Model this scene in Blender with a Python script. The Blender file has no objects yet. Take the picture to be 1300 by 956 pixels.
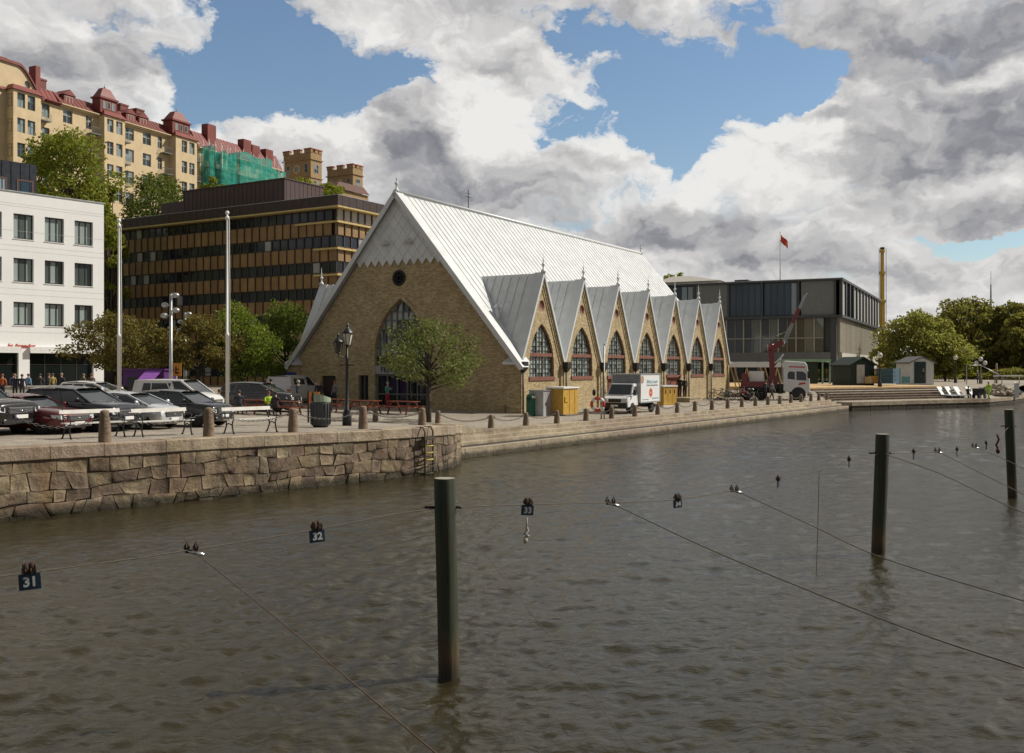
import bpy, bmesh, math, random
import numpy as np
from mathutils import Vector, Matrix
from mathutils.geometry import tessellate_polygon
R = math.radians
rnd = random.Random(11)
rng = np.random.default_rng(5)
scene = bpy.context.scene
col = scene.collection
F, CX, HY, CZ = 1250.0, 650.0, 467.0, 3.75      # focal length in photo pixels, centre, horizon row, eye height over the water

# ------------------------------------------------------------------ terrain heights
def sm(a, b, x):
    t = min(1.0, max(0.0, (x - a) / (b - a)))
    return t * t * (3 - 2 * t)
def lerp_tab(tab, x):
    if x <= tab[0][0]: return tab[0][1]
    for (a, va), (b, vb) in zip(tab, tab[1:]):
        if x <= b: return va + (vb - va) * (x - a) / (b - a)
    return tab[-1][1]
F1 = [(-60, .9), (-37.7, .84), (-25.9, .73), (-19.8, .53), (-14.2, .03), (-10, 0)]
def zg(X, Y):
    t = (X - .45) * .5094 + (Y - 60.2) * .8605
    s = -(X - .45) * .8605 + (Y - 60.2) * .5094
    f1 = lerp_tab(F1, t); f2 = .52 * min(1.3, max(0, s / 18.3))
    z = .95 + (f1 ** 3 + f2 ** 3) ** (1 / 3)
    q = (X - 29.3) * .875 + (Y - 86) * .483
    d2 = (X - 38) * -.483 + (Y - 94.9) * .875
    w = sm(-2.5, .5, q)
    return z * (1 - w) + w * (.72 + 1.0 * sm(.3, 3.2, d2))
def ray(x, Y): return Vector(((x - CX) / F * Y, Y, 0))
def P(x, y, Y): return Vector(((x - CX) / F * Y, Y, CZ - (y - HY) / F * Y))
def G(x, Y):
    p = ray(x, Y); p.z = zg(p.x, p.y); return p
def hit(x, y):
    """ground point seen in row y, column x of the photograph"""
    Y = 12.0
    while Y < 400:
        p = G(x, Y)
        if CZ - (y - HY) / F * Y <= p.z: return p
        Y += .05
    return p

# ------------------------------------------------------------------ materials
def nodes_of(name):
    m = bpy.data.materials.new(name); m.use_nodes = True
    nt = m.node_tree; nt.nodes.clear()
    out = nt.nodes.new('ShaderNodeOutputMaterial')
    return m, nt, out
def N(nt, t, **k):
    n = nt.nodes.new(t)
    for a, v in k.items():
        if a in n.bl_rna.properties: setattr(n, a, v)
        else: n.inputs[a.replace('_', ' ')].default_value = v
    return n
def L(nt, a, b): nt.links.new(a, b)
def rgba(c): return (c[0], c[1], c[2], 1)
def mixc(nt, fac, a, b, mode='MIX'):
    m = nt.nodes.new('ShaderNodeMix'); m.data_type = 'RGBA'; m.blend_type = mode
    for s, v in ((0, fac), (6, a), (7, b)):
        if hasattr(v, 'is_linked'): nt.links.new(v, m.inputs[s])
        else: m.inputs[s].default_value = v if s == 0 else rgba(v)
    return m.outputs[2]
def math_(nt, op, a, b=0.0, c=None):
    m = nt.nodes.new('ShaderNodeMath'); m.operation = op
    for i, v in enumerate((a, b) if c is None else (a, b, c)):
        if hasattr(v, 'is_linked'): nt.links.new(v, m.inputs[i])
        else: m.inputs[i].default_value = v
    return m.outputs[0]
def ramp(nt, fac, stops):
    r = nt.nodes.new('ShaderNodeValToRGB'); nt.links.new(fac, r.inputs[0])
    e = r.color_ramp.elements
    while len(e) < len(stops): e.new(.5)
    for el, (p, c) in zip(e, stops):
        el.position = p; el.color = rgba(c) if hasattr(c, '__len__') else (c, c, c, 1)
    return r.outputs[0]
def noise(nt, vec, scale, detail=4, rough=.55, dist=0):
    n = N(nt, 'ShaderNodeTexNoise'); n.inputs['Scale'].default_value = scale
    n.inputs['Detail'].default_value = detail; n.inputs['Roughness'].default_value = rough; n.inputs['Distortion'].default_value = dist
    if vec is not None: L(nt, vec, n.inputs['Vector'])
    return n.outputs[0]
def mapping(nt, vec, scale=(1, 1, 1), loc=(0, 0, 0), rot=(0, 0, 0)):
    m = N(nt, 'ShaderNodeMapping'); m.inputs['Scale'].default_value = scale; m.inputs['Location'].default_value = loc; m.inputs['Rotation'].default_value = rot
    L(nt, vec, m.inputs['Vector']); return m.outputs[0]
MATS = {}
def pm(name, c, rough=.7, metal=0, var=.15, scale=3.0, island=0.0, bump=0, bscale=None, stain=0, stainc=(.05, .04, .03), coat=0, streak=0, spec=.5):
    """a general weathered surface: noise-varied colour, optional streaks, stains, bump and per-piece variation"""
    if name in MATS: return MATS[name]
    m, nt, out = nodes_of(name)
    b = N(nt, 'ShaderNodeBsdfPrincipled'); L(nt, b.outputs[0], out.inputs[0])
    tc = N(nt, 'ShaderNodeTexCoord'); v = tc.outputs['Object']
    n1 = noise(nt, v, scale, 5)
    c1 = tuple(x * (1 - var) for x in c); c2 = tuple(min(1, x * (1 + var)) for x in c)
    cc = mixc(nt, ramp(nt, n1, [(.3, 0), (.7, 1)]), c1, c2)
    if island:
        g = N(nt, 'ShaderNodeNewGeometry'); hsv = N(nt, 'ShaderNodeHueSaturation'); L(nt, cc, hsv.inputs['Color'])
        L(nt, math_(nt, 'MULTIPLY_ADD', g.outputs['Random Per Island'], 2 * island, 1 - island), hsv.inputs['Value']); cc = hsv.outputs[0]
    if stain:
        n2 = noise(nt, mapping(nt, v, (.6, .6, .25)), 1.3, 6, .65)
        cc = mixc(nt, math_(nt, 'MULTIPLY', ramp(nt, n2, [(.48, 0), (.72, 1)]), stain), cc, stainc)
    if streak:
        n3 = noise(nt, mapping(nt, v, (6, 6, .15)), 1.0, 4)
        cc = mixc(nt, math_(nt, 'MULTIPLY', ramp(nt, n3, [(.45, 0), (.75, 1)]), streak), cc, tuple(x * .4 for x in c))
    L(nt, cc, b.inputs['Base Color'])
    rr = math_(nt, 'MULTIPLY_ADD', n1, .2, max(0, rough - .1)); L(nt, rr, b.inputs['Roughness'])
    b.inputs['Metallic'].default_value = metal; b.inputs['Coat Weight'].default_value = coat; b.inputs['Coat Roughness'].default_value = .04
    b.inputs['Specular IOR Level'].default_value = spec
    if bump:
        bp = N(nt, 'ShaderNodeBump'); bp.inputs['Strength'].default_value = bump; bp.inputs['Distance'].default_value = .03
        L(nt, noise(nt, v, bscale or scale * 6, 5), bp.inputs['Height']); L(nt, bp.outputs[0], b.inputs['Normal'])
    MATS[name] = m; return m
def brick_mat(name, c1, c2, mortar, bw=.27, bh=.085, var=.25, dirt=.5):
    m, nt, out = nodes_of(name)
    b = N(nt, 'ShaderNodeBsdfPrincipled'); L(nt, b.outputs[0], out.inputs[0])
    tc = N(nt, 'ShaderNodeTexCoord'); s = N(nt, 'ShaderNodeSeparateXYZ'); L(nt, tc.outputs['Object'], s.inputs[0])
    cb = N(nt, 'ShaderNodeCombineXYZ'); L(nt, math_(nt, 'ADD', s.outputs[0], s.outputs[1]), cb.inputs[0]); L(nt, s.outputs[2], cb.inputs[1])
    t = N(nt, 'ShaderNodeTexBrick'); L(nt, cb.outputs[0], t.inputs['Vector'])
    t.inputs['Scale'].default_value = 1; t.inputs['Brick Width'].default_value = bw; t.inputs['Row Height'].default_value = bh; t.inputs['Mortar Size'].default_value = .007
    t.inputs['Color1'].default_value = rgba(c1); t.inputs['Color2'].default_value = rgba(c2); t.inputs['Mortar'].default_value = rgba(mortar)
    n1 = noise(nt, tc.outputs['Object'], .9, 6, .65); n2 = noise(nt, mapping(nt, tc.outputs['Object'], (3, 3, 9)), 1.5, 3)
    cc = mixc(nt, math_(nt, 'MULTIPLY', ramp(nt, n1, [(.45, 0), (.75, 1)]), dirt), t.outputs['Color'], tuple(x * .5 for x in c1))
    cc = mixc(nt, var, cc, ramp(nt, n2, [(.3, tuple(x * .6 for x in c1)), (.7, tuple(min(1, x * 1.35) for x in c2))]))
    L(nt, cc, b.inputs['Base Color']); b.inputs['Roughness'].default_value = .9
    bp = N(nt, 'ShaderNodeBump'); bp.inputs['Strength'].default_value = .5; bp.inputs['Distance'].default_value = .01
    L(nt, t.outputs['Fac'], bp.inputs['Height']); bp.invert = True; L(nt, bp.outputs[0], b.inputs['Normal'])
    MATS[name] = m; return m
def glass_mat(name, dark=(.012, .016, .018), light=None, frac=.0, rough=.04, spec=.5, wav=.0):
    """window glass: a dark room behind a shiny pane; a share of panes is paler, for blinds and painted reflections"""
    m, nt, out = nodes_of(name)
    b = N(nt, 'ShaderNodeBsdfPrincipled'); L(nt, b.outputs[0], out.inputs[0])
    g = N(nt, 'ShaderNodeNewGeometry'); oi = N(nt, 'ShaderNodeObjectInfo'); rr = math_(nt, 'FRACT', math_(nt, 'MULTIPLY_ADD', oi.outputs['Random'], 7.31, g.outputs['Random Per Island']))
    cc = mixc(nt, rr, tuple(x * .6 for x in dark), tuple(x * 1.5 for x in dark))
    if light: cc = mixc(nt, math_(nt, 'GREATER_THAN', rr, 1 - frac), cc, light)
    L(nt, cc, b.inputs['Base Color']); b.inputs['Roughness'].default_value = rough; b.inputs['Specular IOR Level'].default_value = spec
    b.inputs['IOR'].default_value = 1.5
    tc = N(nt, 'ShaderNodeTexCoord'); bp = N(nt, 'ShaderNodeBump'); bp.inputs['Strength'].default_value = wav; bp.inputs['Distance'].default_value = .02
    L(nt, noise(nt, tc.outputs['Object'], 1.2, 2), bp.inputs['Height']); L(nt, bp.outputs[0], b.inputs['Normal'])
    MATS[name] = m; return m
def leaf_mat(name, c, hue=.03, tr=.35):
    m, nt, out = nodes_of(name)
    g = N(nt, 'ShaderNodeNewGeometry'); rr = g.outputs['Random Per Island']
    tc = N(nt, 'ShaderNodeTexCoord'); n1 = noise(nt, tc.outputs['Object'], .7, 3)
    h = N(nt, 'ShaderNodeHueSaturation'); h.inputs['Color'].default_value = rgba(c)
    L(nt, math_(nt, 'MULTIPLY_ADD', rr, hue * 2, .5 - hue), h.inputs['Hue'])
    L(nt, math_(nt, 'ADD', math_(nt, 'MULTIPLY_ADD', rr, .7, .35), math_(nt, 'MULTIPLY', n1, .6)), h.inputs['Value'])
    d = N(nt, 'ShaderNodeBsdfDiffuse'); t = N(nt, 'ShaderNodeBsdfTranslucent'); L(nt, h.outputs[0], d.inputs[0])
    h2 = N(nt, 'ShaderNodeHueSaturation', Value=1.3, Saturation=1.1); L(nt, h.outputs[0], h2.inputs['Color']); L(nt, h2.outputs[0], t.inputs[0])
    mx = N(nt, 'ShaderNodeMixShader'); mx.inputs[0].default_value = tr; L(nt, d.outputs[0], mx.inputs[1]); L(nt, t.outputs[0], mx.inputs[2])
    gl = N(nt, 'ShaderNodeBsdfGlossy'); gl.inputs['Roughness'].default_value = .45
    m2 = N(nt, 'ShaderNodeMixShader'); m2.inputs[0].default_value = .01; L(nt, mx.outputs[0], m2.inputs[1]); L(nt, gl.outputs[0], m2.inputs[2])
    L(nt, m2.outputs[0], out.inputs[0]); MATS[name] = m; return m

# ------------------------------------------------------------------ mesh collector
class MB:
    def __init__(s): s.v = []; s.f = []; s.mi = []; s.sm = []; s.M = None; s.cur = 0; s.smooth = False
    def add(s, vs, fs, mi=None, smooth=None):
        o = len(s.v)
        for p in vs:
            p = Vector(p)
            if s.M is not None: p = s.M @ p
            s.v.append(p)
        for f in fs:
            s.f.append([i + o for i in f]); s.mi.append(s.cur if mi is None else mi); s.sm.append(s.smooth if smooth is None else smooth)
        return s
    def box(s, x0, y0, z0, x1, y1, z1, mi=None):
        v = [(x0, y0, z0), (x1, y0, z0), (x1, y1, z0), (x0, y1, z0), (x0, y0, z1), (x1, y0, z1), (x1, y1, z1), (x0, y1, z1)]
        return s.add(v, [(3, 2, 1, 0), (4, 5, 6, 7), (0, 1, 5, 4), (1, 2, 6, 5), (2, 3, 7, 6), (3, 0, 4, 7)], mi, False)
    def cbox(s, cx, cy, z0, sx, sy, sz, rz=0, mi=None):
        c, k = math.cos(rz), math.sin(rz)
        v = []
        for z in (z0, z0 + sz):
            for a, b in ((-1, -1), (1, -1), (1, 1), (-1, 1)):
                x, y = a * sx / 2, b * sy / 2; v.append((cx + x * c - y * k, cy + x * k + y * c, z))
        return s.add(v, [(3, 2, 1, 0), (4, 5, 6, 7), (0, 1, 5, 4), (1, 2, 6, 5), (2, 3, 7, 6), (3, 0, 4, 7)], mi, False)
    def beam(s, a, b, w, h=None, mi=None, up=(0, 0, 1)):
        a, b = Vector(a), Vector(b); h = h or w; d = (b - a).normalized(); u = Vector(up)
        if abs(d.dot(u)) > .95: u = Vector((1, 0, 0))
        x = d.cross(u).normalized(); y = x.cross(d)
        v = [q + x * (i * w / 2) + y * (j * h / 2) for q in (a, b) for i, j in ((-1, -1), (1, -1), (1, 1), (-1, 1))]
        return s.add(v, [(0, 1, 2, 3), (7, 6, 5, 4), (0, 4, 5, 1), (1, 5, 6, 2), (2, 6, 7, 3), (3, 7, 4, 0)], mi, False)
    def tube(s, pts, r, n=8, mi=None, cap=True):
        pts = [Vector(p) for p in pts]; rs = r if hasattr(r, '__len__') else [r] * len(pts)
        vs = []; prev = None
        for i, p in enumerate(pts):
            d = (pts[min(i + 1, len(pts) - 1)] - pts[max(i - 1, 0)])
            d = d.normalized() if d.length > 1e-9 else Vector((0, 0, 1))
            u = prev if prev is not None and abs(prev.dot(d)) < .95 else (Vector((0, 0, 1)) if abs(d.z) < .9 else Vector((1, 0, 0)))
            x = d.cross(u).normalized(); y = x.cross(d).normalized(); prev = y
            for k in range(n):
                a = 2 * math.pi * k / n; vs.append(p + x * (math.cos(a) * rs[i]) + y * (math.sin(a) * rs[i]))
        fs = [(i * n + k, i * n + (k + 1) % n, (i + 1) * n + (k + 1) % n, (i + 1) * n + k) for i in range(len(pts) - 1) for k in range(n)]
        s.add(vs, fs, mi, True)
        if cap:
            s.f.append([len(s.v) - len(vs) + k for k in range(n)][::-1]); s.f.append([len(s.v) - n + k for k in range(n)])
            for _ in (0, 1): s.mi.append(s.cur if mi is None else mi); s.sm.append(False)
        return s
    def lathe(s, prof, c=(0, 0, 0), n=16, mi=None, smooth=True):
        vs = [(c[0] + r * math.cos(2 * math.pi * k / n), c[1] + r * math.sin(2 * math.pi * k / n), c[2] + z) for r, z in prof for k in range(n)]
        fs = [(i * n + k, i * n + (k + 1) % n, (i + 1) * n + (k + 1) % n, (i + 1) * n + k) for i in range(len(prof) - 1) for k in range(n)]
        s.add(vs, fs, mi, smooth); b = len(s.v) - len(vs)
        s.f.append([b + k for k in range(n)][::-1]); s.f.append([b + (len(prof) - 1) * n + k for k in range(n)])
        for _ in (0, 1): s.mi.append(s.cur if mi is None else mi); s.sm.append(False)
        return s
    def ball(s, c, r, sc=(1, 1, 1), n=10, mi=None):
        m = n // 2 + 1
        pr = [(r * math.sin(math.pi * i / m) + 1e-5, -r * math.cos(math.pi * i / m)) for i in range(m + 1)]
        vs = [(c[0] + a * sc[0] * math.cos(2 * math.pi * k / n), c[1] + a * sc[1] * math.sin(2 * math.pi * k / n), c[2] + z * sc[2]) for a, z in pr for k in range(n)]
        fs = [(i * n + k, i * n + (k + 1) % n, (i + 1) * n + (k + 1) % n, (i + 1) * n + k) for i in range(m) for k in range(n)]
        return s.add(vs, fs, mi, True)
    def plate(s, outer, holes=(), o=(0, 0, 0), ux=(1, 0, 0), uz=(0, 0, 1), depth=0, back=True, mi=None):
        """flat polygon with holes in the plane (ux, uz); depth extrudes it along -normal, holes get reveals"""
        o, ux, uz = Vector(o), Vector(ux), Vector(uz); nn = ux.cross(uz)     # faces -nn side ... front normal = ux x uz
        loops = [list(outer)] + [list(h) for h in holes]
        flat = [p for lp in loops for p in lp]
        tri = tessellate_polygon([[Vector((p[0], p[1], 0)) for p in lp] for lp in loops])
        f3 = [o + ux * p[0] + uz * p[1] for p in flat]
        ts = []
        for t in tri:
            a, b, c = (Vector(flat[i]) for i in t)
            cr = (b - a).x * (c - a).y - (b - a).y * (c - a).x
            ts.append(tuple(t) if cr > 0 else tuple(reversed(t)))
        s.add(f3, ts, mi, False)
        if depth:
            bk = [p - nn * depth for p in f3]
            if back: s.add(bk, [tuple(reversed(t)) for t in ts], mi, False)
            base = 0
            for li, lp in enumerate(loops):
                n = len(lp); area = sum(lp[i][0] * lp[(i + 1) % n][1] - lp[(i + 1) % n][0] * lp[i][1] for i in range(n))
                ccw = area > 0
                for i in range(n):
                    j = (i + 1) % n; a, b = base + i, base + j
                    q = [f3[a], f3[b], bk[b], bk[a]]
                    if ccw == (li == 0): q.reverse()
                    s.add(q, [(0, 1, 2, 3)], mi, False)
                base += n
        return s
    def build(s, name, mats, parent=None, loc=None, rotz=0):
        me = bpy.data.meshes.new(name); me.from_pydata([tuple(p) for p in s.v], [], s.f); me.update()
        for m in (mats if isinstance(mats, (list, tuple)) else [mats]): me.materials.append(m)
        me.polygons.foreach_set('material_index', s.mi); me.polygons.foreach_set('use_smooth', s.sm)
        o = bpy.data.objects.new(name, me); col.objects.link(o)
        if parent is not None: o.parent = parent
        if loc is not None: o.location = loc
        if rotz: o.rotation_euler = (0, 0, rotz)
        return o
def tag(o, label=None, cat=None, group=None, kind=None):
    for k, v in (('label', label), ('category', cat), ('group', group), ('kind', kind)):
        if v: o[k] = v
    return o
def thing(name, label, cat, loc=(0, 0, 0), rotz=0, group=None):
    o = bpy.data.objects.new(name, None); col.objects.link(o); o.empty_display_size = .2
    o.location = loc; o.rotation_euler = (0, 0, rotz)
    return tag(o, label, cat, group)
def dup(o, label=None, loc=None, rotz=None, parent=None, scale=None):
    c = o.copy(); col.objects.link(c)
    if parent is not None: c.parent = parent
    if label: c['label'] = label
    if loc is not None: c.location = loc
    if rotz is not None: c.rotation_euler = (0, 0, rotz)
    if scale is not None: c.scale = (scale,) * 3 if not hasattr(scale, '__len__') else scale
    for ch in list(o.children): dup(ch, parent=c)
    return c
def raw_mesh(name, verts, faces4, mat, parent=None, smooth=False):
    me = bpy.data.meshes.new(name); nv, nf = len(verts), len(faces4)
    me.vertices.add(nv); me.vertices.foreach_set('co', np.ascontiguousarray(verts, dtype=np.float32).ravel())
    k = faces4.shape[1]
    me.loops.add(nf * k); me.loops.foreach_set('vertex_index', np.ascontiguousarray(faces4, dtype=np.int32).ravel())
    me.polygons.add(nf); me.polygons.foreach_set('loop_start', np.arange(0, nf * k, k, dtype=np.int32))
    if smooth: me.polygons.foreach_set('use_smooth', np.ones(nf, dtype=bool))
    me.update(calc_edges=True); me.validate()
    me.materials.append(mat)
    o = bpy.data.objects.new(name, me); col.objects.link(o)
    if parent is not None: o.parent = parent
    return o
def circle(cx, cz, r, n=16): return [(cx + r * math.cos(2 * math.pi * k / n), cz + r * math.sin(2 * math.pi * k / n)) for k in range(n)]
def arch(cx, z0, w, zs, za, n=7):
    """pointed arch outline: sill z0, width w, springing zs, apex za"""
    h = w / 2; H = za - zs; rr = (H * H + h * h) / (2 * h)
    pts = [(cx - h, z0), (cx + h, z0)]
    def arc(k):
        a = math.asin(min(1, H / rr)) * k / n
        return rr * math.cos(a) - rr + h, zs + rr * math.sin(a)
    for k in range(n): d, z = arc(k); pts.append((cx + d, z))
    pts.append((cx, za))
    for k in range(n - 1, -1, -1): d, z = arc(k); pts.append((cx - d, z))
    return pts
def arch_half(w, zs, za, z):
    h = w / 2
    if z <= zs: return h
    H = za - zs; rr = (H * H + h * h) / (2 * h)
    return max(0, math.sqrt(max(0, rr * rr - (z - zs) ** 2)) - rr + h)
# ================================================================== materials
M = {}
M['paving'] = None
def paving_mat():
    m, nt, out = nodes_of('paving')
    b = N(nt, 'ShaderNodeBsdfPrincipled'); L(nt, b.outputs[0], out.inputs[0])
    tc = N(nt, 'ShaderNodeTexCoord'); v = tc.outputs['Object']
    vo = N(nt, 'ShaderNodeTexVoronoi'); vo.inputs['Scale'].default_value = 6; L(nt, v, vo.inputs['Vector'])
    ve = N(nt, 'ShaderNodeTexVoronoi'); ve.feature = 'DISTANCE_TO_EDGE'; ve.inputs['Scale'].default_value = 6; L(nt, v, ve.inputs['Vector'])
    sx = N(nt, 'ShaderNodeSeparateXYZ'); L(nt, vo.outputs['Color'], sx.inputs[0]); c = mixc(nt, .5, ramp(nt, noise(nt, v, .25, 6, .6), [(.3, (.25, .215, .17)), (.7, (.40, .35, .285))]), ramp(nt, sx.outputs[0], [(0, (.25, .25, .25)), (1, (.75, .74, .72))]), 'SOFT_LIGHT')
    c = mixc(nt, math_(nt, 'MULTIPLY', ramp(nt, noise(nt, v, 1.1, 5, .7), [(.5, 0), (.75, 1)]), .45), c, (.15, .13, .10))
    c = mixc(nt, ramp(nt, ve.outputs['Distance'], [(0, .5), (.06, 0)]), c, (.13, .11, .085))
    L(nt, c, b.inputs['Base Color']); b.inputs['Roughness'].default_value = .85
    bp = N(nt, 'ShaderNodeBump'); bp.inputs['Strength'].default_value = .5; bp.inputs['Distance'].default_value = .02
    L(nt, ramp(nt, ve.outputs['Distance'], [(0, 0), (.1, 1)]), bp.inputs['Height']); L(nt, bp.outputs[0], b.inputs['Normal'])
    return m
def stone_mat(name, c1, c2, stain=.5, island=.22, wet=True):
    """granite: speckle, per-block colour, rust and soot stains, a wet weedy band just over the waterline"""
    m, nt, out = nodes_of(name)
    b = N(nt, 'ShaderNodeBsdfPrincipled'); L(nt, b.outputs[0], out.inputs[0])
    tc = N(nt, 'ShaderNodeTexCoord'); v = tc.outputs['Object']; g = N(nt, 'ShaderNodeNewGeometry')
    c = mixc(nt, ramp(nt, noise(nt, v, 1.6, 6, .7), [(.3, 0), (.7, 1)]), c1, c2)
    c = mixc(nt, math_(nt, 'MULTIPLY', ramp(nt, noise(nt, mapping(nt, v, (1, 1, .5)), .9, 6, .7), [(.45, 0), (.64, 1)]), stain), c, (.17, .10, .045))
    c = mixc(nt, math_(nt, 'MULTIPLY', ramp(nt, noise(nt, mapping(nt, v, (1.6, 1.6, .35), (7, 3, 1)), 1.1, 6, .7), [(.46, 0), (.66, 1)]), stain), c, (.05, .043, .036))
    c = mixc(nt, .35, c, ramp(nt, noise(nt, v, 45, 2, .8), [(.35, (.05, .045, .04)), (.65, (.6, .55, .5))]), 'SOFT_LIGHT')
    h = N(nt, 'ShaderNodeHueSaturation'); L(nt, c, h.inputs['Color']); L(nt, math_(nt, 'MULTIPLY_ADD', g.outputs['Random Per Island'], 2 * island, 1 - island), h.inputs['Value'])
    L(nt, math_(nt, 'MULTIPLY_ADD', g.outputs['Random Per Island'], .03, .485), h.inputs['Hue']); c = h.outputs[0]
    rough = .85
    if wet:
        s = N(nt, 'ShaderNodeSeparateXYZ'); L(nt, g.outputs['Position'], s.inputs[0])
        zz = math_(nt, 'ADD', s.outputs[2], math_(nt, 'MULTIPLY', noise(nt, v, 2, 4), -.25))
        f = ramp(nt, zz, [(0, 1), (.16, 0)])
        c = mixc(nt, math_(nt, 'MULTIPLY', f, .85), c, (.028, .024, .012))
    L(nt, c, b.inputs['Base Color']); b.inputs['Roughness'].default_value = rough
    bp = N(nt, 'ShaderNodeBump'); bp.inputs['Strength'].default_value = 1.0; bp.inputs['Distance'].default_value = .09
    L(nt, noise(nt, v, 3.5, 9, .72), bp.inputs['Height']); L(nt, bp.outputs[0], b.inputs['Normal'])
    MATS[name] = m; return m
def water_mat():
    m, nt, out = nodes_of('water')
    b = N(nt, 'ShaderNodeBsdfPrincipled'); L(nt, b.outputs[0], out.inputs[0])
    tc = N(nt, 'ShaderNodeTexCoord'); v = tc.outputs['Object']
    c = mixc(nt, ramp(nt, noise(nt, v, .12, 3), [(.35, 0), (.65, 1)]), (.036, .030, .013), (.025, .022, .011))
    L(nt, c, b.inputs['Base Color']); b.inputs['Roughness'].default_value = .08; b.inputs['IOR'].default_value = 1.333
    bp = N(nt, 'ShaderNodeBump'); bp.inputs['Strength'].default_value = .7; bp.inputs['Distance'].default_value = .035
    n1 = math_(nt, 'ADD', noise(nt, mapping(nt, v, (1, 1.8, 1), rot=(0, 0, R(-25))), 3.6, 5, .62, .5), math_(nt, 'MULTIPLY', noise(nt, mapping(nt, v, (1, 1.5, 1), rot=(0, 0, R(15))), 14, 3, .6), .3))
    L(nt, n1, bp.inputs['Height']); L(nt, bp.outputs[0], b.inputs['Normal'])
    return m
M['paving'] = paving_mat()
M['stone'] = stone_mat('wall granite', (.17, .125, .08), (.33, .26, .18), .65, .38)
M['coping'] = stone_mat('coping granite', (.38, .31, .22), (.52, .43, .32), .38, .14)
M['steps'] = stone_mat('step granite', (.36, .30, .22), (.48, .41, .31), .3, .1)
M['granite'] = stone_mat('bollard granite', (.23, .165, .115), (.36, .27, .20), .45, .2, wet=False)
M['water'] = water_mat()
M['black'] = pm('black paint', (.012, .012, .013), .45, var=.3)
M['iron'] = pm('dark iron', (.025, .025, .027), .5, metal=.6, var=.4)
M['steel'] = pm('galvanised steel', (.42, .43, .43), .42, metal=.7, var=.2)
M['white'] = pm('white paint', (.78, .78, .76), .45, var=.06, streak=.15)
M['rubber'] = pm('rubber', (.014, .014, .014), .85, var=.3)
M['chrome'] = pm('bright metal', (.62, .62, .62), .22, metal=1, var=.05)
M['bark'] = pm('bark', (.075, .06, .045), .95, var=.4, scale=6, bump=.5)

# ================================================================== water
def wave(X, Y, rr):
    z = np.zeros_like(X); w = np.random.default_rng(3)
    for i in range(46):
        lam = .14 * 1.058 ** i * w.uniform(.9, 1.1)
        a = R(-70) + w.normal(0, .85); k = 2 * math.pi / lam
        amp = .050 * lam / 6.283 * (1 if lam < .5 else (.5 / lam) ** .9)
        fade = np.clip((lam / (rr * .0037) - 2.4) / 3, 0, 1)
        ph = w.uniform(0, 6.28); warp = .5 * np.sin(X * .21 * w.uniform(.7, 1.3) + ph) + .5 * np.sin(Y * .17 * w.uniform(.7, 1.3) + 2 * ph)
        s = np.sin(k * (X * math.cos(a) + Y * math.sin(a)) + ph + warp * 2.2)
        z += amp * fade * (s + .25 * np.cos(2 * (k * (X * math.cos(a) + Y * math.sin(a)) + ph + warp * 2.2)))
    gust = .75 + .35 * np.sin(X * .11 + .07 * Y + 1) * np.sin(Y * .09 - X * .05) + .15 * np.sin(X * .31 - Y * .2)
    return z * gust
na, nr = 860, 1080
az = np.linspace(R(-41), R(41), na); rr = 3.0 * (175 / 3.0) ** np.linspace(0, 1, nr)
RR, AA = np.meshgrid(rr, az, indexing='ij')
WX, WY = RR * np.sin(AA), RR * np.cos(AA)
WZ = wave(WX, WY, RR)
idx = np.arange(na * nr).reshape(nr, na)
wf = np.stack([idx[:-1, :-1], idx[1:, :-1], idx[1:, 1:], idx[:-1, 1:]], -1).reshape(-1, 4)[:, ::-1]
o = raw_mesh('water', np.stack([WX, WY, WZ], -1).reshape(-1, 3), wf, M['water'], smooth=True); tag(o, 'rippled brown canal water', kind='structure')

mb = MB(); mb.add([(-80, -60, -.13), (400, -60, -.13), (400, 300, -.13), (-80, 300, -.13)], [(0, 1, 2, 3)]); tag(mb.build('outer_water', M['water']), 'canal water beyond the near ripples', kind='structure')
# ================================================================== quay outline
WALL = [(-26.5, 8.6), (-22.5, 13.0), (-12.5, 24.04), (-8.3, 28.6), (-4.36, 33), (-3.05, 34.7), (-2.35, 36.6), (-2.0, 38.6), (-2.1, 40.3), (-2.9, 41.6)]
WTOP = [1.90, 1.86, 1.79, 1.75, 1.68, 1.65, 1.60, 1.53, 1.45, 1.38]
SA, SB = Vector((-2.15, 40.6, 0)), Vector((29.3, 86.0, 0))
qd = (SB - SA).normalized(); qn = Vector((qd.y, -qd.x, 0))       # along the steps, outward to the water
FARQ = [(29.9, 86.7), (38.3, 91.6), (46.7, 96.3), (51.5, 101.6), (56.7, 109), (75, 140), (150, 300)]
# ground sheet: rows inland from the quay line
edge = [(p[0], p[1]) for p in WALL[:8]]
def densify(pl, step):
    o_ = []
    for a, b in zip(pl, pl[1:]):
        n = max(1, int(math.dist(a, b) / step))
        for k in range(n): o_.append((a[0] + (b[0] - a[0]) * k / n, a[1] + (b[1] - a[1]) * k / n))
    return o_ + [pl[-1]]
gl = densify([(p[0] - .3 * .74, p[1] + .3 * .67) for p in WALL[:8]], 1.5)
s0 = SA - qn * 1.16
gl += densify([(s0.x + qd.x * .3, s0.y + qd.y * .3), tuple((SB - qn * 1.16 - qd * .2)[:2])], 1.5) + densify([(29.6, 87.1), (38.1, 92.0), (46.5, 96.75), (51.2, 102), (56.4, 109.3), (74.6, 140.3), (149.5, 300)], 3)
ds = [0, .4, .9, 1.5, 2.2, 3, 4, 5, 6, 7.5, 9, 11, 13, 16, 20, 25, 31, 38, 47, 58, 72, 90, 115, 150, 200, 300, 500, 900]
inl = (-.6, .8)
gv = [(x + inl[0] * d, y + inl[1] * d, zg(x + inl[0] * d, y + inl[1] * d)) for x, y in gl for d in ds]
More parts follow.
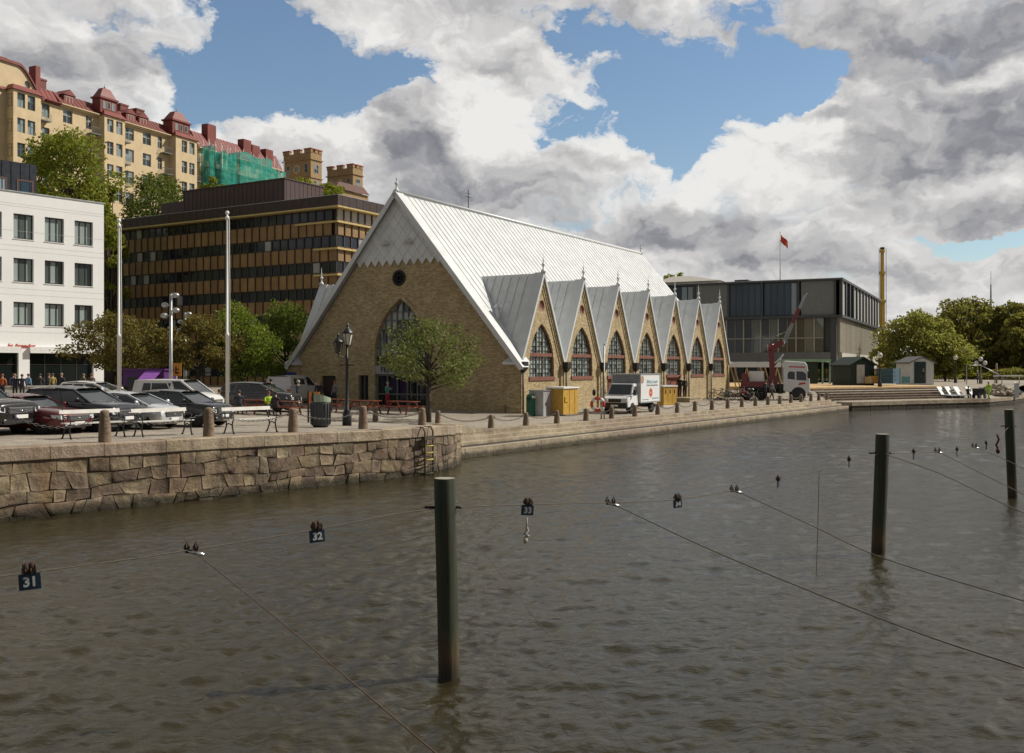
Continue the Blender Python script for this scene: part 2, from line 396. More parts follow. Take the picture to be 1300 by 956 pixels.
nd = len(ds); gf = [(i * nd + j, (i + 1) * nd + j, (i + 1) * nd + j + 1, i * nd + j + 1) for i in range(len(gl) - 1) for j in range(nd - 1)]
mb = MB(); mb.add(gv, gf, 0, True); tag(mb.build('quay_ground', M['paving']), 'worn stone paving of the quay', kind='structure')

# ---- the rubble granite wall with its coping
def along(pl, tops, step):
    pts = []; acc = 0
    for (a, b), (ta, tb) in zip(zip(pl, pl[1:]), zip(tops, tops[1:])):
        n = max(1, int(math.dist(a, b) / step))
        for k in range(n):
            u = k / n; pts.append((a[0] + (b[0] - a[0]) * u, a[1] + (b[1] - a[1]) * u, ta + (tb - ta) * u, acc + math.dist(a, b) * u))
        acc += math.dist(a, b)
    pts.append((*pl[-1], tops[-1], acc)); return pts
wp = along(WALL, WTOP, .05); Wlen = wp[-1][3]
def wat(s):
    s = min(max(s, 0), Wlen - 1e-3); lo, hi = 0, len(wp) - 1
    while hi - lo > 1:
        m = (lo + hi) // 2
        if wp[m][3] <= s: lo = m
        else: hi = m
    a, b = wp[lo], wp[hi]; u = (s - a[3]) / max(1e-6, b[3] - a[3])
    x, y, t = (a[i] + (b[i] - a[i]) * u for i in range(3))
    lo2, hi2 = max(0, lo - 9), min(len(wp) - 1, lo + 9); dx, dy = wp[hi2][0] - wp[lo2][0], wp[hi2][1] - wp[lo2][1]; l = math.hypot(dx, dy)
    return x, y, t, dy / l, -dx / l
def wpt(s, z, off):
    x, y, t, nx, ny = wat(s); return (x + nx * off, y + ny * off, z)
wall = thing('quay_wall', 'rough granite block quay wall with a dressed coping along the canal on the left', 'quay wall', (0, 0, 0))
r2 = random.Random(4)
def block(mb, cs, depth, inset, bulge, wav):
    """one rough stone from its 4+ outline corners (s, z): bevelled pillow"""
    n = len(cs); cs_ = []
    for i in range(n):                                     # subdivide edges and jitter
        a, b = cs[i], cs[(i + 1) % n]; k = max(1, int(math.dist(a, b) / .22))
        for j in range(k): cs_.append((a[0] + (b[0] - a[0]) * j / k + r2.uniform(-wav, wav), a[1] + (b[1] - a[1]) * j / k + r2.uniform(-wav, wav)))
    cx = sum(c[0] for c in cs_) / len(cs_); cz = sum(c[1] for c in cs_) / len(cs_)
    rings = []
    for f, off in ((1.0, -depth), (1.0, -.03), (1 - inset * .45, bulge * .6), (1 - inset, bulge), (.5, bulge * 1.25)):
        rings.append([wpt(cx + (s - cx) * f, cz + (z - cz) * f, off + (r2.uniform(-.009, .009) if f < 1 else 0)) for s, z in cs_])
    rings.append([wpt(cx, cz, bulge * 1.3)]); m = len(cs_)
    vs = [p for r_ in rings for p in r_]; fs = []
    for q in range(4): fs += [(q * m + i, q * m + (i + 1) % m, (q + 1) * m + (i + 1) % m, (q + 1) * m + i) for i in range(m)]
    fs += [(4 * m + i, 4 * m + (i + 1) % m, 5 * m) for i in range(m)]
    mb.add(vs, fs[:2 * m], None, False)
    k0 = len(mb.v) - len(vs)
    for f in fs[2 * m:]: mb.f.append([i + k0 for i in f]); mb.mi.append(0); mb.sm.append(True)
mb = MB()
# course lines wobble; each course fills between two lines
def cl(k, s):
    x, y, t, _, _ = wat(s); base = t - .34
    fr = [0, .25, .53, .78, 1.0, 1.4][k]
    w = .05 * math.sin(s * .9 + k * 2) + .04 * math.sin(s * 2.3 + k) if 0 < k < 5 else 0
    return base * (1 - fr) + w - (.0 if k < 5 else .15)
for k in range(5):
    s = r2.uniform(-.5, 0); wmin, wmax = ((.35, .8), (.28, .85), (.26, .9), (.28, .8), (.3, .8))[k]
    jL = r2.uniform(-.1, .1)
    while s < Wlen:
        w = r2.uniform(wmin, wmax); jR = r2.uniform(-.13, .13) if k else 0
        g = r2.uniform(.003, .010)
        za0, za1, zb0, zb1 = cl(k, s), cl(k, s + w), cl(k + 1, s), cl(k + 1, s + w)
        cs = [(s + g + jL, zb0 + g), ]
        if r2.random() < .5: cs.append((s + w / 2, (zb0 + zb1) / 2 + g + r2.uniform(-.05, .03)))
        cs += [(s + w - g + jR, zb1 + g), (s + w - g - jR * .4, za1 - g), (s + g - jL * .4, za0 - g)]
        if s > 0 and s + w < Wlen: block(mb, cs, .25, r2.uniform(.02, .045), r2.uniform(-.012, .014), .022)
        s += w; jL = jR
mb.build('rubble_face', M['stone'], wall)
mb = MB()                                                   # dark mortar core behind the stones
ss = [i * .3 for i in range(int(Wlen / .3) + 1)]
vs = [wpt(s, z, -.035) for s in ss for z in (-1.5, wat(s)[2] - .36)]
mb.add(vs, [(2 * i, 2 * i + 2, 2 * i + 3, 2 * i + 1) for i in range(len(ss) - 1)]); mb.build('mortar_core', pm('wall mortar', (.075, .062, .048), .95, var=.4), wall)
mb = MB(); s = 0.0
while s < Wlen - .3:
    w = min(r2.uniform(1.15, 1.95), Wlen - s)
    if s > Wlen - 6.5: w = min(w, .75)
    n = max(1, int(w / .3)); prof = [(-.55, .0), (-.55, -.36), (.03, -.36), (.05, -.33), (.05, -.03), (.02, 0)]
    vs = []
    for i in range(n + 1):
        q = s + .009 + (w - .018) * i / n
        t = wat(q)[2] + .012 * math.sin(s * 5)
        vs += [wpt(q, t + z, o_) for o_, z in prof]
    m = len(prof); fs = [(i * m + j, i * m + (j + 1) % m, (i + 1) * m + (j + 1) % m, (i + 1) * m + j) for i in range(n) for j in range(m)]
    fs += [tuple(range(m)), tuple(n * m + j for j in range(m))[::-1]]
    mb.add(vs, fs); s += w
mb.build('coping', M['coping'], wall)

# ---- granite steps down to the water
steps = thing('waterside_steps', 'long flight of pale granite steps leading down from the quay to the canal', 'steps', tuple(SA))
Lq = (SB - SA).length
prof = [(0, .42), (-.5, .60), (-.82, .775), (-1.14, .955)]
r2 = random.Random(9)
for k, (off, z) in enumerate(prof):
    mb = MB(); s = -1.3; wid = [.52, .35, .35, .9][k]; h = [1.4, .2, .2, .2][k]
    end = Lq + [0.4, .0, -.4, -.8][k]
    while s < end - .2:
        w = min(r2.uniform(1.3, 2.1), end - s); jz = r2.uniform(-.006, .006); jo = r2.uniform(-.008, .008)
        a0, a1 = s + .006, s + w - .006; c = .014
        pr = [(off + jo, z - h), (off + jo, z - c + jz), (off + jo - c, z + jz), (off - wid, z + jz), (off - wid, z - h)]
        vs = [tuple(qd * a + qn * o_ + Vector((0, 0, zz))) for a in (a0, a1) for o_, zz in pr]
        m = 5; mb.add(vs, [(j, m + j, m + (j + 1) % m, (j + 1) % m) for j in range(m)] + [tuple(range(m)), tuple(range(m, 2 * m))[::-1]]); s += w
    mb.build('step', M['steps'], steps)
mb = MB()
for i in range(16):
    a0, a1 = -1.2 + i * .55, -1.2 + (i + 1) * .55; z0, z1 = [zg(*(SA + qd * a_ - qn * 1.2)[:2]) + .02 for a_ in (a0, a1)]
    mb.add([tuple(qd * a_ + qn * o_ + Vector((0, 0, z))) for o_ in (-1.13, -1.75) for a_, z in ((a0, .90), (a1 - .008, .90), (a1 - .008, max(.95, z1)), (a0, max(.95, z0)))], [(0, 1, 2, 3), (3, 2, 6, 7), (1, 5, 6, 2), (0, 3, 7, 4)])
mb.build('edge_kerb', M['steps'], steps)
mb = MB(); mb.M = None
vs = [tuple(qd * a + qn * o_ + Vector((0, 0, z))) for a in (-.3, Lq + .3) for o_, z in ((-.06, .36), (-.06, -1), (-1.6, -1), (-1.6, .74))]
mb.add(vs, [(0, 4, 5, 1), (1, 5, 6, 2), (2, 6, 7, 3), (3, 7, 4, 0), (0, 1, 2, 3), (7, 6, 5, 4)]); mb.build('step_core', pm('deep joint', (.03, .025, .02)), steps)

# ---- far promenade edge
fq = thing('promenade_edge', 'low stone quay edge of the far promenade beyond the steps', 'quay wall', (0, 0, 0))
mb = MB(); pl = densify([(SB.x - .9 * qn.x - .3, SB.y - .9 * qn.y)] + FARQ, 2.2); mb2 = MB()
for a, b in zip(pl, pl[1:]):
    d = Vector((b[0] - a[0], b[1] - a[1], 0)); l = d.length; d /= l; n = Vector((d.y, -d.x, 0)); jz = r2.uniform(-.01, .01)
    for (bb, o0, o1, z0, z1, g) in ((mb, .06, -.7, .40, .735 + jz, .012), (mb2, 0, -.5, -1.2, .40, .03)):
        v = [tuple(Vector((a[0], a[1], 0)) + d * q + n * o_ + Vector((0, 0, z))) for z in (z0, z1) for q, o_ in ((g, o0), (l - g, o0), (l - g, o1), (g, o1))]
        bb.add(v, [(3, 2, 1, 0), (4, 5, 6, 7), (0, 1, 5, 4), (1, 2, 6, 5), (2, 3, 7, 6), (3, 0, 4, 7)])
mb.build('edge_stone', M['steps'], fq); mb2.build('base_course', stone_mat('quay base', (.07, .06, .05), (.13, .11, .09), .5, .3), fq)

# ---- wooden seat steps of the promenade
M['plank'] = pm('weathered planks', (.17, .13, .095), .85, var=.35, scale=2, island=.25)
M['newplank'] = pm('new timber', (.52, .36, .17), .7, var=.25, scale=3, island=.2)
sd = Vector((.875, .483, 0)); sn = Vector((.483, -.875, 0)); so = Vector((38, 94.9, 0))
ws = thing('seating_steps', 'weathered wooden seating steps between the far promenade and the timber deck', 'steps', (0, 0, 0))
for k in range(5):
    mb = MB(); z = .72 + .2 * (k + 1) + .012; off = -.68 * k
    for j in range(3):
        a, b = -9.6, 8.6 + .4 * k; w = .62 / 3
        v = [tuple(so + sd * q + sn * o_ + Vector((0, 0, zz))) for zz in (z - .06, z) for q, o_ in ((a, off - w * j), (b, off - w * j), (b, off - w * (j + 1) + .012), (a, off - w * (j + 1) + .012))]
        mb.add(v, [(3, 2, 1, 0), (4, 5, 6, 7), (0, 1, 5, 4), (1, 2, 6, 5), (2, 3, 7, 6), (3, 0, 4, 7)])
    v = [tuple(so + sd * q + sn * o_ + Vector((0, 0, zz))) for zz in (z - .26, z - .065) for q, o_ in ((-9.6, off - .03), (8.6 + .4 * k, off - .03), (8.6 + .4 * k, off - .07), (-9.6, off - .07))]
    mb.add(v, [(3, 2, 1, 0), (4, 5, 6, 7), (0, 1, 5, 4), (1, 2, 6, 5), (2, 3, 7, 6), (3, 0, 4, 7)])
    mb.build('seat_step', M['plank'], ws)
mb = MB()
dk = [so + sd * -10 - sn * 3.45, so + sd * 10.3 - sn * 3.45, so + sd * 13 - sn * 9, so + sd * 9 - sn * 32, so + sd * -14 - sn * 32]
mb.add([tuple(p + Vector((0, 0, z))) for z in (1.62, 1.86) for p in dk], [(4, 3, 2, 1, 0), (5, 6, 7, 8, 9)] + [(i, (i + 1) % 5, 5 + (i + 1) % 5, 5 + i) for i in range(5)])
tag(mb.build('timber_deck', M['newplank']), 'pale new timber deck carrying the two huts above the seating steps', 'deck')

# ================================================================== hill behind
TSC = 1.15
T0 = Vector(((0 - CX) / F * 133 * TSC, 133 * TSC, 0)); ty = Vector((.422, .906, 0)).normalized(); tx = Vector((ty.y, -ty.x, 0))
hv, hf = [], []
xs = [34, 30, 27, 24, 21, 18, 15, 12, 9, 6, 4, 2, 0, -5, -15, -40, -90]; ysl = [-75 + 5 * i for i in range(42)]
rh = random.Random(2)
for x in xs:
    for y in ysl:
        p = T0 + tx * x + ty * y
        f = (1 - sm(4, 31, x)) * (1 - sm(95, 128, y))
        hv.append((p.x, p.y, zg(p.x, p.y) - .3 + 25.5 * f + (rh.uniform(-.8, .8) * f)))
ny_ = len(ysl); hf = [(i * ny_ + j, i * ny_ + j + 1, (i + 1) * ny_ + j + 1, (i + 1) * ny_ + j) for i in range(len(xs) - 1) for j in range(ny_ - 1)]
mb = MB(); mb.add(hv, hf, 0, True); tag(mb.build('hill', pm('grassy rock', (.06, .07, .03), .95, var=.5, scale=.4, stain=.6, stainc=(.1, .09, .08))), 'steep green rocky hill', kind='structure')
# ================================================================== fish market hall
BR = math.atan2(-.5094, .8605)
M['brick'] = brick_mat('yellow brick', (.25, .18, .085), (.56, .45, .26), (.30, .25, .18), dirt=.55, var=.3)
M['trim'] = pm('red brown timber', (.20, .075, .05), .7, var=.25, streak=.3)
M['zinc'] = pm('painted sheet metal', (.60, .62, .625), .45, metal=.1, var=.07, scale=1.2, island=.03, streak=.05)
M['lead'] = pm('grey sheet metal', (.63, .65, .65), .55, metal=0, var=.10, scale=1.5, island=.06, streak=.12)
M['pane'] = glass_mat('leaded panes', (.13, .18, .175), (.36, .45, .43), .75, .12, .5, .08)
M['darkpane'] = glass_mat('dark pane', (.012, .016, .016), None, 0, .05, .5, .05)
M['bar'] = pm('glazing bars', (.13, .115, .095), .6, var=.2)
CH0 = Vector((.45, 60.2, .95)); LY = 39.9; WX_ = 18.3; NB = 7; BW = LY / NB
church = thing('fish_market_hall', 'yellow brick market hall like a church with steep white roof and pointed side gables', 'market hall', CH0, BR)
RZ, EZ = 14.3, 3.35; SL = (RZ - EZ) / (WX_ / 2); VZ, PZ = 3.2, 8.75
def rz_(x): return RZ - SL * abs(x + WX_ / 2)
# front wall
mb = MB()
big = arch(-WX_ / 2 + .1, .0, 4.3, 3.6, 7.35, 9)
outer = [(-WX_, 0), (0, 0), (0, EZ - .25), (-WX_ / 2, RZ - .3), (-WX_, EZ - .25)]
door = [(-15.9, 0), (-14.6, 0), (-14.6, 2.15), (-15.9, 2.15)]
mb.plate([(-WX_, -1), (0, -1), (0, EZ - .25), (-WX_ / 2, RZ - .3), (-WX_, EZ - .25)], [[(a, max(b, -.4)) if b > .01 else (a, -.4) for a, b in big], circle(-WX_ / 2, 8.72, .45, 20), [(-15.9, -.4), (-14.6, -.4), (-14.6, 2.25), (-15.9, 2.25)], [(-12.6, .5), (-11.75, .5), (-11.75, 2.3), (-12.6, 2.3)]], (0, 0, 0), (1, 0, 0), (0, 0, 1), .42, False)
mb.box(-WX_, -.07, -1, -5 - 6.2, 0, .55); mb.box(-6.4, -.07, -1, -1.0, 0, .55)
# arch hood moulding
hood = arch(-WX_ / 2 + .1, .0, 4.75, 3.6, 7.68, 9)[1:-1]; inner = big[1:-1]
for a, b, c, d in zip(hood, hood[1:], inner, inner[1:]):
    if min(a[1], b[1]) > .1: mb.add([(c[0], -.06, c[1]), (d[0], -.06, d[1]), (b[0], -.06, b[1]), (a[0], -.06, a[1]), (b[0], .0, b[1]), (a[0], .0, a[1])], [(0, 3, 2, 1), (3, 5, 4, 2)])
mb.box(-WX_ - .5, -.28, -1, -WX_ + .55, .7, 3.0); mb.box(-.8, -.16, -1, .16, .7, 3.1)      # corner piers
mb.build('front_wall', M['brick'], church)
# rear wall
mb = MB(); mb.plate([(0, -1), (WX_, -1), (WX_, EZ), (WX_ / 2, RZ - .3), (0, EZ)], (), (0, LY, 0), (-1, 0, 0), (0, 0, 1), .4); mb.build('rear_wall', M['brick'], church)
# corner caps
for x0, x1 in ((-WX_ - .62, -WX_ + .62), (-.95, .3)):
    mb = MB(); a, b = x0, x1
    mb.add([(a, -.45, 3.0), (b, -.45, 3.0), (b, .8, 3.0), (a, .8, 3.0), (a, -.45, 3.16), (b, -.45, 3.16), (b, .8, 3.16), (a, .8, 3.16), ((a + b) / 2 - .2, .1, 3.62), ((a + b) / 2 + .2, .1, 3.62), ((a + b) / 2 + .2, .8, 3.62), ((a + b) / 2 - .2, .8, 3.62)],
           [(3, 2, 1, 0), (0, 1, 5, 4), (1, 2, 6, 5), (2, 3, 7, 6), (3, 0, 4, 7), (4, 5, 9, 8), (5, 6, 10, 9), (6, 7, 11, 10), (7, 4, 8, 11), (8, 9, 10, 11)]); mb.build('pier_cap', M['zinc'], church)
# slate gable with zigzag edge
mb = MB(); nt_ = 11; zc = 9.95; hw = (RZ - .12 - zc) / SL; tw = 2 * hw / nt_
zig = []
for k in range(nt_): zig += [(-hw + tw * k, zc), (-hw + tw * (k + .5), zc - .42)]
zig.append((hw, zc))
mb.plate([(a - WX_ / 2, b) for a, b in zig] + [(-WX_ / 2, RZ - .12)], (), (0, -.13, 0), depth=.1)
# diagonal panel seams
for sgn in (-1, 1):
    for k in range(1, 10):
        d = k * .62
        a = Vector((-WX_ / 2 + sgn * 0, -.145, RZ - .12 - d * 1.55)); nx = hw * 1.0
        pts = []
        for q in range(30):
            x = sgn * (hw * q / 29); z = RZ - .12 - d * 1.55 + abs(x) * 1.19 * -1 if False else RZ - .12 - d * 1.55 + 0 * x
        # seams run parallel to the opposite roof slope
        x0 = -sgn * d * .62; z0 = RZ - .12 - SL * abs(x0)
        ln = min((z0 - zc) / SL, 99)
        if ln > .3: mb.beam((-WX_ / 2 + x0, -.142, z0), (-WX_ / 2 + x0 + sgn * ln, -.142, z0 - SL * ln), .03, .03, up=(0, 1, 0))
mb.build('gable_cladding', M['lead'], church)
for x in (-WX_ / 2 - 1.0, -WX_ / 2 + .9):                       # little louvre hoods
    mb = MB(); mb.add([(x - .38, -.14, 10.95), (x + .38, -.14, 10.95), (x, -.14, 11.3), (x, -.5, 11.05), (x - .38, -.42, 10.95), (x + .38, -.42, 10.95)], [(0, 4, 3, 2), (1, 2, 3, 5), (4, 5, 3)]); mb.build('vent_hood', M['lead'], church)
# medallion
mb = MB(); mb.M = Matrix.Translation((-WX_ / 2, .02, 8.72)) @ Matrix.Rotation(R(90), 4, 'X')
mb.lathe([(.33, -.1), (.33, .05), (.42, .1), (.52, .1), (.52, 0), (.45, -.1)], n=24)
for k in range(6): a = k * math.pi / 3; mb.lathe([(.02, .0), (.085, .02), (.085, .06), (.02, .07)], (.2 * math.cos(a), .2 * math.sin(a), 0), 10)
mb.build('medallion', M['iron'], church)
# entrance glazing
ent = MB(); ax = -WX_ / 2 + .1
zz_ = [-.3, 1.05, 2.3, 3.0, 3.55, 4.15, 4.75, 5.35, 5.95, 6.5, 7.3]
for a_, b2 in zip(zz_, zz_[1:]):
    for k in range(-5, 5):
        u0, u1 = k * .43, (k + 1) * .43; l0, l1 = arch_half(4.3, 3.6, 7.35, a_), arch_half(4.3, 3.6, 7.35, b2); cl2 = lambda v, l: max(-l, min(l, v))
        if min(abs(u0), abs(u1)) < l0: ent.add([(ax + cl2(u0, l0), .3, a_), (ax + cl2(u1, l0), .3, a_), (ax + cl2(u1, l1), .3, b2), (ax + cl2(u0, l1), .3, b2)], [(0, 1, 2, 3)], 0 if a_ < 3.5 else 1)
gl_ = ent.build('entrance_window', [M['darkpane'], glass_mat('upper entrance glass', (.10, .11, .11), (.36, .37, .36), .5, .05, .6, .1)], church)  # upper panes paler: the reflection is put into their colour
fr = MB()
for k in range(-4, 5):
    x = ax + k * .47; hh = None
    z = 7.3
    while z > 3 and arch_half(4.3, 3.6, 7.35, z) < abs(x - ax) + .02: z -= .05
    fr.box(x - (.05 if k % 2 == 0 else .025), .2, 2.95, x + (.05 if k % 2 == 0 else .025), .29, z)
for z in (3.0, 3.55, 4.15, 4.75, 5.35, 5.95, 6.5):
    h = arch_half(4.3, 3.6, 7.35, z); w_ = .07 if z in (3.0, 4.15) else .022
    fr.box(ax - h, .19, z - w_, ax + h, .285, z + w_)
for k in range(6): x = ax - 2.05 + k * .82; fr.box(x - .045, .18, -.3, x + .045, .29, 2.4)
for z in (.0, 1.05, 2.3): fr.box(ax - 2.1, .185, z - .05, ax + 2.1, .285, z + .05)
fr.build('entrance_frame', pm('grey green frame', (.12, .135, .125), .5, var=.2), gl_)
sb = MB(); sb.box(ax - 2.12, .02, 2.38, ax + 2.12, .17, 2.95); sg = sb.build('name_board', pm('grey sign board', (.30, .31, .29), .6, var=.1), church)
def text_obj(name, body, size, mat, parent, M4, ext=.01, align='CENTER', shear=0, bold=0, sx=1):
    c = bpy.data.curves.new(name, 'FONT'); c.body = body; c.size = size; c.extrude = ext; c.align_x = align; c.align_y = 'CENTER'; c.shear = shear; c.offset = bold; c.resolution_u = 2
    t = bpy.data.objects.new(name, c); col.objects.link(t); dg = bpy.context.evaluated_depsgraph_get()
    me = bpy.data.meshes.new_from_object(t.evaluated_get(dg)); bpy.data.objects.remove(t)
    me.transform(M4 @ Matrix.Diagonal((sx, 1, 1, 1))); me.materials.clear(); me.materials.append(mat)
    o_ = bpy.data.objects.new(name, me); col.objects.link(o_); o_.parent = parent; return o_
RX = Matrix.Rotation(R(90), 4, 'X')
text_obj('lettering', 'FESKEKÔRKA', .50, pm('dark lettering', (.03, .03, .028), .6), sg, Matrix.Translation((ax, .01, 2.665)) @ RX, .012, bold=.006, sx=1.12)
sd_ = MB(); sd_.box(-15.88, .2, -.3, -14.62, .27, 2.24); dd = sd_.build('side_door', pm('dark brown door', (.045, .028, .022), .6, var=.3), church)
b_ = MB(); b_.box(-14.85, .12, .95, -14.75, .195, 1.15); b_.build('handle', M['chrome'], dd)
b_ = MB(); b_.box(-12.58, .22, .5, -11.77, .27, 2.3); sw_ = b_.build('side_window', M['darkpane'], church)
b_ = MB(); [b_.box(x - .04, .15, .5, x + .04, .215, 2.3) for x in (-12.55, -12.18, -11.8)]; b_.build('frame', M['bar'], sw_)
# main roof, with standing seams
def eave_u(y):
    """how far down the main slope shows at y before a side gable takes over"""
    if y < 0 or y > LY: return WX_ / 2 + .42
    f = (y / BW) % 1.0; z = PZ - (PZ - VZ) * abs(f - .5) * 2
    return (RZ - z) / SL + .12
def slope_pt(side, u, y, up=0):
    """u metres across from the ridge, measured horizontally"""
    nz = 1 / math.sqrt(1 + SL * SL)
    return (-WX_ / 2 + side * (u + up * SL * nz), y, RZ - SL * u + up * nz)
for side in (1, -1):
    mb = MB(); U = WX_ / 2 + .42; y0, y1 = -.45, LY + .35
    a = [slope_pt(side, 0, y0), slope_pt(side, U, y0), slope_pt(side, U, y1), slope_pt(side, 0, y1)]
    b = [slope_pt(side, 0, y0, -.16), slope_pt(side, U, y0, -.16), slope_pt(side, U, y1, -.16), slope_pt(side, 0, y1, -.16)]
    n = 66; st = (y1 - y0) / n
    for k in range(n):                                          # each tray is its own strip: slight tone change per sheet
        ya_, yb_2 = y0 + st * k, y0 + st * (k + 1); ea, eb = eave_u(ya_), eave_u(yb_2)
        cuts = [0, r2.uniform(2, 3), r2.uniform(3.2, 4.4), 99]
        for c0, c1 in zip(cuts, cuts[1:]):
            mb.add([slope_pt(side, min(c0 + .004, ea), ya_), slope_pt(side, min(c1, ea), ya_), slope_pt(side, min(c1, eb), yb_2), slope_pt(side, min(c0 + .004, eb), yb_2)], [(0, 1, 2, 3) if side > 0 else (3, 2, 1, 0)])
        Uk = U; U = ea
        y = y0 + st * k; w_ = .018; h_ = .03
        if k: mb.add([slope_pt(side, 0, y - w_), slope_pt(side, U, y - w_), slope_pt(side, U, y - w_ * .6, h_), slope_pt(side, 0, y - w_ * .6, h_), slope_pt(side, 0, y + w_), slope_pt(side, U, y + w_), slope_pt(side, U, y + w_ * .6, h_), slope_pt(side, 0, y + w_ * .6, h_)], [(0, 1, 2, 3), (4, 7, 6, 5), (3, 2, 6, 7), (1, 5, 6, 2)])
        U = Uk
    rf = mb.build('roof_slope', M['zinc'], church)
    vg = MB()                                                   # verge strip on the front edge
    vv = [slope_pt(side, u, y, up) for u in (0, U + .05) for y, up in ((-.55, -.22), (-.55, .10), (.25, .10), (.25, .0))]
    vg.add(vv, [(0, 4, 5, 1), (1, 5, 6, 2), (2, 6, 7, 3), (0, 1, 2, 3), (7, 6, 5, 4)]); vg.build('verge', M['zinc'], rf)
mb = MB(); mb.tube([(-WX_ / 2, -.5, RZ + .05), (-WX_ / 2, LY + .4, RZ + .05)], .14, 8); mb.build('ridge_cap', M['zinc'], church)
def finial(h, parent, p, mat):
    m = MB(); m.lathe([(.16 * h, 0), (.12 * h, .12 * h), (.05 * h, .2 * h), (.045 * h, .36 * h), (.1 * h, .4 * h), (.1 * h, .47 * h), (.035 * h, .52 * h), (.03 * h, .66 * h), (.055 * h, .69 * h), (.02 * h, .73 * h), (.006 * h, 1.1 * h)], p, 8)
    return m.build('finial', mat, parent)
finial(1.25, church, (-WX_ / 2, -.3, RZ + .05), M['lead']); finial(1.25, church, (-WX_ / 2, LY + .2, RZ + .05), M['lead'])
mb = MB(); mb.tube([(-WX_ / 2, 8.3, RZ), (-WX_ / 2, 8.3, RZ + 1.5)], .03, 6); mb.beam((-WX_ / 2, 7.9, RZ + 1.0), (-WX_ / 2, 8.7, RZ + 1.0), .03); mb.beam((-WX_ / 2, 8.0, RZ + 1.25), (-WX_ / 2, 8.6, RZ + 1.25), .03); mb.build('antenna', M['iron'], church)
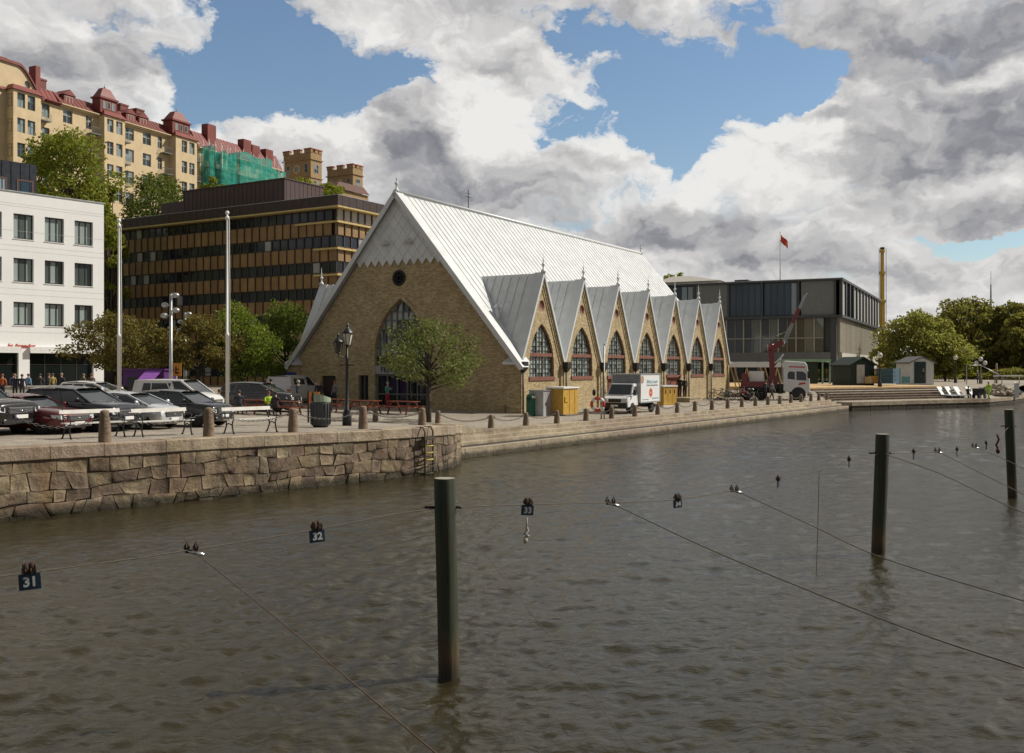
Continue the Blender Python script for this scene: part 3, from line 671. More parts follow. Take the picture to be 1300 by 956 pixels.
# side gables
def gable_unit(i, side):
    """one pointed side gable: local frame along the side wall"""
    yc = BW * (i + .5); h = BW / 2 - .06; x = 0 if side > 0 else -WX_
    o_ = (x, 0, 0); s = side
    ux = (0, s, 0); y_of = lambda a: s * a                      # plate runs along +y on the water side
    g_sl = (PZ - VZ) / (BW / 2)
    # roof of the gable: two slopes running back into the main roof
    rb = MB(); xo = .12
    for d in (-1, 1):
        nseg = 8
        def rp(u, a, up=0):                                     # u across from ridge 0..1, a: 0 outer edge..1 where it dies into the main roof
            z = PZ + .08 - (PZ - VZ + .18) * u
            uin = (RZ - z) / SL                                 # horizontal distance from the main ridge where main roof has this height
            xi = -WX_ / 2 + s * (uin - .15); xe = x + s * xo
            xx = xe + (xi - xe) * a
            nz = (BW / 2) / math.hypot(BW / 2, PZ - VZ)
            return (xx, yc + d * (BW / 2 * u * 1.02 + up * .85), z + up * nz)
        rb.add([rp(0, 0), rp(1, 0), rp(1, 1), rp(0, 1)], [(0, 1, 2, 3) if d * s > 0 else (3, 2, 1, 0)])
        xr = abs((-WX_ / 2 + s * ((RZ - PZ) / SL)) - (x + s * xo))
        for k in range(nseg):                                   # seams at fixed distance from the edge
            dist = .55 + k * .6
            pts = []
            for u in np.linspace(0, 1, 9):
                z = PZ + .08 - (PZ - VZ + .18) * u; depth = abs((-WX_ / 2 + s * ((RZ - z) / SL - .15)) - (x + s * xo))
                if depth > dist: pts.append(rp(u, dist / depth, .02))
            if len(pts) > 1: rb.beam(pts[0], pts[-1], .035, .05)
        for k in range(9):
            u = r2.uniform(.15, .85); d0 = r2.randrange(7); dist = .55 + .6 * d0
            z = PZ - (PZ - VZ) * u; depth = abs((-WX_ / 2 + s * ((RZ - z) / SL)) - (x + s * xo))
            if depth > dist + .6: rb.beam(rp(u, dist / depth, .008), rp(u, (dist + .6) / depth, .008), .025, .02)
    g = rb.build('side_gable_roof', M['lead'], church)
    vb = MB()                                                   # broad verge strips + fascia
    for d in (-1, 1):
        nz = (BW / 2) / math.hypot(BW / 2, PZ - VZ)
        def q(u, xx, up): z = PZ + .1 - (PZ - VZ + .2) * u; return (x + s * xx, yc + d * (BW / 2 * u * 1.0 + up * .88), z + up * nz)
        vb.add([q(0, -.5, .07), q(.985, -.5, .07), q(.985, .2, .07), q(0, .2, .07), q(0, .2, -.1), q(.985, .2, -.1), q(0, -.5, .0), q(.985, -.5, .0), q(0, .12, -.1), q(.985, .12, -.1)], [(0, 1, 2, 3), (3, 2, 5, 4), (6, 7, 1, 0), (4, 5, 9, 8), (2, 1, 7, 5)])
    vb.build('verge', M['zinc'], g)
    finial(1.15, g, (x + s * .1, yc, PZ + .12), M['lead'])
    if side < 0 and i > 1: return
    # wall
    wb = MB(); isdoor = i in (2, 4) and side > 0
    W_, zs, za, zsill = 3.25, 2.95, 5.62, (2.22 if not isdoor else -.5)
    hole = arch(y_of(yc), zsill, W_, zs, za, 7)
    y0, y1 = yc - BW / 2 + .004, yc + BW / 2 - .004
    ou = [(y_of(y0), -1), (y_of(y1), -1), (y_of(y1), VZ - .1), (y_of(yc), PZ - .05), (y_of(y0), VZ - .1)]
    if s < 0: ou = [ou[1], ou[0], ou[4], ou[3], ou[2]]
    wb.plate(ou, [hole, circle(y_of(yc), 6.75, .36, 16)], o_, ux, (0, 0, 1), .34, False)
    for y in (y0, y1): wb.box(*sorted((x, x + s * .12)) [:1], min(y, y + (.42 if y == y0 else -.42)), -1, max(x, x + s * .12), max(y, y + (.42 if y == y0 else -.42)), VZ - .15)
    for d in (-1, 1):                                           # stepped brick rake under the verge
        for k, (t, off, pr) in enumerate(((.22, .10, .10), (.16, .30, .05))):
            a = Vector((x + s * pr / 2, yc + d * .02, PZ - .2 - off * 2)); b = Vector((x + s * pr / 2, yc + d * (BW / 2 - .02), VZ - .2 - off * 2))
            wb.beam(a, b, pr, t * 1.2, up=(s, 0, 0)) if False else wb.add([(x, a.y, a.z + t), (x + s * pr, a.y, a.z + t), (x + s * pr, a.y, a.z - t), (x, a.y, a.z - t), (x, b.y, b.z + t), (x + s * pr, b.y, b.z + t), (x + s * pr, b.y, b.z - t), (x, b.y, b.z - t)], [(0, 1, 5, 4), (1, 2, 6, 5), (2, 3, 7, 6)])
    wb.build('side_wall', M['brick'], church)
    vt = MB(); vt.M = Matrix.Translation((x - s * .12, yc, 6.75)) @ Matrix.Rotation(R(90) * s, 4, 'Y'); vt.lathe([(.05, 0), (.30, .02), (.34, .1), (.37, .1), (.37, 0)], n=16); vt.build('round_vent', M['trim'], church)
    # window: panes + bars
    ph = arch(y_of(yc), max(zsill, 2.22), W_, zs, za, 7)
    pb = MB(); nx_, nz_ = 8, 12                                  # small panes, each its own piece of glass
    hw_ = W_ / 2; zz = np.linspace(2.22, za, nz_ + 1)
    for a in range(nz_):
        z0, z1 = zz[a], zz[a + 1]
        for k in range(nx_):
            u0, u1 = -hw_ + W_ * k / nx_, -hw_ + W_ * (k + 1) / nx_
            l0, l1 = arch_half(W_, zs, za, z0), arch_half(W_, zs, za, z1 - 1e-4)
            cl_ = lambda v, l: max(-l, min(l, v))
            if min(abs(u0), abs(u1)) < l0:
                pb.add([(x - s * .22, yc + cl_(u0, l0), z0), (x - s * .22, yc + cl_(u1, l0), z0), (x - s * .22, yc + cl_(u1, l1), z1), (x - s * .22, yc + cl_(u0, l1), z1)], [(0, 1, 2, 3) if s > 0 else (3, 2, 1, 0)])
    wn_ = pb.build('pointed_window', M['pane'], church)
    fb = MB()
    for k in range(nx_ + 1):
        u = -hw_ + W_ * k / nx_; z = za - .02
        while z > 2.3 and arch_half(W_, zs, za, z) < abs(u) + .01: z -= .06
        wd = .045 if k in (3, 5) else .010
        if z > 2.5: fb.box(min(x - s * .2, x - s * .14), yc + u - wd, 2.22, max(x - s * .2, x - s * .14), yc + u + wd, z)
    for z in zz[1:-1]:
        l = arch_half(W_, zs, za, z); fb.box(min(x - s * .2, x - s * .15), yc - l, z - .009, max(x - s * .2, x - s * .15), yc + l, z + .009)
    fb.build('glazing_bar', M['bar'], wn_)
    tb = MB(); l = arch_half(W_, zs, za, 3.72)
    tb.box(min(x - s * .21, x - s * .05), yc - l, 3.52, max(x - s * .21, x - s * .05), yc + l, 3.74); tb.box(min(x - s * .2, x + s * .07), yc - W_ / 2 - .05, 2.0, max(x - s * .2, x + s * .07), yc + W_ / 2 + .05, 2.24)
    # timber lining of the arch
    for (a, b), (c, d_) in zip(ph[1:], ph[2:] + ph[:1]):
        tb.add([(x - s * .1, yc + (a - y_of(yc)) * s, b), (x - s * .1, yc + (c - y_of(yc)) * s, d_), (x - s * .1, yc + (c - y_of(yc)) * s * .94, d_ - (.09 if d_ > 3.6 else 0)), (x - s * .1, yc + (a - y_of(yc)) * s * .94, b - (.09 if b > 3.6 else 0))], [(0, 1, 2, 3)])
    tb.build('window_trim', M['trim'], wn_)
    if isdoor:
        db = MB(); db.box(x - .26, yc - W_ / 2, -.5, x - .2, yc + W_ / 2, 2.2)
        for k in range(13): db.box(x - .2, yc - W_ / 2 + .02 + k * .27, -.4, x - .185, yc - W_ / 2 + .035 + k * .27, 2.2)
        for z in (.1, 1.2, 2.05): db.box(x - .2, yc - W_ / 2, z, x - .16, yc + W_ / 2, z + .1)
        dr = db.build('timber_door', pm('red timber door', (.25, .085, .05), .7, var=.2, streak=.3), church)
        db = MB(); db.box(x - .16, yc - 1.2, .0, x - .13, yc - .35, 1.75); db.build('wicket', pm('dark red door', (.12, .035, .025), .6), dr)
        db = MB(); db.tube([(x + .02, yc + .2, 2.45), (x + .3, yc + .2, 2.55), (x + .42, yc + .2, 2.4)], .03, 6); db.lathe([(.2, 0), (.05, .16)], (x + .42, yc + .2, 2.22), 10); db.build('door_lamp', M['black'], church)
    if side > 0:
        hb = MB(); y = yc - BW / 2; hb.box(x + .13, y - .24, 2.78, x + .50, y + .24, 3.18); hb.add([(x + .13, y - .24, 2.78), (x + .5, y - .24, 2.78), (x + .5, y + .24, 2.78), (x + .13, y + .24, 2.78), (x + .2, y - .08, 2.5), (x + .34, y - .08, 2.5), (x + .34, y + .08, 2.5), (x + .2, y + .08, 2.5)], [(0, 1, 5, 4), (1, 2, 6, 5), (2, 3, 7, 6), (3, 0, 4, 7)])
        hp = hb.build('rain_hopper', M['black'], church)
        tb = MB(); tb.tube([(x + .27, y, 2.55), (x + .27, y, -.1)], .065, 8); tb.build('downpipe', pm('brown downpipe', (.09, .07, .05), .6), hp)
for i in range(NB): gable_unit(i, 1)
for i in range(NB): gable_unit(i, -1)
# roof pipe with cowl, near the eaves
mb = MB(); px_, py_ = -2.1, .9
mb.tube([(px_, py_, rz_(px_) - .3), (px_, py_, rz_(px_) + .75)], .14, 10); mb.lathe([(.10, 0), (.24, .03), (.24, .1), (.12, .22)], (px_, py_, rz_(px_) + .72), 10); mb.build('vent_pipe', M['zinc'], church)
# blue street name plate on the left pier
mb = MB(); mb.box(-WX_ - .62, -.33, 2.05, -WX_ + .34, -.29, 2.5); bp_ = mb.build('street_plate', pm('blue enamel', (.015, .05, .22), .35), church)
# ================================================================== other buildings
def rect_wall(mb, w, h0, h1, opens, o, ux, depth=.2, mi=0):
    """wall rectangle x 0..w, z h0..h1 in plane (ux, z) with rectangular openings and reveals"""
    o, ux = Vector(o), Vector(ux); nn = ux.cross(Vector((0, 0, 1)))
    xs_ = sorted({0, w} | {round(v, 4) for a in opens for v in (a[0], a[2]) if 0 < v < w}); zs_ = sorted({h0, h1} | {round(v, 4) for a in opens for v in (a[1], a[3]) if h0 < v < h1})
    T = lambda a, z, d=0: tuple(o + ux * a + Vector((0, 0, z)) - nn * d)
    for z0, z1 in zip(zs_, zs_[1:]):
        run = None
        for x0, x1 in zip(xs_, xs_[1:]):
            c = ((x0 + x1) / 2, (z0 + z1) / 2)
            if any(a[0] < c[0] < a[2] and a[1] < c[1] < a[3] for a in opens): 
                continue
            mb.add([T(x0, z0), T(x1, z0), T(x1, z1), T(x0, z1)], [(0, 1, 2, 3)], mi, False)
    for a in opens:
        x0, z0, x1, z1 = a
        for p, q in (((x0, z0), (x1, z0)), ((x1, z0), (x1, z1)), ((x1, z1), (x0, z1)), ((x0, z1), (x0, z0))):
            mb.add([T(*p), T(*q), T(q[0], q[1], depth), T(p[0], p[1], depth)], [(0, 1, 2, 3)], mi, False)
WIN_CACHE = {}
def window(parent, o, ux, w, h, mats, cols=2, rows=1, bar=.06, depth=.16, name='window', transom=None):
    """a framed window: frame part with its panes below it; shared meshes"""
    key = (round(w, 2), round(h, 2), cols, rows, mats[0].name, mats[1].name, bar, transom)
    if key not in WIN_CACHE:
        f = MB()
        for k in range(cols + 1): x = w * k / cols; f.box(max(0, x - bar / (1 if 0 < k < cols else .5) * .5) if k else 0, 0, 0, min(w, x + bar * .5) if k < cols else w, .06, h) if 0 < k < cols else f.box(0 if k == 0 else w - bar, 0, 0, bar if k == 0 else w, .06, h)
        for k in range(rows + 1):
            z = h * k / rows if not (transom and k == 1) else transom
            z0, z1 = (0, bar) if k == 0 else ((h - bar, h) if k == rows else (z - bar / 2, z + bar / 2))
            f.box(bar, .002, z0, w - bar, .055, z1)
        p = MB()
        zz = [h * k / rows for k in range(rows + 1)]
        if transom: zz[1] = transom
        for k in range(cols):
            for j in range(rows): p.add([(w * k / cols, .035, zz[j]), (w * (k + 1) / cols, .035, zz[j]), (w * (k + 1) / cols, .035, zz[j + 1]), (w * k / cols, .035, zz[j + 1])], [(0, 1, 2, 3)])
        fo = f.build(name, mats[0]); po = p.build('pane', mats[1], fo); WIN_CACHE[key] = (fo.data, po.data); bpy.data.objects.remove(po); bpy.data.objects.remove(fo)
    fd, pd = WIN_CACHE[key]
    fo = bpy.data.objects.new(name, fd); col.objects.link(fo); fo.parent = parent
    ux = Vector(ux); nn = ux.cross(Vector((0, 0, 1))); fo.location = Vector(o) - nn * depth; fo.rotation_euler = (0, 0, math.atan2(ux.y, ux.x))
    po = bpy.data.objects.new('pane', pd); col.objects.link(po); po.parent = fo
    return fo
M['wframe'] = pm('dark window frame', (.03, .026, .024), .5, var=.2)
M['office_glass'] = glass_mat('office glass', (.02, .028, .038), (.33, .34, .33), .10, .06, .6, .05)
M['blue_glass'] = glass_mat('sky blue glass', (.03, .055, .085), (.26, .33, .37), .35, .05, .7, .06)
M['flat_glass'] = glass_mat('flat glass', (.035, .05, .052), (.13, .155, .13), .35, .05, .7, .08)
# ---------------------------------------------------------------- brown office block
OY = 110.0; oc = ray(428, OY); oz = 1.6
office = thing('office_block', 'brown and ochre office block with long ribbon windows standing behind the market hall', 'office building', (oc.x, oc.y, oz), BR)
htop = CZ + (HY - 249) / F * OY - oz
OL, OD = 40.0, 15.0
ochre = pm('ochre panels', (.27, .165, .066), .6, var=.18, scale=.8, island=.12, streak=.25)
dbrown = pm('dark brown metal', (.045, .026, .021), .5, var=.25, streak=.2)
yel = pm('pale yellow ledge', (.52, .40, .16), .6, var=.15)
pitch = 2.93; z = htop - 1.55
faces = [((0, 0, 0), (-1, 0, 0), OL, True), ((0, 0, 0), (0, 1, 0), OD, False)]
core = MB(); core.box(-OL, .35, -.5, -.35, OD, htop - .1); core.build('core', dbrown, office)
par = MB(); par.box(-OL - .5, -.75, htop - 1.15, .75, OD + .3, htop); 
for k in range(int(OL / 1.22)): par.box(-OL + k * 1.22, -.77, htop - 1.12, -OL + k * 1.22 + .05, -.745, htop - .03)
for k in range(int(OD / 1.22)): par.box(.745, k * 1.22, htop - 1.12, .77, k * 1.22 + .05, htop - .03)
par.build('parapet', dbrown, office)
b_ = MB(); b_.box(-OL - .5, -.80, htop - 1.32, .80, OD + .3, htop - 1.155); b_.build('eaves_band', yel, office)
b_ = MB(); b_.box(-OL - .5, -.78, htop + .003, .78, OD + .3, htop + .06); b_.build('roof_edge', M['steel'], office)
k = 0; zt = htop - 1.35
while zt > .3:
    wh = 1.32 if k else 1.25; off = -.45 if k == 0 else 0.0
    zb = zt - wh
    b_ = MB(); g_ = MB(); nb = int(OL / 1.22)
    # ribbon glazing front: every pane its own sheet, plus mullions
    if k: s0_, s1_ = -OL, 0
    else: s0_, s1_ = -OL, -.8
    y = .12
    n_ = int((s1_ - s0_) / 1.22); st_ = (s1_ - s0_) / n_
    for j in range(n_):
        x0 = s0_ + st_ * j; g_.add([(x0, y, zb), (x0 + st_, y, zb), (x0 + st_, y, zt), (x0, y, zt)], [(0, 1, 2, 3)])
        b_.box(x0 - .09, y - .10, zb, x0 + .09, y - .003, zt)
        b_.box(x0 + .0, y - .06, zb, x0 + st_, y - .005, zb + .09); b_.box(x0, y - .06, zt - .1, x0 + st_, y - .005, zt)
        if j % 2 == 0 and k: pass
    xr = -.12; n2 = int(OD / 1.22); st2 = OD / n2
    for j in range(n2):
        y0 = st2 * j; g_.add([(xr, y0, zb), (xr, y0 + st2, zb), (xr, y0 + st2, zt), (xr, y0, zt)], [(0, 1, 2, 3)], 1 if k == 0 and j % 4 != 3 else 0)
        b_.box(xr + .003, y0 - .09, zb, xr + .1, y0 + .09, zt); b_.box(xr + .005, y0, zb, xr + .06, y0 + st2, zb + .09)
    gw = g_.build('ribbon_window', [M['office_glass'], pm('pale blinds', (.50, .47, .41), .5, var=.12, island=.12)], office); b_.build('mullion', dbrown, gw)
    # spandrel below
    sb_ = MB(); sh_ = pitch - wh; zz0 = zb - sh_
    for j in range(n_):
        x0 = s0_ + st_ * j; sb_.box(x0 + .02, -.02, zz0 + .02, x0 + st_ - .02, .3, zb - .02)
        sb_.box(x0 - .045, -.14, zz0, x0 + .045, -.02, zb, 1)
    sb_.box(s0_, .04, zz0, s1_, .3, zb, 1)
    for j in range(n2):
        y0 = st2 * j; sb_.box(-.3, y0 + .02, zz0 + .02, .02, y0 + st2 - .02, zb - .02); sb_.box(.02, y0 - .045, zz0, .14, y0 + .045, zb, 1)
    sb_.box(-.3, 0.3, zz0, -.04, OD, zb, 1)
    sb_.build('spandrel', [ochre, dbrown], office)
    lb = MB(); e = .36; 
    lb.box(-3.2 if k else -6, -e, zb - .34, e, .0, zb - .14); lb.box(.003, .0, zb - .342, e, OD, zb - .142); lb.build('ledge', yel, office)
    zt -= pitch; k += 1
# roof plant room
b_ = MB(); x0, x1 = -27.5, -10.0
b_.box(x0, 2.2, htop, x1, 9, htop + 3.3); b_.box(x0 - 5.3, 3.2, htop, x0, 9, htop + 2.4)
for k in range(24): b_.box(x0 + .3 + k * .73, 2.17, htop + .1, x0 + .34 + k * .73, 2.2, htop + 3.2)
for k in range(9): b_.box(x1, 2.5 + k * .73, htop + .1, x1 + .03, 2.54 + k * .73, htop + 3.2)
b_.box(x0 - .1, 2.1, htop + 3.3, x1 + .1, 9.1, htop + 3.42)
b_.build('plant_room', pm('maroon metal cladding', (.062, .033, .03), .5, var=.15, streak=.2), office)

# ---------------------------------------------------------------- white building, left
wy = Vector((.636, .772, 0)).normalized(); wang = math.atan2(-wy.x, wy.y)
wc = ray(132, 82.0); wz = 1.62
white = thing('white_building', 'white panelled building with square dark windows and a shop front at the left edge', 'building', (wc.x, wc.y, wz), wang)
H_ = CZ + (HY - 259) / F * 82 - wz; WL = 19.0
wm = pm('white cladding', (.82, .82, .81), .5, var=.03, scale=.5, streak=.05)
rows_z = []
for ytop, ybot in ((282.5, 312.5), (335.5, 364), (388, 416)):       # right-hand column, photo rows at its right edge
    Yw = 82 - .9 * .772
    rows_z.append((CZ + (HY - ybot) / F * Yw - wz, CZ + (HY - ytop) / F * Yw - wz))
ops = []
for z0, z1 in rows_z:
    for c in range(7):
        y1 = WL - .95 - c * 2.42; ops.append((y1 - 1.55, z0, y1, z1))
shop = [(WL - 6.1, .2, WL - .9, 4.05 - .6), (WL - 13.2, .2, WL - 6.95, 3.45)]
b_ = MB(); rect_wall(b_, WL, -.5, H_, ops + shop, (0, -WL, 0), (0, 1, 0), .28)
b_.box(-12, -WL, -.5, -.4, 0, H_ - .05); b_.box(-12, -.02, -.5, 0, 0, H_)
b_.build('facade', wm, white)
b_ = MB()                                                        # panel joints: thin raised strips, the gap's shadow put into their grey
for z in [H_ - .9, H_ - 3.0] + [z0 - .55 for z0, z1 in rows_z] + [z1 + .55 for z0, z1 in rows_z]: b_.box(.0005, -WL, z, .006, 0, z + .018)
b_.build('panel_joint', pm('painted joint shadow', (.42, .42, .41), .7), white)
b_ = MB(); b_.box(-12.1, -WL, H_ + .003, .06, .05, H_ + .1); b_.build('roof_edge', M['steel'], white)
for a in ops:
    fo = window(white, (0, -WL + a[0], a[1]), (0, 1, 0), a[2] - a[0], a[3] - a[1], (M['wframe'], M['wh_glass'] if 'wh_glass' in M else M.setdefault('wh_glass', glass_mat('curtained glass', (.10, .13, .12), (.30, .36, .34), .6, .06, .5, .05))), 3, 1, .09, .24)
for a in ops:
    sp_ = MB(); sp_.box(-.02, -WL + a[0] - .06, a[1] - .06, .05, -WL + a[2] + .06, a[1] - .004); sp_.build('sill', M['white'], white)
for a in shop: window(white, (0, -WL + a[0], a[1]), (0, 1, 0), a[2] - a[0], a[3] - a[1], (M['wframe'], M['darkpane']), 4, 2, .07, .26, 'shop_window', 2.2)
for a in shop:
    b_ = MB(); y0, y1 = -WL + a[0] - .1, -WL + a[2] + .05
    b_.box(.0, y0, a[3] + .05, .34, y1, a[3] + .33); b_.box(.30, y0, a[3] - .16, .335, y1, a[3] + .05); b_.build('awning', M['white'], white)
text_obj('sign_lettering', 'ht öppnder', .46, pm('red letters', (.45, .05, .025), .5), white, Matrix.Translation((.02, -6.75, rows_z[2][0] - 1.62)) @ Matrix.Rotation(R(90), 4, 'Z') @ RX, .02, 'CENTER', .25, .012)
b_ = MB(); b_.box(-11, -WL, H_ + .1, -3.2, -4.1, H_ + 3.0)
for k in range(20): b_.box(-3.2, -WL + .3 + k * .74, H_ + .15, -3.16, -WL + .36 + k * .74, H_ + 2.95)
pe = b_.build('penthouse', pm('navy slate cladding', (.018, .022, .032), .4, var=.3), white)
for k in range(7): window(pe, (-3.15, -4.1 - 1.6 - k * 2.1, H_ + .35), (0, 1, 0), 1.35, 1.3, (pm('brown window frame', (.09, .045, .03), .6), M['blue_glass']), 1, 1, .14, .0)

# ---------------------------------------------------------------- grey glass building, right
gc = ray(1062, 135.0); gz = 1.7; gyv = Vector((.4437, .896, 0)); gang = math.atan2(-gyv.x, gyv.y)
grey = thing('glass_hall', 'dark grey flat roofed building with a glass curtain wall and a projecting top storey', 'building', (gc.x, gc.y, gz), gang)
def gzz(y, Y=135.0): return CZ + (HY - y) / F * Y - gz
gt, gb, gm0, gs = gzz(354), gzz(400), gzz(447), gzz(459)
GL, GD = 30.0, 48.0
gdk = pm('dark grey metal', (.058, .066, .073), .45, var=.15, streak=.1); gpan = pm('grey wall panel', (.195, .21, .215), .6, var=.1, streak=.15); gcon = pm('grey spandrel', (.18, .185, .185), .7, var=.12, streak=.2)
b_ = MB(); b_.box(-GL - .6, -.9, gt - .22, .9, GD + .5, gt); b_.box(-GL - .6, -.9, gb - .35, .9, GD + .5, gb); b_.box(-GL, -.62, gb + .003, -.003, .5, gt - .225) if False else None
b_.box(-GL, .6, gm0 + .1, -.6, GD, gt - .23); b_.build('frame', gdk, grey)
b_ = MB(); b_.box(-GL - .65, -.95, gt + .003, .95, GD + .55, gt + .08); b_.build('roof_edge', M['steel'], grey)
fx = lambda p: -(1062 - p) / (1062 - 897.5) * 19.55          # along the front, by photo column
bays = [(855, 895, 'g'), (897.5, 936.8, 'p'), (939, 977, 'g'), (980, 1019, 'g'), (1023, 1060, 'p')]
for p0, p1, kd in bays:
    x0, x1 = fx(p0), fx(p1)
    if kd == 'p': b_ = MB(); b_.box(x0, -.55, gb + .02, x1, -.4, gt - .24); b_.build('wall_panel', gpan, grey)
    else: window(grey, (x0, -.5, gb + .02), (1, 0, 0), x1 - x0, gt - gb - .26, (M['bluef'] if 'bluef' in M else M.setdefault('bluef', pm('blue steel frame', (.02, .045, .075), .4)), M['blue_glass']), 5, 1, .16, .0)
    b_ = MB(); b_.box(x1, -.75, gb + .003, x1 + (fx(939) - fx(936.8)), -.3, gt - .225); b_.build('column', gdk, grey)
b_ = MB(); y_ = .8; 
while y_ < GD - 2: y_ += 3.95
for k in range(12):                                              # upper storey, right-hand side
    y0 = .5 + k * 3.95; kd = k in (1, 2)
    b_ = MB(); b_.box(.45, y0, gb + .02, .58, y0 + 3.0, gt - .24); b_.build('wall_panel', pm('pale panel', (.42, .41, .39), .6, var=.08) if not kd else M['darkpane'], grey)
    b_ = MB(); b_.box(.42, y0 - .8, gb + .003, .80, y0 - .08, gt - .225); b_.build('column', gdk, grey)
# curtain wall front
xs_ = [-GL + .2 + k * 1.22 for k in range(int((GL - .8) / 1.22) + 1)]
g_, b_ = MB(), MB()
zmid = gm0 + (gb - .35 - gm0) * .42
for j, x in enumerate(xs_[:-1]):
    for z0, z1 in ((gm0, zmid), (zmid, gb - .36)): g_.add([(x, .12, z0), (x + 1.22, .12, z0), (x + 1.22, .12, z1), (x, .12, z1)], [(0, 1, 2, 3)])
    w_ = .17 if j % 2 == 0 else .06
    b_.box(x - w_ / 2, -.12, gm0, x + w_ / 2, .117, gb - .355)
b_.box(xs_[0], -.05, zmid - .06, xs_[-1], .1, zmid + .06)
cw = g_.build('curtain_glass', M['flat_glass'], grey); b_.build('mullion', pm('grey fin', (.40, .385, .34), .5), cw)
b_ = MB(); b_.box(-GL, -.25, gs, -.002, .9, gm0 - .003); b_.build('spandrel', gcon, grey)
b_ = MB(); b_.box(-.75, -.27, -.5, .003, .5, gb - .37); b_.build('corner_pier', gdk, grey)
# right-hand side: vertical slats over the glass
g_, b_ = MB(), MB(); g_.box(-.4, .6, gm0, .0, GD, gb - .36)
for k in range(74): b_.box(.003, .7 + k * .64, gm0, .40, .7 + k * .64 + .26, gb - .36)
sl_ = g_.build('side_glass', M['flat_glass'], grey); b_.build('slat', pm('pale timber grey slat', (.42, .385, .32), .6, var=.15, island=.12), sl_)
b_ = MB(); b_.box(-.5, 3.0, gs - 1.0, .32, GD, gm0 - .004); b_.build('side_band', pm('pale concrete', (.5, .475, .42), .7, var=.1), grey)
# ground floor, recessed
b_ = MB(); b_.box(-GL, 3.2, -.5, -3.0, GD, gs); b_.build('ground_floor', M['darkpane'], grey)
for k in range(9): b_ = MB(); b_.box(-.9 - k * 3.3, .0, -.5, -.55 - k * 3.3, .35, gs - .003); b_.build('pillar', gcon, grey)
for k in range(12): b_ = MB(); b_.box(-.45, 3.5 + k * 3.9, -.5, -.1, 3.85 + k * 3.9, gs - 1.0); b_.build('pillar', gcon, grey)
b_ = MB(); b_.box(-15.0, 4, gt + .08, -13.0, 7, gt + .75); b_.build('roof_box', gdk, grey)
b_ = MB(); b_.box(-29, 10, gt + .08, -19, 30, gt + 1.3); b_.add([(-29.5, 9.5, gt + 1.3), (-18.5, 9.5, gt + 1.3), (-18.5, 30, gt + 1.3), (-29.5, 30, gt + 1.3), (-27, 12, gt + 2.4), (-24, 12, gt + 2.4)], [(0, 1, 5, 4), (1, 2, 5), (3, 0, 4), (2, 3, 4, 5)]); b_.build('roof_room', pm('pale roof room', (.5, .47, .42), .7), grey)
fp = ray(990.5, 139.0); fzb = gzz(354) + gz
flag = thing('flagpole', 'thin flagpole with a small red flag on the roof of the dark grey building', 'flagpole', (fp.x, fp.y, fzb + .05))
fh = (353 - 291) / F * 139
b_ = MB(); b_.tube([(0, 0, 0), (0, 0, fh)], [.09, .05], 8); b_.ball((0, 0, fh), .1); b_.build('pole', M['white'], flag)
b_ = MB(); vs, fs = [], []
for i in range(9):
    for j in range(4):
        u, v = i / 8, j / 3; vs.append((.05 + u * 1.05 , .12 * math.sin(u * 7 + v), fh - .15 - v * 1.05 - u * 1.25 - .1 * math.sin(u * 5)))
fs = [(i * 4 + j, i * 4 + 4 + j, i * 4 + 5 + j, i * 4 + 1 + j) for i in range(8) for j in range(3)]
b_.add(vs, fs, 0, True); b_.build('flag', pm('red flag cloth', (.55, .07, .03), .8, var=.2), flag)

# ---------------------------------------------------------------- tenement row on the hill
yb = pm('cream brick', (.60, .47, .29), .85, var=.10, scale=.6, streak=.15); yb2 = pm('ochre brick', (.42, .27, .12), .85, var=.12, scale=.6)
red = pm('red sheet roof', (.19, .036, .026), .55, var=.18, scale=.8, streak=.2); redd = pm('dark red roof', (.16, .04, .03), .6, var=.25)
M['tglass'] = glass_mat('old panes', (.035, .05, .06), (.22, .27, .29), .35, .06, .6, .1); gfr = pm('green frame', (.07, .13, .11), .6); wfr = pm('pale frame', (.42, .42, .38), .6)
TA = math.atan2(-ty.x, ty.y); TZB = 18.0
TSP = 3.9
def TY(px): return 133 * TSC * 1232 / (1232 - px)
def tl(px): return (TY(px) - 133 * TSC) / ty.y
def tz(px, y): return CZ + (HY - y) / F * TY(px) - TZB
EAVE = sum(tz(p, y) for p, y in ((69, 129.6), (208, 170), (150, 154))) / 3
ROW = [tz(86, 149) - 1.0 - k * TSP for k in range(4)]
BASE = ROW[3] - 2
def tenement(name, label, p0, p1, sections, group=None):
    """sections: list of (kind, px0, px1, ...) laid along the +x face"""
    t = thing(name, label, 'apartment building', (T0.x, T0.y, TZB), TA, group)
    return t
def twin(t, x, ya, z0, w=1.15, h=1.95, fr=None): window(t, (x, ya, z0), (0, 1, 0), w, h, (fr or wfr, M['tglass']), 2, 2, .07, .18, transom=1.35)
def bay_win(px, w): a = tl(px); return a - w / 2
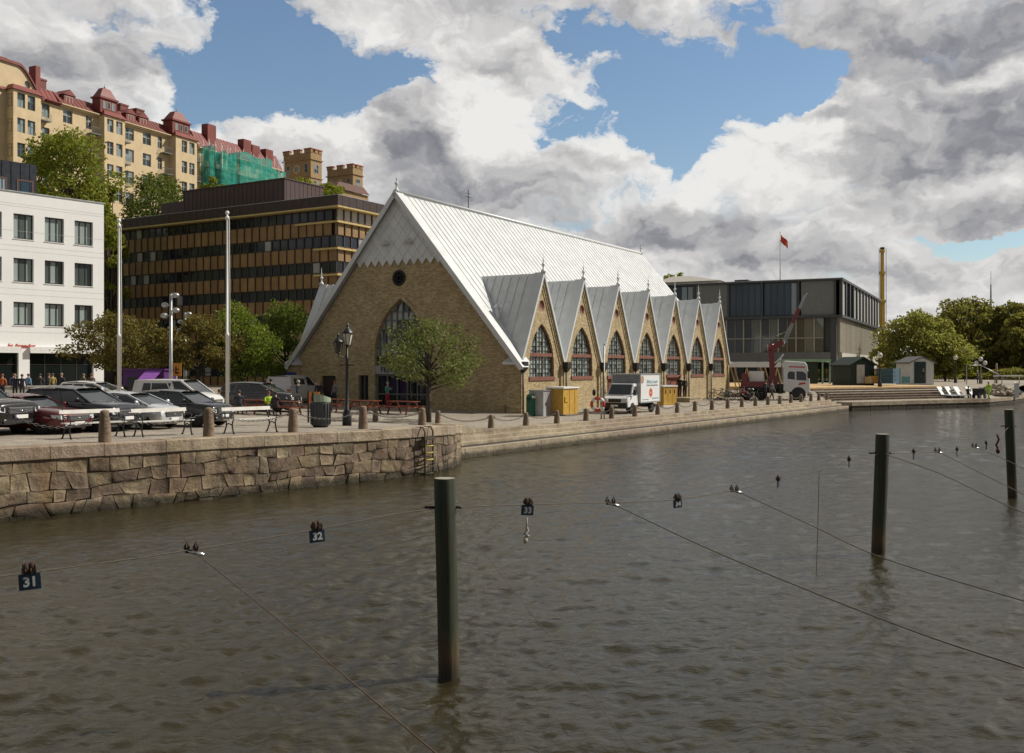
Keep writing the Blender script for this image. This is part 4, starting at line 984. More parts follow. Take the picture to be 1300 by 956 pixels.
def wall_seg(t, ya, yb_, top, wins, x=0.0, depth_back=11, mat=None, fr=None, rows=4, nm='wall', wh=2.25):
    ops = [(c - w / 2 - ya, ROW[k], c + w / 2 - ya, ROW[k] + wh) for c, w in wins for k in range(rows)]
    b = MB(); rect_wall(b, yb_ - ya, -8, top, ops, (x, ya, 0), (0, 1, 0), .25)
    b.add([(x, ya, -8), (x - depth_back, ya, -8), (x - depth_back, ya, top), (x, ya, top)], [(0, 3, 2, 1)]); b.add([(x, yb_, -8), (x - depth_back, yb_, -8), (x - depth_back, yb_, top), (x, yb_, top)], [(0, 1, 2, 3)]); b.add([(x - depth_back, ya, -8), (x - depth_back, yb_, -8), (x - depth_back, yb_, top), (x - depth_back, ya, top)], [(0, 3, 2, 1)])
    o_ = b.build(nm, mat or yb, t)
    for c, w in wins:
        for k in range(rows): window(t, (x, c - w / 2, ROW[k]), (0, 1, 0), w, wh, (fr or wfr, M['tglass']), 2, 2, .08, .2, transom=1.3)
    return o_
def cornice(parent, ya, yb_, z, x=0.0, mat=None):
    b = MB(); b.box(x, ya, z - .35, x + .5, yb_, z - .12); b.box(x, ya, z - .12, x + .75, yb_, z + .05); return b.build('cornice', mat or red, parent)
def pitched(t, ya, yb_, z, h, x=0.0, d=11, mat=None):
    b = MB(); b.add([(x + .4, ya, z), (x + .4, yb_, z), (x - 1.6, yb_, z + h), (x - 1.6, ya, z + h), (x - d * .55, ya, z + h + .6), (x - d * .55, yb_, z + h + .6), (x - d, ya, z), (x - d, yb_, z)], [(0, 1, 2, 3), (3, 2, 5, 4), (4, 5, 7, 6), (0, 3, 4, 6), (1, 7, 5, 2)])
    n = int((yb_ - ya) / .9)
    for k in range(n + 1): y = ya + (yb_ - ya) * k / n; b.beam((x + .4, y, z + .03), (x - 1.6, y, z + h + .03), .06, .07)
    return b.build('roof', mat or red, t)
def turret(t, yc, w, x, z, h):
    b = MB(); b.box(x - w * .5, yc - w / 2, z, x + .1, yc + w / 2, z + h * .55); b.box(x - w * .55, yc - w / 2 - .25, z + h * .55, x + .35, yc + w / 2 + .25, z + h * .62)
    b.add([(x - w * .5, yc - w / 2, z + h * .62), (x + .1, yc - w / 2, z + h * .62), (x + .1, yc + w / 2, z + h * .62), (x - w * .5, yc + w / 2, z + h * .62), (x - w * .38, yc - w * .22, z + h), (x - w * .1, yc - w * .22, z + h), (x - w * .1, yc + w * .22, z + h), (x - w * .38, yc + w * .22, z + h)], [(0, 1, 5, 4), (1, 2, 6, 5), (2, 3, 7, 6), (3, 0, 4, 7), (4, 5, 6, 7)])
    b.lathe([(.16, 0), (.2, .25), (.05, .4), (.01, .9)], (x - w * .24, yc, z + h), 6)
    for k in range(7): y = yc - w / 2 + w * k / 6; b.box(x + .1, y - .03, z, x + .15, y + .03, z + h * .55)
    o_ = b.build('turret', red, t)
    for k in (-1, 0, 1): window(o_, (x + .17, yc + k * w * .27 - .35, z + h * .17), (0, 1, 0), .7, h * .28, (wfr, M['tglass']), 1, 1, .06, 0)
    return o_
def bay(t, p0, p1, wpx, x=1.5, roof='turret', mat=None, fr=None, rows=4, top=None):
    ya, yb_ = tl(p0), tl(p1); top = top or EAVE - .1
    o_ = wall_seg(t, ya, yb_, top, [(tl(p), 1.4) for p in wpx], x, 2.0, mat, fr, rows, 'bay', 2.25)
    # windows on the shaded flank
    for k in range(rows): window(o_, (x - 1.25, ya, ROW[k]), (1, 0, 0), .9, 1.95, (fr or wfr, M['tglass']), 1, 2, .07, -.03, transom=1.3)
    b = MB(); b.add([(x + .35, ya - .35, top), (x + .35, yb_ + .35, top), (x - 2, yb_ + .35, top), (x - 2, ya - .35, top), (x - .4, ya + .3, top + .9), (x - .4, yb_ - .3, top + .9), (x - 2, yb_ - .3, top + .9), (x - 2, ya + .3, top + .9)], [(0, 1, 5, 4), (1, 2, 6, 5), (3, 0, 4, 7), (4, 5, 6, 7), (3, 2, 1, 0)]); b.build('bay_roof', red, o_)
    return o_
def balcony(t, px, k, w=2.0, x=0.0):
    a = tl(px); z = ROW[k] - .75; b = MB(); b.box(x, a - w / 2, z - .15, x + 1.2, a + w / 2, z)
    for y in np.linspace(a - w / 2, a + w / 2, 9): b.box(x + 1.15, y - .015, z, x + 1.18, y + .015, z + 1.0)
    for q in np.linspace(x, x + 1.15, 5): b.box(q, a - w / 2, z, q + .03, a - w / 2 + .03, z + 1); b.box(q, a + w / 2 - .03, z, q + .03, a + w / 2, z + 1)
    b.box(x, a - w / 2 - .01, z + 1.0, x + 1.2, a - w / 2 + .04, z + 1.06); b.box(x + 1.15, a - w / 2, z + 1.0, x + 1.2, a + w / 2, z + 1.06)
    return b.build('balcony', pm('balcony iron', (.16, .17, .16), .6), t)
# left building with the curved gable
ta = thing('tenement', 'cream apartment building with a curved red gable at the left edge of the hilltop row', 'apartment building', (T0.x, T0.y, TZB), TA, 'apartment buildings on the hill')
yA0, yA1 = tl(-60), tl(75)
wall_seg(ta, yA0, yA1, EAVE - .4, [(tl(58), 1.5)] + [(tl(p), 1.15) for p in (-15, -30, -45)], mat=yb, fr=gfr, nm='wall')
b = MB(); cy0, cy1 = tl(-40), tl(58); prof = []
for i in range(25):
    u = i / 24; y = cy0 + (cy1 - cy0) * u; s_ = sm(0, .28, u) * (1 - sm(.62, 1, u)); prof.append((y, EAVE - .4 + 4.6 * s_))
b.plate([(cy0, EAVE - .42)] + [(cy1, EAVE - .42)] + prof[::-1], [circle(tl(35), EAVE + 1.6, .6, 14)], (.03, 0, 0), (0, 1, 0), (0, 0, 1), .5); g1 = b.build('curved_gable', yb, ta)
b = MB(); b.M = None
b.lathe([(.01, 0), (.6, .01)], (0, 0, 0), 14) if False else None
for (a0, z0), (a1, z1) in zip(prof, prof[1:]): b.add([(.35, a0, z0 - .1), (.35, a1, z1 - .1), (.35, a1, z1 + .35), (.35, a0, z0 + .35), (-1.2, a0, z0 + .35), (-1.2, a1, z1 + .35), (-2.6, a0, z0 + 1.5), (-2.6, a1, z1 + 1.5)], [(0, 1, 2, 3), (3, 2, 5, 4), (4, 5, 7, 6)])
b.box(-1.9, tl(47), EAVE + .5, -.3, tl(53), EAVE + 5.2); b.build('gable_roof', red, ta)
b = MB(); b.box(-.35, tl(35) - .6, EAVE + 1.0, -.3, tl(35) + .6, EAVE + 2.2); b.build('round_window', M['tglass'], g1)
pitched(ta, yA0, yA1, EAVE - .35, 2.6, mat=red); cornice(ta, tl(56), yA1, EAVE)
bay(ta, 8, 43, (18, 31), 1.6, mat=yb, fr=gfr, top=EAVE - .2); balcony(ta, 52, 0, 2.2); balcony(ta, 52, 1, 2.2); balcony(ta, 52, 2, 2.2)
# middle building
tb_ = thing('tenement', 'long cream apartment building with two red turrets in the middle of the hilltop row', 'apartment building', (T0.x, T0.y, TZB), TA, 'apartment buildings on the hill')
yB0, yB1 = yA1 + .02, tl(250)
wall_seg(tb_, yB0, yB1, EAVE - .1, [(tl(86), 1.9), (tl(113), 1.3), (tl(164.6), 2.0), (tl(186.5), 2.0), (tl(203), 1.1), (tl(245), 1.0)], mat=yb)
cornice(tb_, yB0, yB1, EAVE, mat=yb); pitched(tb_, yB0, yB1, EAVE + .05, 2.2, mat=redd)
for p0, p1, wp_, tp in ((124, 150, (131.5, 143), (112, 140)), (215, 242, (226, 235.5), (203, 232))):
    bay(tb_, p0, p1, wp_, 1.6); turret(tb_, (tl(p0) + tl(p1)) / 2 - .8, (tl(p1) - tl(p0)) * .8, .9, EAVE + .4, 4.4)
for p_ in (116, 155, 208, 246):
    for k in (0, 1, 2): balcony(tb_, p_, k, 1.9)
for p_ in (90, 168, 184):                                         # dormers
    b = MB(); y = tl(p_); b.box(-2.4, y - 1.1, EAVE + .4, -.35, y + 1.1, EAVE + 2.0); b.add([(-.2, y - 1.3, EAVE + 2.0), (-.2, y + 1.3, EAVE + 2.0), (-.2, y, EAVE + 3.0), (-3, y - 1.3, EAVE + 2), (-3, y + 1.3, EAVE + 2), (-3, y, EAVE + 3.0)], [(0, 1, 2), (1, 4, 5, 2), (3, 0, 2, 5)]); dm = b.build('dormer', red, tb_)
    window(dm, (-.33, y - .7, EAVE + .7), (0, 1, 0), 1.4, 1.1, (wfr, M['tglass']), 2, 1, .08, 0)
for p_ in (72, 176, 196):
    b = MB(); y = tl(p_); b.box(-5, y - .9, EAVE + 1, -3.5, y + .9, EAVE + 4.2); b.box(-5.1, y - 1, EAVE + 4.2, -3.4, y + 1, EAVE + 4.5); b.build('chimney', redd, tb_)
# wrapped building
tc_ = thing('tenement', 'cream apartment building with red roof behind green scaffold netting', 'apartment building', (T0.x, T0.y, TZB), TA, 'apartment buildings on the hill')
yC0, yC1 = yB1 + .02, tl(357)
wall_seg(tc_, yC0, yC1, EAVE - .8, [(tl(p), 1.3) for p in (262, 277, 292, 307, 322, 337, 350)], mat=yb, rows=3)
cornice(tc_, yC0, yC1, EAVE - .7, mat=pm('cream cornice', (.6, .5, .36), .7)); pitched(tc_, yC0, yC1, EAVE - .65, 3.4, mat=red)
for p_, h in ((272, 6.2), (317, 5.2), (328, 4.4), (345, 4.4)):
    b = MB(); y = tl(p_); b.box(-2.2, y - 1.2, EAVE - .5, -.6, y + 1.2, EAVE + h * .78); b.build('chimney', red, tc_)
sc_ = thing('scaffold', 'scaffolding wrapped in green netting on the cream apartment building', 'scaffolding', (T0.x, T0.y, TZB), TA)
def net_mat():
    m, nt, out = nodes_of('green netting'); tc = N(nt, 'ShaderNodeTexCoord')
    c = mixc(nt, ramp(nt, noise(nt, mapping(nt, tc.outputs['Object'], (.3, .35, 1.1)), 1.2, 5, .65), [(.3, 0), (.7, 1)]), (.02, .26, .20), (.10, .52, .43))
    d = N(nt, 'ShaderNodeBsdfDiffuse'); t = N(nt, 'ShaderNodeBsdfTranslucent'); L(nt, c, d.inputs[0]); L(nt, c, t.inputs[0]); mx_ = N(nt, 'ShaderNodeMixShader'); mx_.inputs[0].default_value = .35; L(nt, d.outputs[0], mx_.inputs[1]); L(nt, t.outputs[0], mx_.inputs[2])
    tr = N(nt, 'ShaderNodeBsdfTransparent'); m2 = N(nt, 'ShaderNodeMixShader'); L(nt, ramp(nt, noise(nt, tc.outputs['Object'], .35, 5, .7), [(.35, .08), (.7, .4)]), m2.inputs[0]); L(nt, mx_.outputs[0], m2.inputs[1]); L(nt, tr.outputs[0], m2.inputs[2]); L(nt, m2.outputs[0], out.inputs[0]); return m
nm_ = net_mat(); rn = random.Random(8)
p_edges = [(254, 262, 2.4, -.4), (264, 283, 3.6, -1.2), (288, 330, 3.4, -.2), (332, 352, 2.4, -1.6)]
for p0, p1, xo, dz in p_edges:
    y0, y1 = tl(p0), tl(p1); nx_ = 14; nz_ = 14; vs = []
    for i in range(nx_ + 1):
        for j in range(nz_ + 1):
            u, v = i / nx_, j / nz_; vs.append((xo + .18 * math.sin(u * 21 + v * 3) * math.sin(v * 15) + rn.uniform(-.06, .06), y0 + (y1 - y0) * u, BASE - 2 + (EAVE + dz - BASE + 2) * v + (.3 * math.sin(u * 9) if j == nz_ else 0)))
    fs = [(i * (nz_ + 1) + j, (i + 1) * (nz_ + 1) + j, (i + 1) * (nz_ + 1) + j + 1, i * (nz_ + 1) + j + 1) for i in range(nx_) for j in range(nz_)]
    b = MB(); b.add(vs, fs, 0, True); k0 = len(b.v)
    b.add([(.2, y0, BASE - 2), (xo, y0, BASE - 2), (xo, y0, EAVE + dz), (.2, y0, EAVE + dz)], [(0, 1, 2, 3)]); b.build('netting', nm_, sc_)
b = MB()
for p_ in (254, 262, 270, 278, 288, 298, 308, 318, 328, 338, 350):
    for xo in (.8, 2.2): b.tube([(xo, tl(p_), BASE - 2), (xo, tl(p_), EAVE + .9)], .05, 5)
for k in range(7):
    z = BASE + 2 * k
    if z < EAVE + 1: b.box(.7, tl(254), z, 2.2, tl(350), z + .07); b.tube([(2.25, tl(254), z + 1), (2.25, tl(350), z + 1)], .04, 5)
b.build('scaffold_frame', M['steel'], sc_)
# crenellated towers
cr = pm('brown yellow brick', (.33, .225, .115), .9, var=.15, scale=.7); crt = pm('terracotta coping', (.33, .10, .06), .8)
def tower(lab, pc, pl, pr, ytop, Y, z0=18):
    c = ray(pc, Y); sd_ = Vector((.5094, .8605, 0)); fd = Vector((-.8605, .5094, 0))
    def solve(px, d): k = (px - CX) / F; return (k * c.y - c.x) / (d.x - k * d.y)
    wl, wr = solve(pl, fd), solve(pr, sd_)
    t = thing('castle_tower', lab, 'tower', (c.x, c.y, z0), BR, 'crenellated towers on the hill')
    top = CZ + (HY - ytop) / F * Y - z0; b = MB(); cb_ = MB()
    par_h = 1.2; cz = top - par_h
    b.box(-wl, 0, -8, 0, wr, cz); b.box(-wl - .25, -.25, cz - 1.3, .25, wr + .25, cz - 1.05); b.box(-wl - .2, -.2, cz - 5.4, .2, wr + .2, cz - 5.2)
    b.box(-wl, 0, cz + .003, 0, .5, cz + .35); b.box(-.5, .5, cz + .003, 0, wr, cz + .35); b.box(-wl, .5, cz + .003, -wl + .5, wr, cz + .35)
    mw = wl * .24; mr = wr * .26
    for x in (-wl - .1, -wl * .5 - mw * .5, -mw + .1):
        b.box(x, -.1, cz + .35, x + mw, .6, top - .15); cb_.box(x - .1, -.2, top - .15, x + mw + .1, .7, top + .1)
    for y in (wr * .5 - mr / 2, wr - mr):
        b.box(-.6, y, cz + .35, .1, y + mr, top - .15); cb_.box(-.7, y - .1, top - .15, .2, y + mr + .1, top + .1)
    b.build('wall', cr, t); cb_.build('coping', crt, t)
    mb_ = MB(); ec = (-wl / 2, cz - 3.2); mb_.plate(circle(ec[0], ec[1], 1.15, 8), [circle(ec[0], ec[1], .62, 12)], (0, -.12, 0), (1, 0, 0), (0, 0, 1), .1); em = mb_.build('stone_ring', pm('pale stone', (.45, .36, .22), .8), t)
    mb_ = MB(); mb_.plate(circle(ec[0], ec[1], .6, 12), (), (0, -.03, 0)); mb_.build('round_pane', M['tglass'], em)
    for x in (-wl * .88, -wl * .22): window(t, (x, -.06, cz - 4.2), (1, 0, 0), wl * .11, 2, (wfr, M['tglass']), 1, 2, .07, 0)
    for x in (-wl * .62,): window(t, (x, -.06, cz - 8.3), (1, 0, 0), 1.6, 2.5, (wfr, M['tglass']), 2, 2, .08, 0)
    window(t, (.06, wr * .3, cz - 4.2), (0, 1, 0), wr * .4, 2, (wfr, M['tglass']), 2, 2, .07, 0); window(t, (.06, wr * .3, cz - 8.3), (0, 1, 0), wr * .4, 2.4, (wfr, M['tglass']), 2, 2, .07, 0)
    return t
tower('large crenellated brick tower on the hill next to the netted building', 394.5, 360, 408.5, 188, 222)
tower('small crenellated brick tower at the right end of the hilltop row', 448, 415.5, 460.5, 208, 238)
tl_ = thing('tower_link', 'low brick wing with red roof between the two crenellated towers', 'building', (*ray(412, 226).to_tuple()[:2], 18), BR)
b = MB(); zt_ = CZ + (HY - 240) / F * 228 - 18; b.box(-7, 2, -8, 1.5, 14, zt_); b.build('wall', cr, tl_); b = MB(); b.add([(-7, 1.6, zt_), (2, 1.6, zt_), (2, 14, zt_), (-7, 14, zt_), (-6, 5, zt_ + 2.2), (0, 5, zt_ + 2.2), (0, 14, zt_ + 2.2), (-6, 14, zt_ + 2.2)], [(0, 1, 5, 4), (1, 2, 6, 5), (3, 0, 4, 7), (4, 5, 6, 7)]); b.build('roof', pm('brown roof', (.10, .04, .03), .7), tl_)
# ================================================================== trees
def foliage(name, parent, clumps, n, size, mat, seed, flat=1.0, droop=0.0):
    """leaf faces gathered in many clumps; clumps: list of (centre, radii)"""
    g = np.random.default_rng(seed); wts = np.array([c[1][0] * c[1][1] * c[1][2] for c in clumps]) ** .62; wts /= wts.sum()
    cnt = g.multinomial(n, wts); C = []
    for (c, r), k in zip(clumps, cnt):
        d = g.normal(size=(k, 3)); d /= np.linalg.norm(d, axis=1)[:, None]
        rad = (.35 + .65 * g.random(k) ** .6)
        lump = 1 + .22 * np.sin(d[:, 0] * 5 + c[0]) * np.sin(d[:, 2] * 6 + c[1])
        p = d * (rad * lump)[:, None] * np.array(r) + np.array(c); p[:, 2] -= droop * np.maximum(0, rad - .6) * g.random(k) * 2
        C.append(p)
    C = np.concatenate(C); k = len(C)
    a = g.normal(size=(k, 3)); a /= np.linalg.norm(a, axis=1)[:, None]; b = np.cross(a, g.normal(size=(k, 3))); b /= np.linalg.norm(b, axis=1)[:, None]
    s = size * (.6 + .8 * g.random(k))[:, None]
    V = np.stack([C - a * s, C + b * s * .55, C + a * s, C - b * s * .55], 1).reshape(-1, 3)
    return raw_mesh(name, V, np.arange(k * 4).reshape(k, 4), mat, parent)
def tree(name, label, base, height, width, trunk_h, leafmat, n, size, seed, group=None, bulge=1.0, nclump=26, lean=0, depth=None, droop=0, bare=0.15, trunk_r=None, open_=.8):
    r = random.Random(seed); t = thing(name, label, 'tree' if 'shrub' not in name and 'hedge' not in name else 'shrub', base, 0, group)
    H, W = height, width * .62; Dp = (depth or width) * .62; ch = H - trunk_h; clumps = []; tips = []
    for i in range(nclump):
        u = (i + .5) / nclump; zc = trunk_h + ch * (.10 + .84 * u)
        prof = math.sin(math.pi * min(.97, .16 + .80 * u)) ** .75 * bulge
        a = i * 2.39996 + r.uniform(-.4, .4); q = r.uniform(.35, open_) * prof
        c = (math.cos(a) * q * W + lean * u * W, math.sin(a) * q * Dp, zc + r.uniform(-.05, .05) * ch)
        s_ = r.uniform(.13, .36); clumps.append((c, (W * s_, Dp * s_, min(ch * .17, W * s_) * r.uniform(.7, 1.0)))); tips.append(c)
    tr = trunk_r or max(.05, H * .022); b = MB(); top = trunk_h + ch * .55
    spine = [(0, 0, -.2), (r.uniform(-.03, .03) * H * .3, r.uniform(-.03, .03) * H * .3, trunk_h * .5), (lean * W * .1, 0, trunk_h), (lean * W * .3 + r.uniform(-.1, .1) * W * .4, 0, trunk_h + ch * .3), (lean * W * .5, r.uniform(-.1, .1) * W * .5, top)]
    b.tube(spine, [tr * 1.25, tr, tr * .9, tr * .6, tr * .25], 8)
    for i, c in enumerate(tips):
        if i % 2 and n < 5000: continue
        z0 = trunk_h * .85 + (c[2] - trunk_h) * .45; f = min(1, max(0, (z0 - trunk_h) / (top - trunk_h))); s0 = Vector((lean * W * .5 * f, 0, z0)); e = Vector(c)
        mid = s0.lerp(e, .5) + Vector((0, 0, -.04 * H + r.uniform(-.02, .04) * H)); b.tube([s0, mid, e], [tr * .38, tr * .24, tr * .08], 5)
    b.build('trunk', M['bark'], t)
    foliage('crown', t, clumps, n, size, leafmat, seed, droop=droop); return t
lfA = leaf_mat('bronze green leaves', (.165, .135, .042), .035, .4); lfB = leaf_mat('fresh leaves', (.17, .21, .04), .03, .45); lfC = leaf_mat('mid leaves', (.125, .155, .034), .03, .4)
lfD = leaf_mat('deep leaves', (.19, .18, .05), .03, .5); lfE = leaf_mat('willow leaves', (.27, .27, .075), .025, .5); lfF = leaf_mat('bright hill leaves', (.23, .25, .045), .03, .4); lfG = leaf_mat('olive leaves', (.15, .17, .055), .025, .35)
def pix_tree(name, label, px, ytop, pxw, ybase, Y, mat, n, seed, base_z=None, **k):
    b = G(px, Y); zb = b.z if base_z is None else base_z; top = CZ + (HY - ytop) / F * Y; w = pxw / F * Y
    size = k.pop('leaf', 1.5 * Y / F)
    return tree(name, label, (b.x, b.y, zb), top - zb, w, k.pop('th', .25) * (top - zb), mat, n, size, seed, **k)
# by the market hall door
pix_tree('street_tree', 'round young tree with a bare trunk in front of the market hall door', 544, 408, 118, 520, 50.5, lfG, 6200, 3, th=.34, nclump=40, leaf=.08, trunk_r=.13, bulge=1.05, open_=1.08)
# row along the square
gs_ = 'trees along the parking square'
pix_tree('street_tree', 'spreading bronze leaved tree between the white building and the left white flagpole', 152, 403, 112, 505, 63, lfA, 8500, 5, group=gs_, th=.36, nclump=34, leaf=.10, open_=.95)
pix_tree('street_tree', 'bronze green tree behind the white van and the tall grey lamp post', 252, 402, 92, 505, 66, lfA, 7500, 6, group=gs_, th=.34, nclump=30, leaf=.10, open_=.95)
pix_tree('street_tree', 'light green feathery tree right of the white flagpole', 306, 385, 88, 505, 69, lfB, 8000, 7, group=gs_, th=.16, nclump=34, leaf=.10, open_=.95)
pix_tree('street_tree', 'green tree with upswept branches beside the left corner of the market hall', 362, 390, 92, 505, 73, lfC, 8500, 8, group=gs_, th=.16, nclump=34, leaf=.11, open_=.95)
# hill side
gh_ = 'trees on the hillside'
def hz(px, Y, ybase): return CZ + (HY - ybase) / F * Y
pix_tree('hill_tree', 'tall light green tree in front of the cream apartments above the white building', 84, 166, 108, 290, 112, lfF, 9000, 12, base_z=hz(84, 112, 300), group=gh_, th=.2, nclump=36, leaf=.19, open_=.9)
pix_tree('hill_tree', 'bushy bright green tree filling the gap between white building and office block', 139, 232, 44, 470, 122, lfF, 11000, 13, base_z=2, group=gh_, th=.1, nclump=44, leaf=.2, open_=.9)
pix_tree('hill_tree', 'dense green tree behind the maroon plant room of the office block', 196, 224, 92, 320, 138, lfC, 8000, 14, base_z=hz(196, 138, 330), group=gh_, th=.15, nclump=34, leaf=.2, open_=.9)
pix_tree('hill_tree', 'low bright tree directly behind the roof of the white building', 112, 238, 70, 330, 116, lfF, 6500, 15, base_z=hz(112, 116, 340), group=gh_, th=.15, nclump=30, leaf=.19, open_=.9)
pix_tree('hill_tree', 'spindly yellow green tree just behind the white building at far left', 48, 190, 60, 300, 118, lfF, 4500, 16, base_z=hz(48, 118, 310), group=gh_, th=.2, nclump=28, leaf=.19, open_=.9)
gt_ = 'bushes on the hilltop'
for px_, yt, w_, lab in ((345, 241, 52, 'yellow green bush on the hilltop left of the large tower'), (385, 239, 60, 'yellow green bush at the foot of the large crenellated tower'), (418, 241, 44, 'yellow green bush between the two crenellated towers'), (272, 238, 40, 'small bush at the foot of the green scaffold netting')):
    pix_tree('hill_shrub', lab, px_, yt - 9, w_ * 1.25, 290, 185, lfF, 3500, int(px_), base_z=hz(px_, 185, 285), group=gt_, th=.08, nclump=24, leaf=.27, open_=.95)
pix_tree('street_tree', 'bright green tree peeking between the hall roof and the dark grey building', 860, 343, 52, 480, 160, lfF, 3500, 21, th=.2, nclump=24, leaf=.25)
# right shore
pix_tree('willow_tree', 'large willow with drooping pale green foliage behind the white hut', 1166, 396, 98, 488, 152, lfE, 13000, 31, th=.12, nclump=46, leaf=.25, droop=1.6, open_=.95)
pix_tree('willow_tree', 'smaller willow leaning right beside the larger willow behind the white hut', 1200, 420, 46, 488, 149, lfE, 6000, 32, th=.15, nclump=30, leaf=.25, droop=1.5, open_=.95)
gd_ = 'dark trees of the park'
for px_, yt, w_, Y_, s_, lab in ((1232, 384, 96, 190, 41, 'tallest dark park tree right behind the willows'), (1282, 386, 72, 186, 42, 'dark park tree behind the thin mast'), (1322, 388, 90, 188, 43, 'dark park tree cut by the right edge of the picture'), (1204, 402, 60, 205, 44, 'dark park tree showing between the two willows'), (1262, 402, 62, 208, 45, 'rear dark park tree in the dip below the thin mast'), (1300, 404, 60, 176, 46, 'nearest dark park tree above the white awning frame')):
    pix_tree('park_tree', lab, px_, yt, w_, 490, Y_, lfD, 11000, s_, group=gd_, th=.08, nclump=46, leaf=.34, open_=.98)
pix_tree('hill_shrub', 'small yellow green tree between the two globe lamps on the far shore', 1225, 456, 26, 490, 146, lfF, 1600, 51, th=.3, nclump=14, leaf=.22)
pix_tree('hill_shrub', 'grey green bush between the dark hut and the white hut', 1136, 460, 26, 488, 140, lfG, 1500, 52, th=.1, nclump=14, leaf=.22)
# hedges
for px_, w_, Y_, lab in ((168, 26, 60, 'clipped dark green hedge under the bronze tree by the white flagpole'), (345, 60, 74, 'low dark hedge under the green trees by the hall'), (1210, 90, 176, 'dark undergrowth below the tallest park tree'), (1290, 90, 168, 'dark undergrowth at the right edge below the park trees'), (1150, 70, 165, 'low undergrowth behind the white hut')):
    pix_tree('hedge', lab, px_, 487 if Y_ < 100 else 468, w_, 505, Y_, lfC if Y_ < 100 else lfD, 2200 if Y_ < 100 else 4200, int(px_) + 7, th=.02, nclump=26, leaf=.09 if Y_ < 100 else .26, open_=1.0)
# ================================================================== vehicles
def paint(name, c, metal=.3, rough=.28): return pm(name, c, rough, metal=metal, var=.04, coat=.8)
M['tint'] = glass_mat('car glass', (.022, .028, .03), None, 0, .03, .9, 0)
M['lampglass'] = pm('headlamp glass', (.55, .57, .58), .12, var=.15, scale=20, coat=1)
M['plastic'] = pm('black plastic', (.018, .018, .019), .55, var=.2)
M['plate_w'] = pm('number plate white', (.72, .72, .70), .4, var=.05)
M['redlamp'] = pm('red lamp', (.35, .015, .01), .2, coat=1)
KS = .9
def bool_cut(obj, cutters):
    for c in cutters:
        m = obj.modifiers.new('cut', 'BOOLEAN'); m.operation = 'DIFFERENCE'; m.solver = 'EXACT'; m.object = c
    dg = bpy.context.evaluated_depsgraph_get(); me = bpy.data.meshes.new_from_object(obj.evaluated_get(dg)); obj.modifiers.clear(); obj.data = me
    for c in cutters: bpy.data.objects.remove(c)
def subsurf(obj, lv=2):
    m = obj.modifiers.new('s', 'SUBSURF'); m.levels = lv; m.render_levels = lv
    dg = bpy.context.evaluated_depsgraph_get(); me = bpy.data.meshes.new_from_object(obj.evaluated_get(dg)); obj.modifiers.clear(); obj.data = me
    for p in me.polygons: p.use_smooth = True
def wheel(parent, x, y, r, w, rim=None):
    b = MB(); b.M = Matrix.Translation((x, y, r)) @ Matrix.Rotation(R(90) * (1 if y > 0 else -1), 4, 'X').inverted()
    b.lathe([(r * .62, -w / 2), (r * .93, -w / 2), (r, -w * .36), (r, w * .36), (r * .93, w / 2), (r * .62, w / 2)], n=22); o_ = b.build('wheel', M['rubber'], parent)
    b = MB(); b.M = Matrix.Translation((x, y, r)) @ Matrix.Rotation(R(90) * (1 if y > 0 else -1), 4, 'X').inverted()
    b.lathe([(.02, w * .30), (.07, w * .42), (.09, w * .36), (r * .2, w * .2)], n=12); b.lathe([(r * .52, w * .2), (r * .56, w * .47), (r * .66, w * .49), (r * .66, w * .3)], n=20)
    for k in range(5):
        a = 2 * math.pi * k / 5; b.beam((r * .12 * math.cos(a), r * .12 * math.sin(a), w * .33), (r * .6 * math.cos(a), r * .6 * math.sin(a), w * .42), r * .2, .03)
    b.build('rim', rim or M['chrome'], o_); 
    b = MB(); b.M = Matrix.Translation((x, y, r)) @ Matrix.Rotation(R(90) * (1 if y > 0 else -1), 4, 'X').inverted(); b.lathe([(.01, w * .05), (r * .6, w * .06)], n=16); b.build('brake_disc', M['iron'], o_)
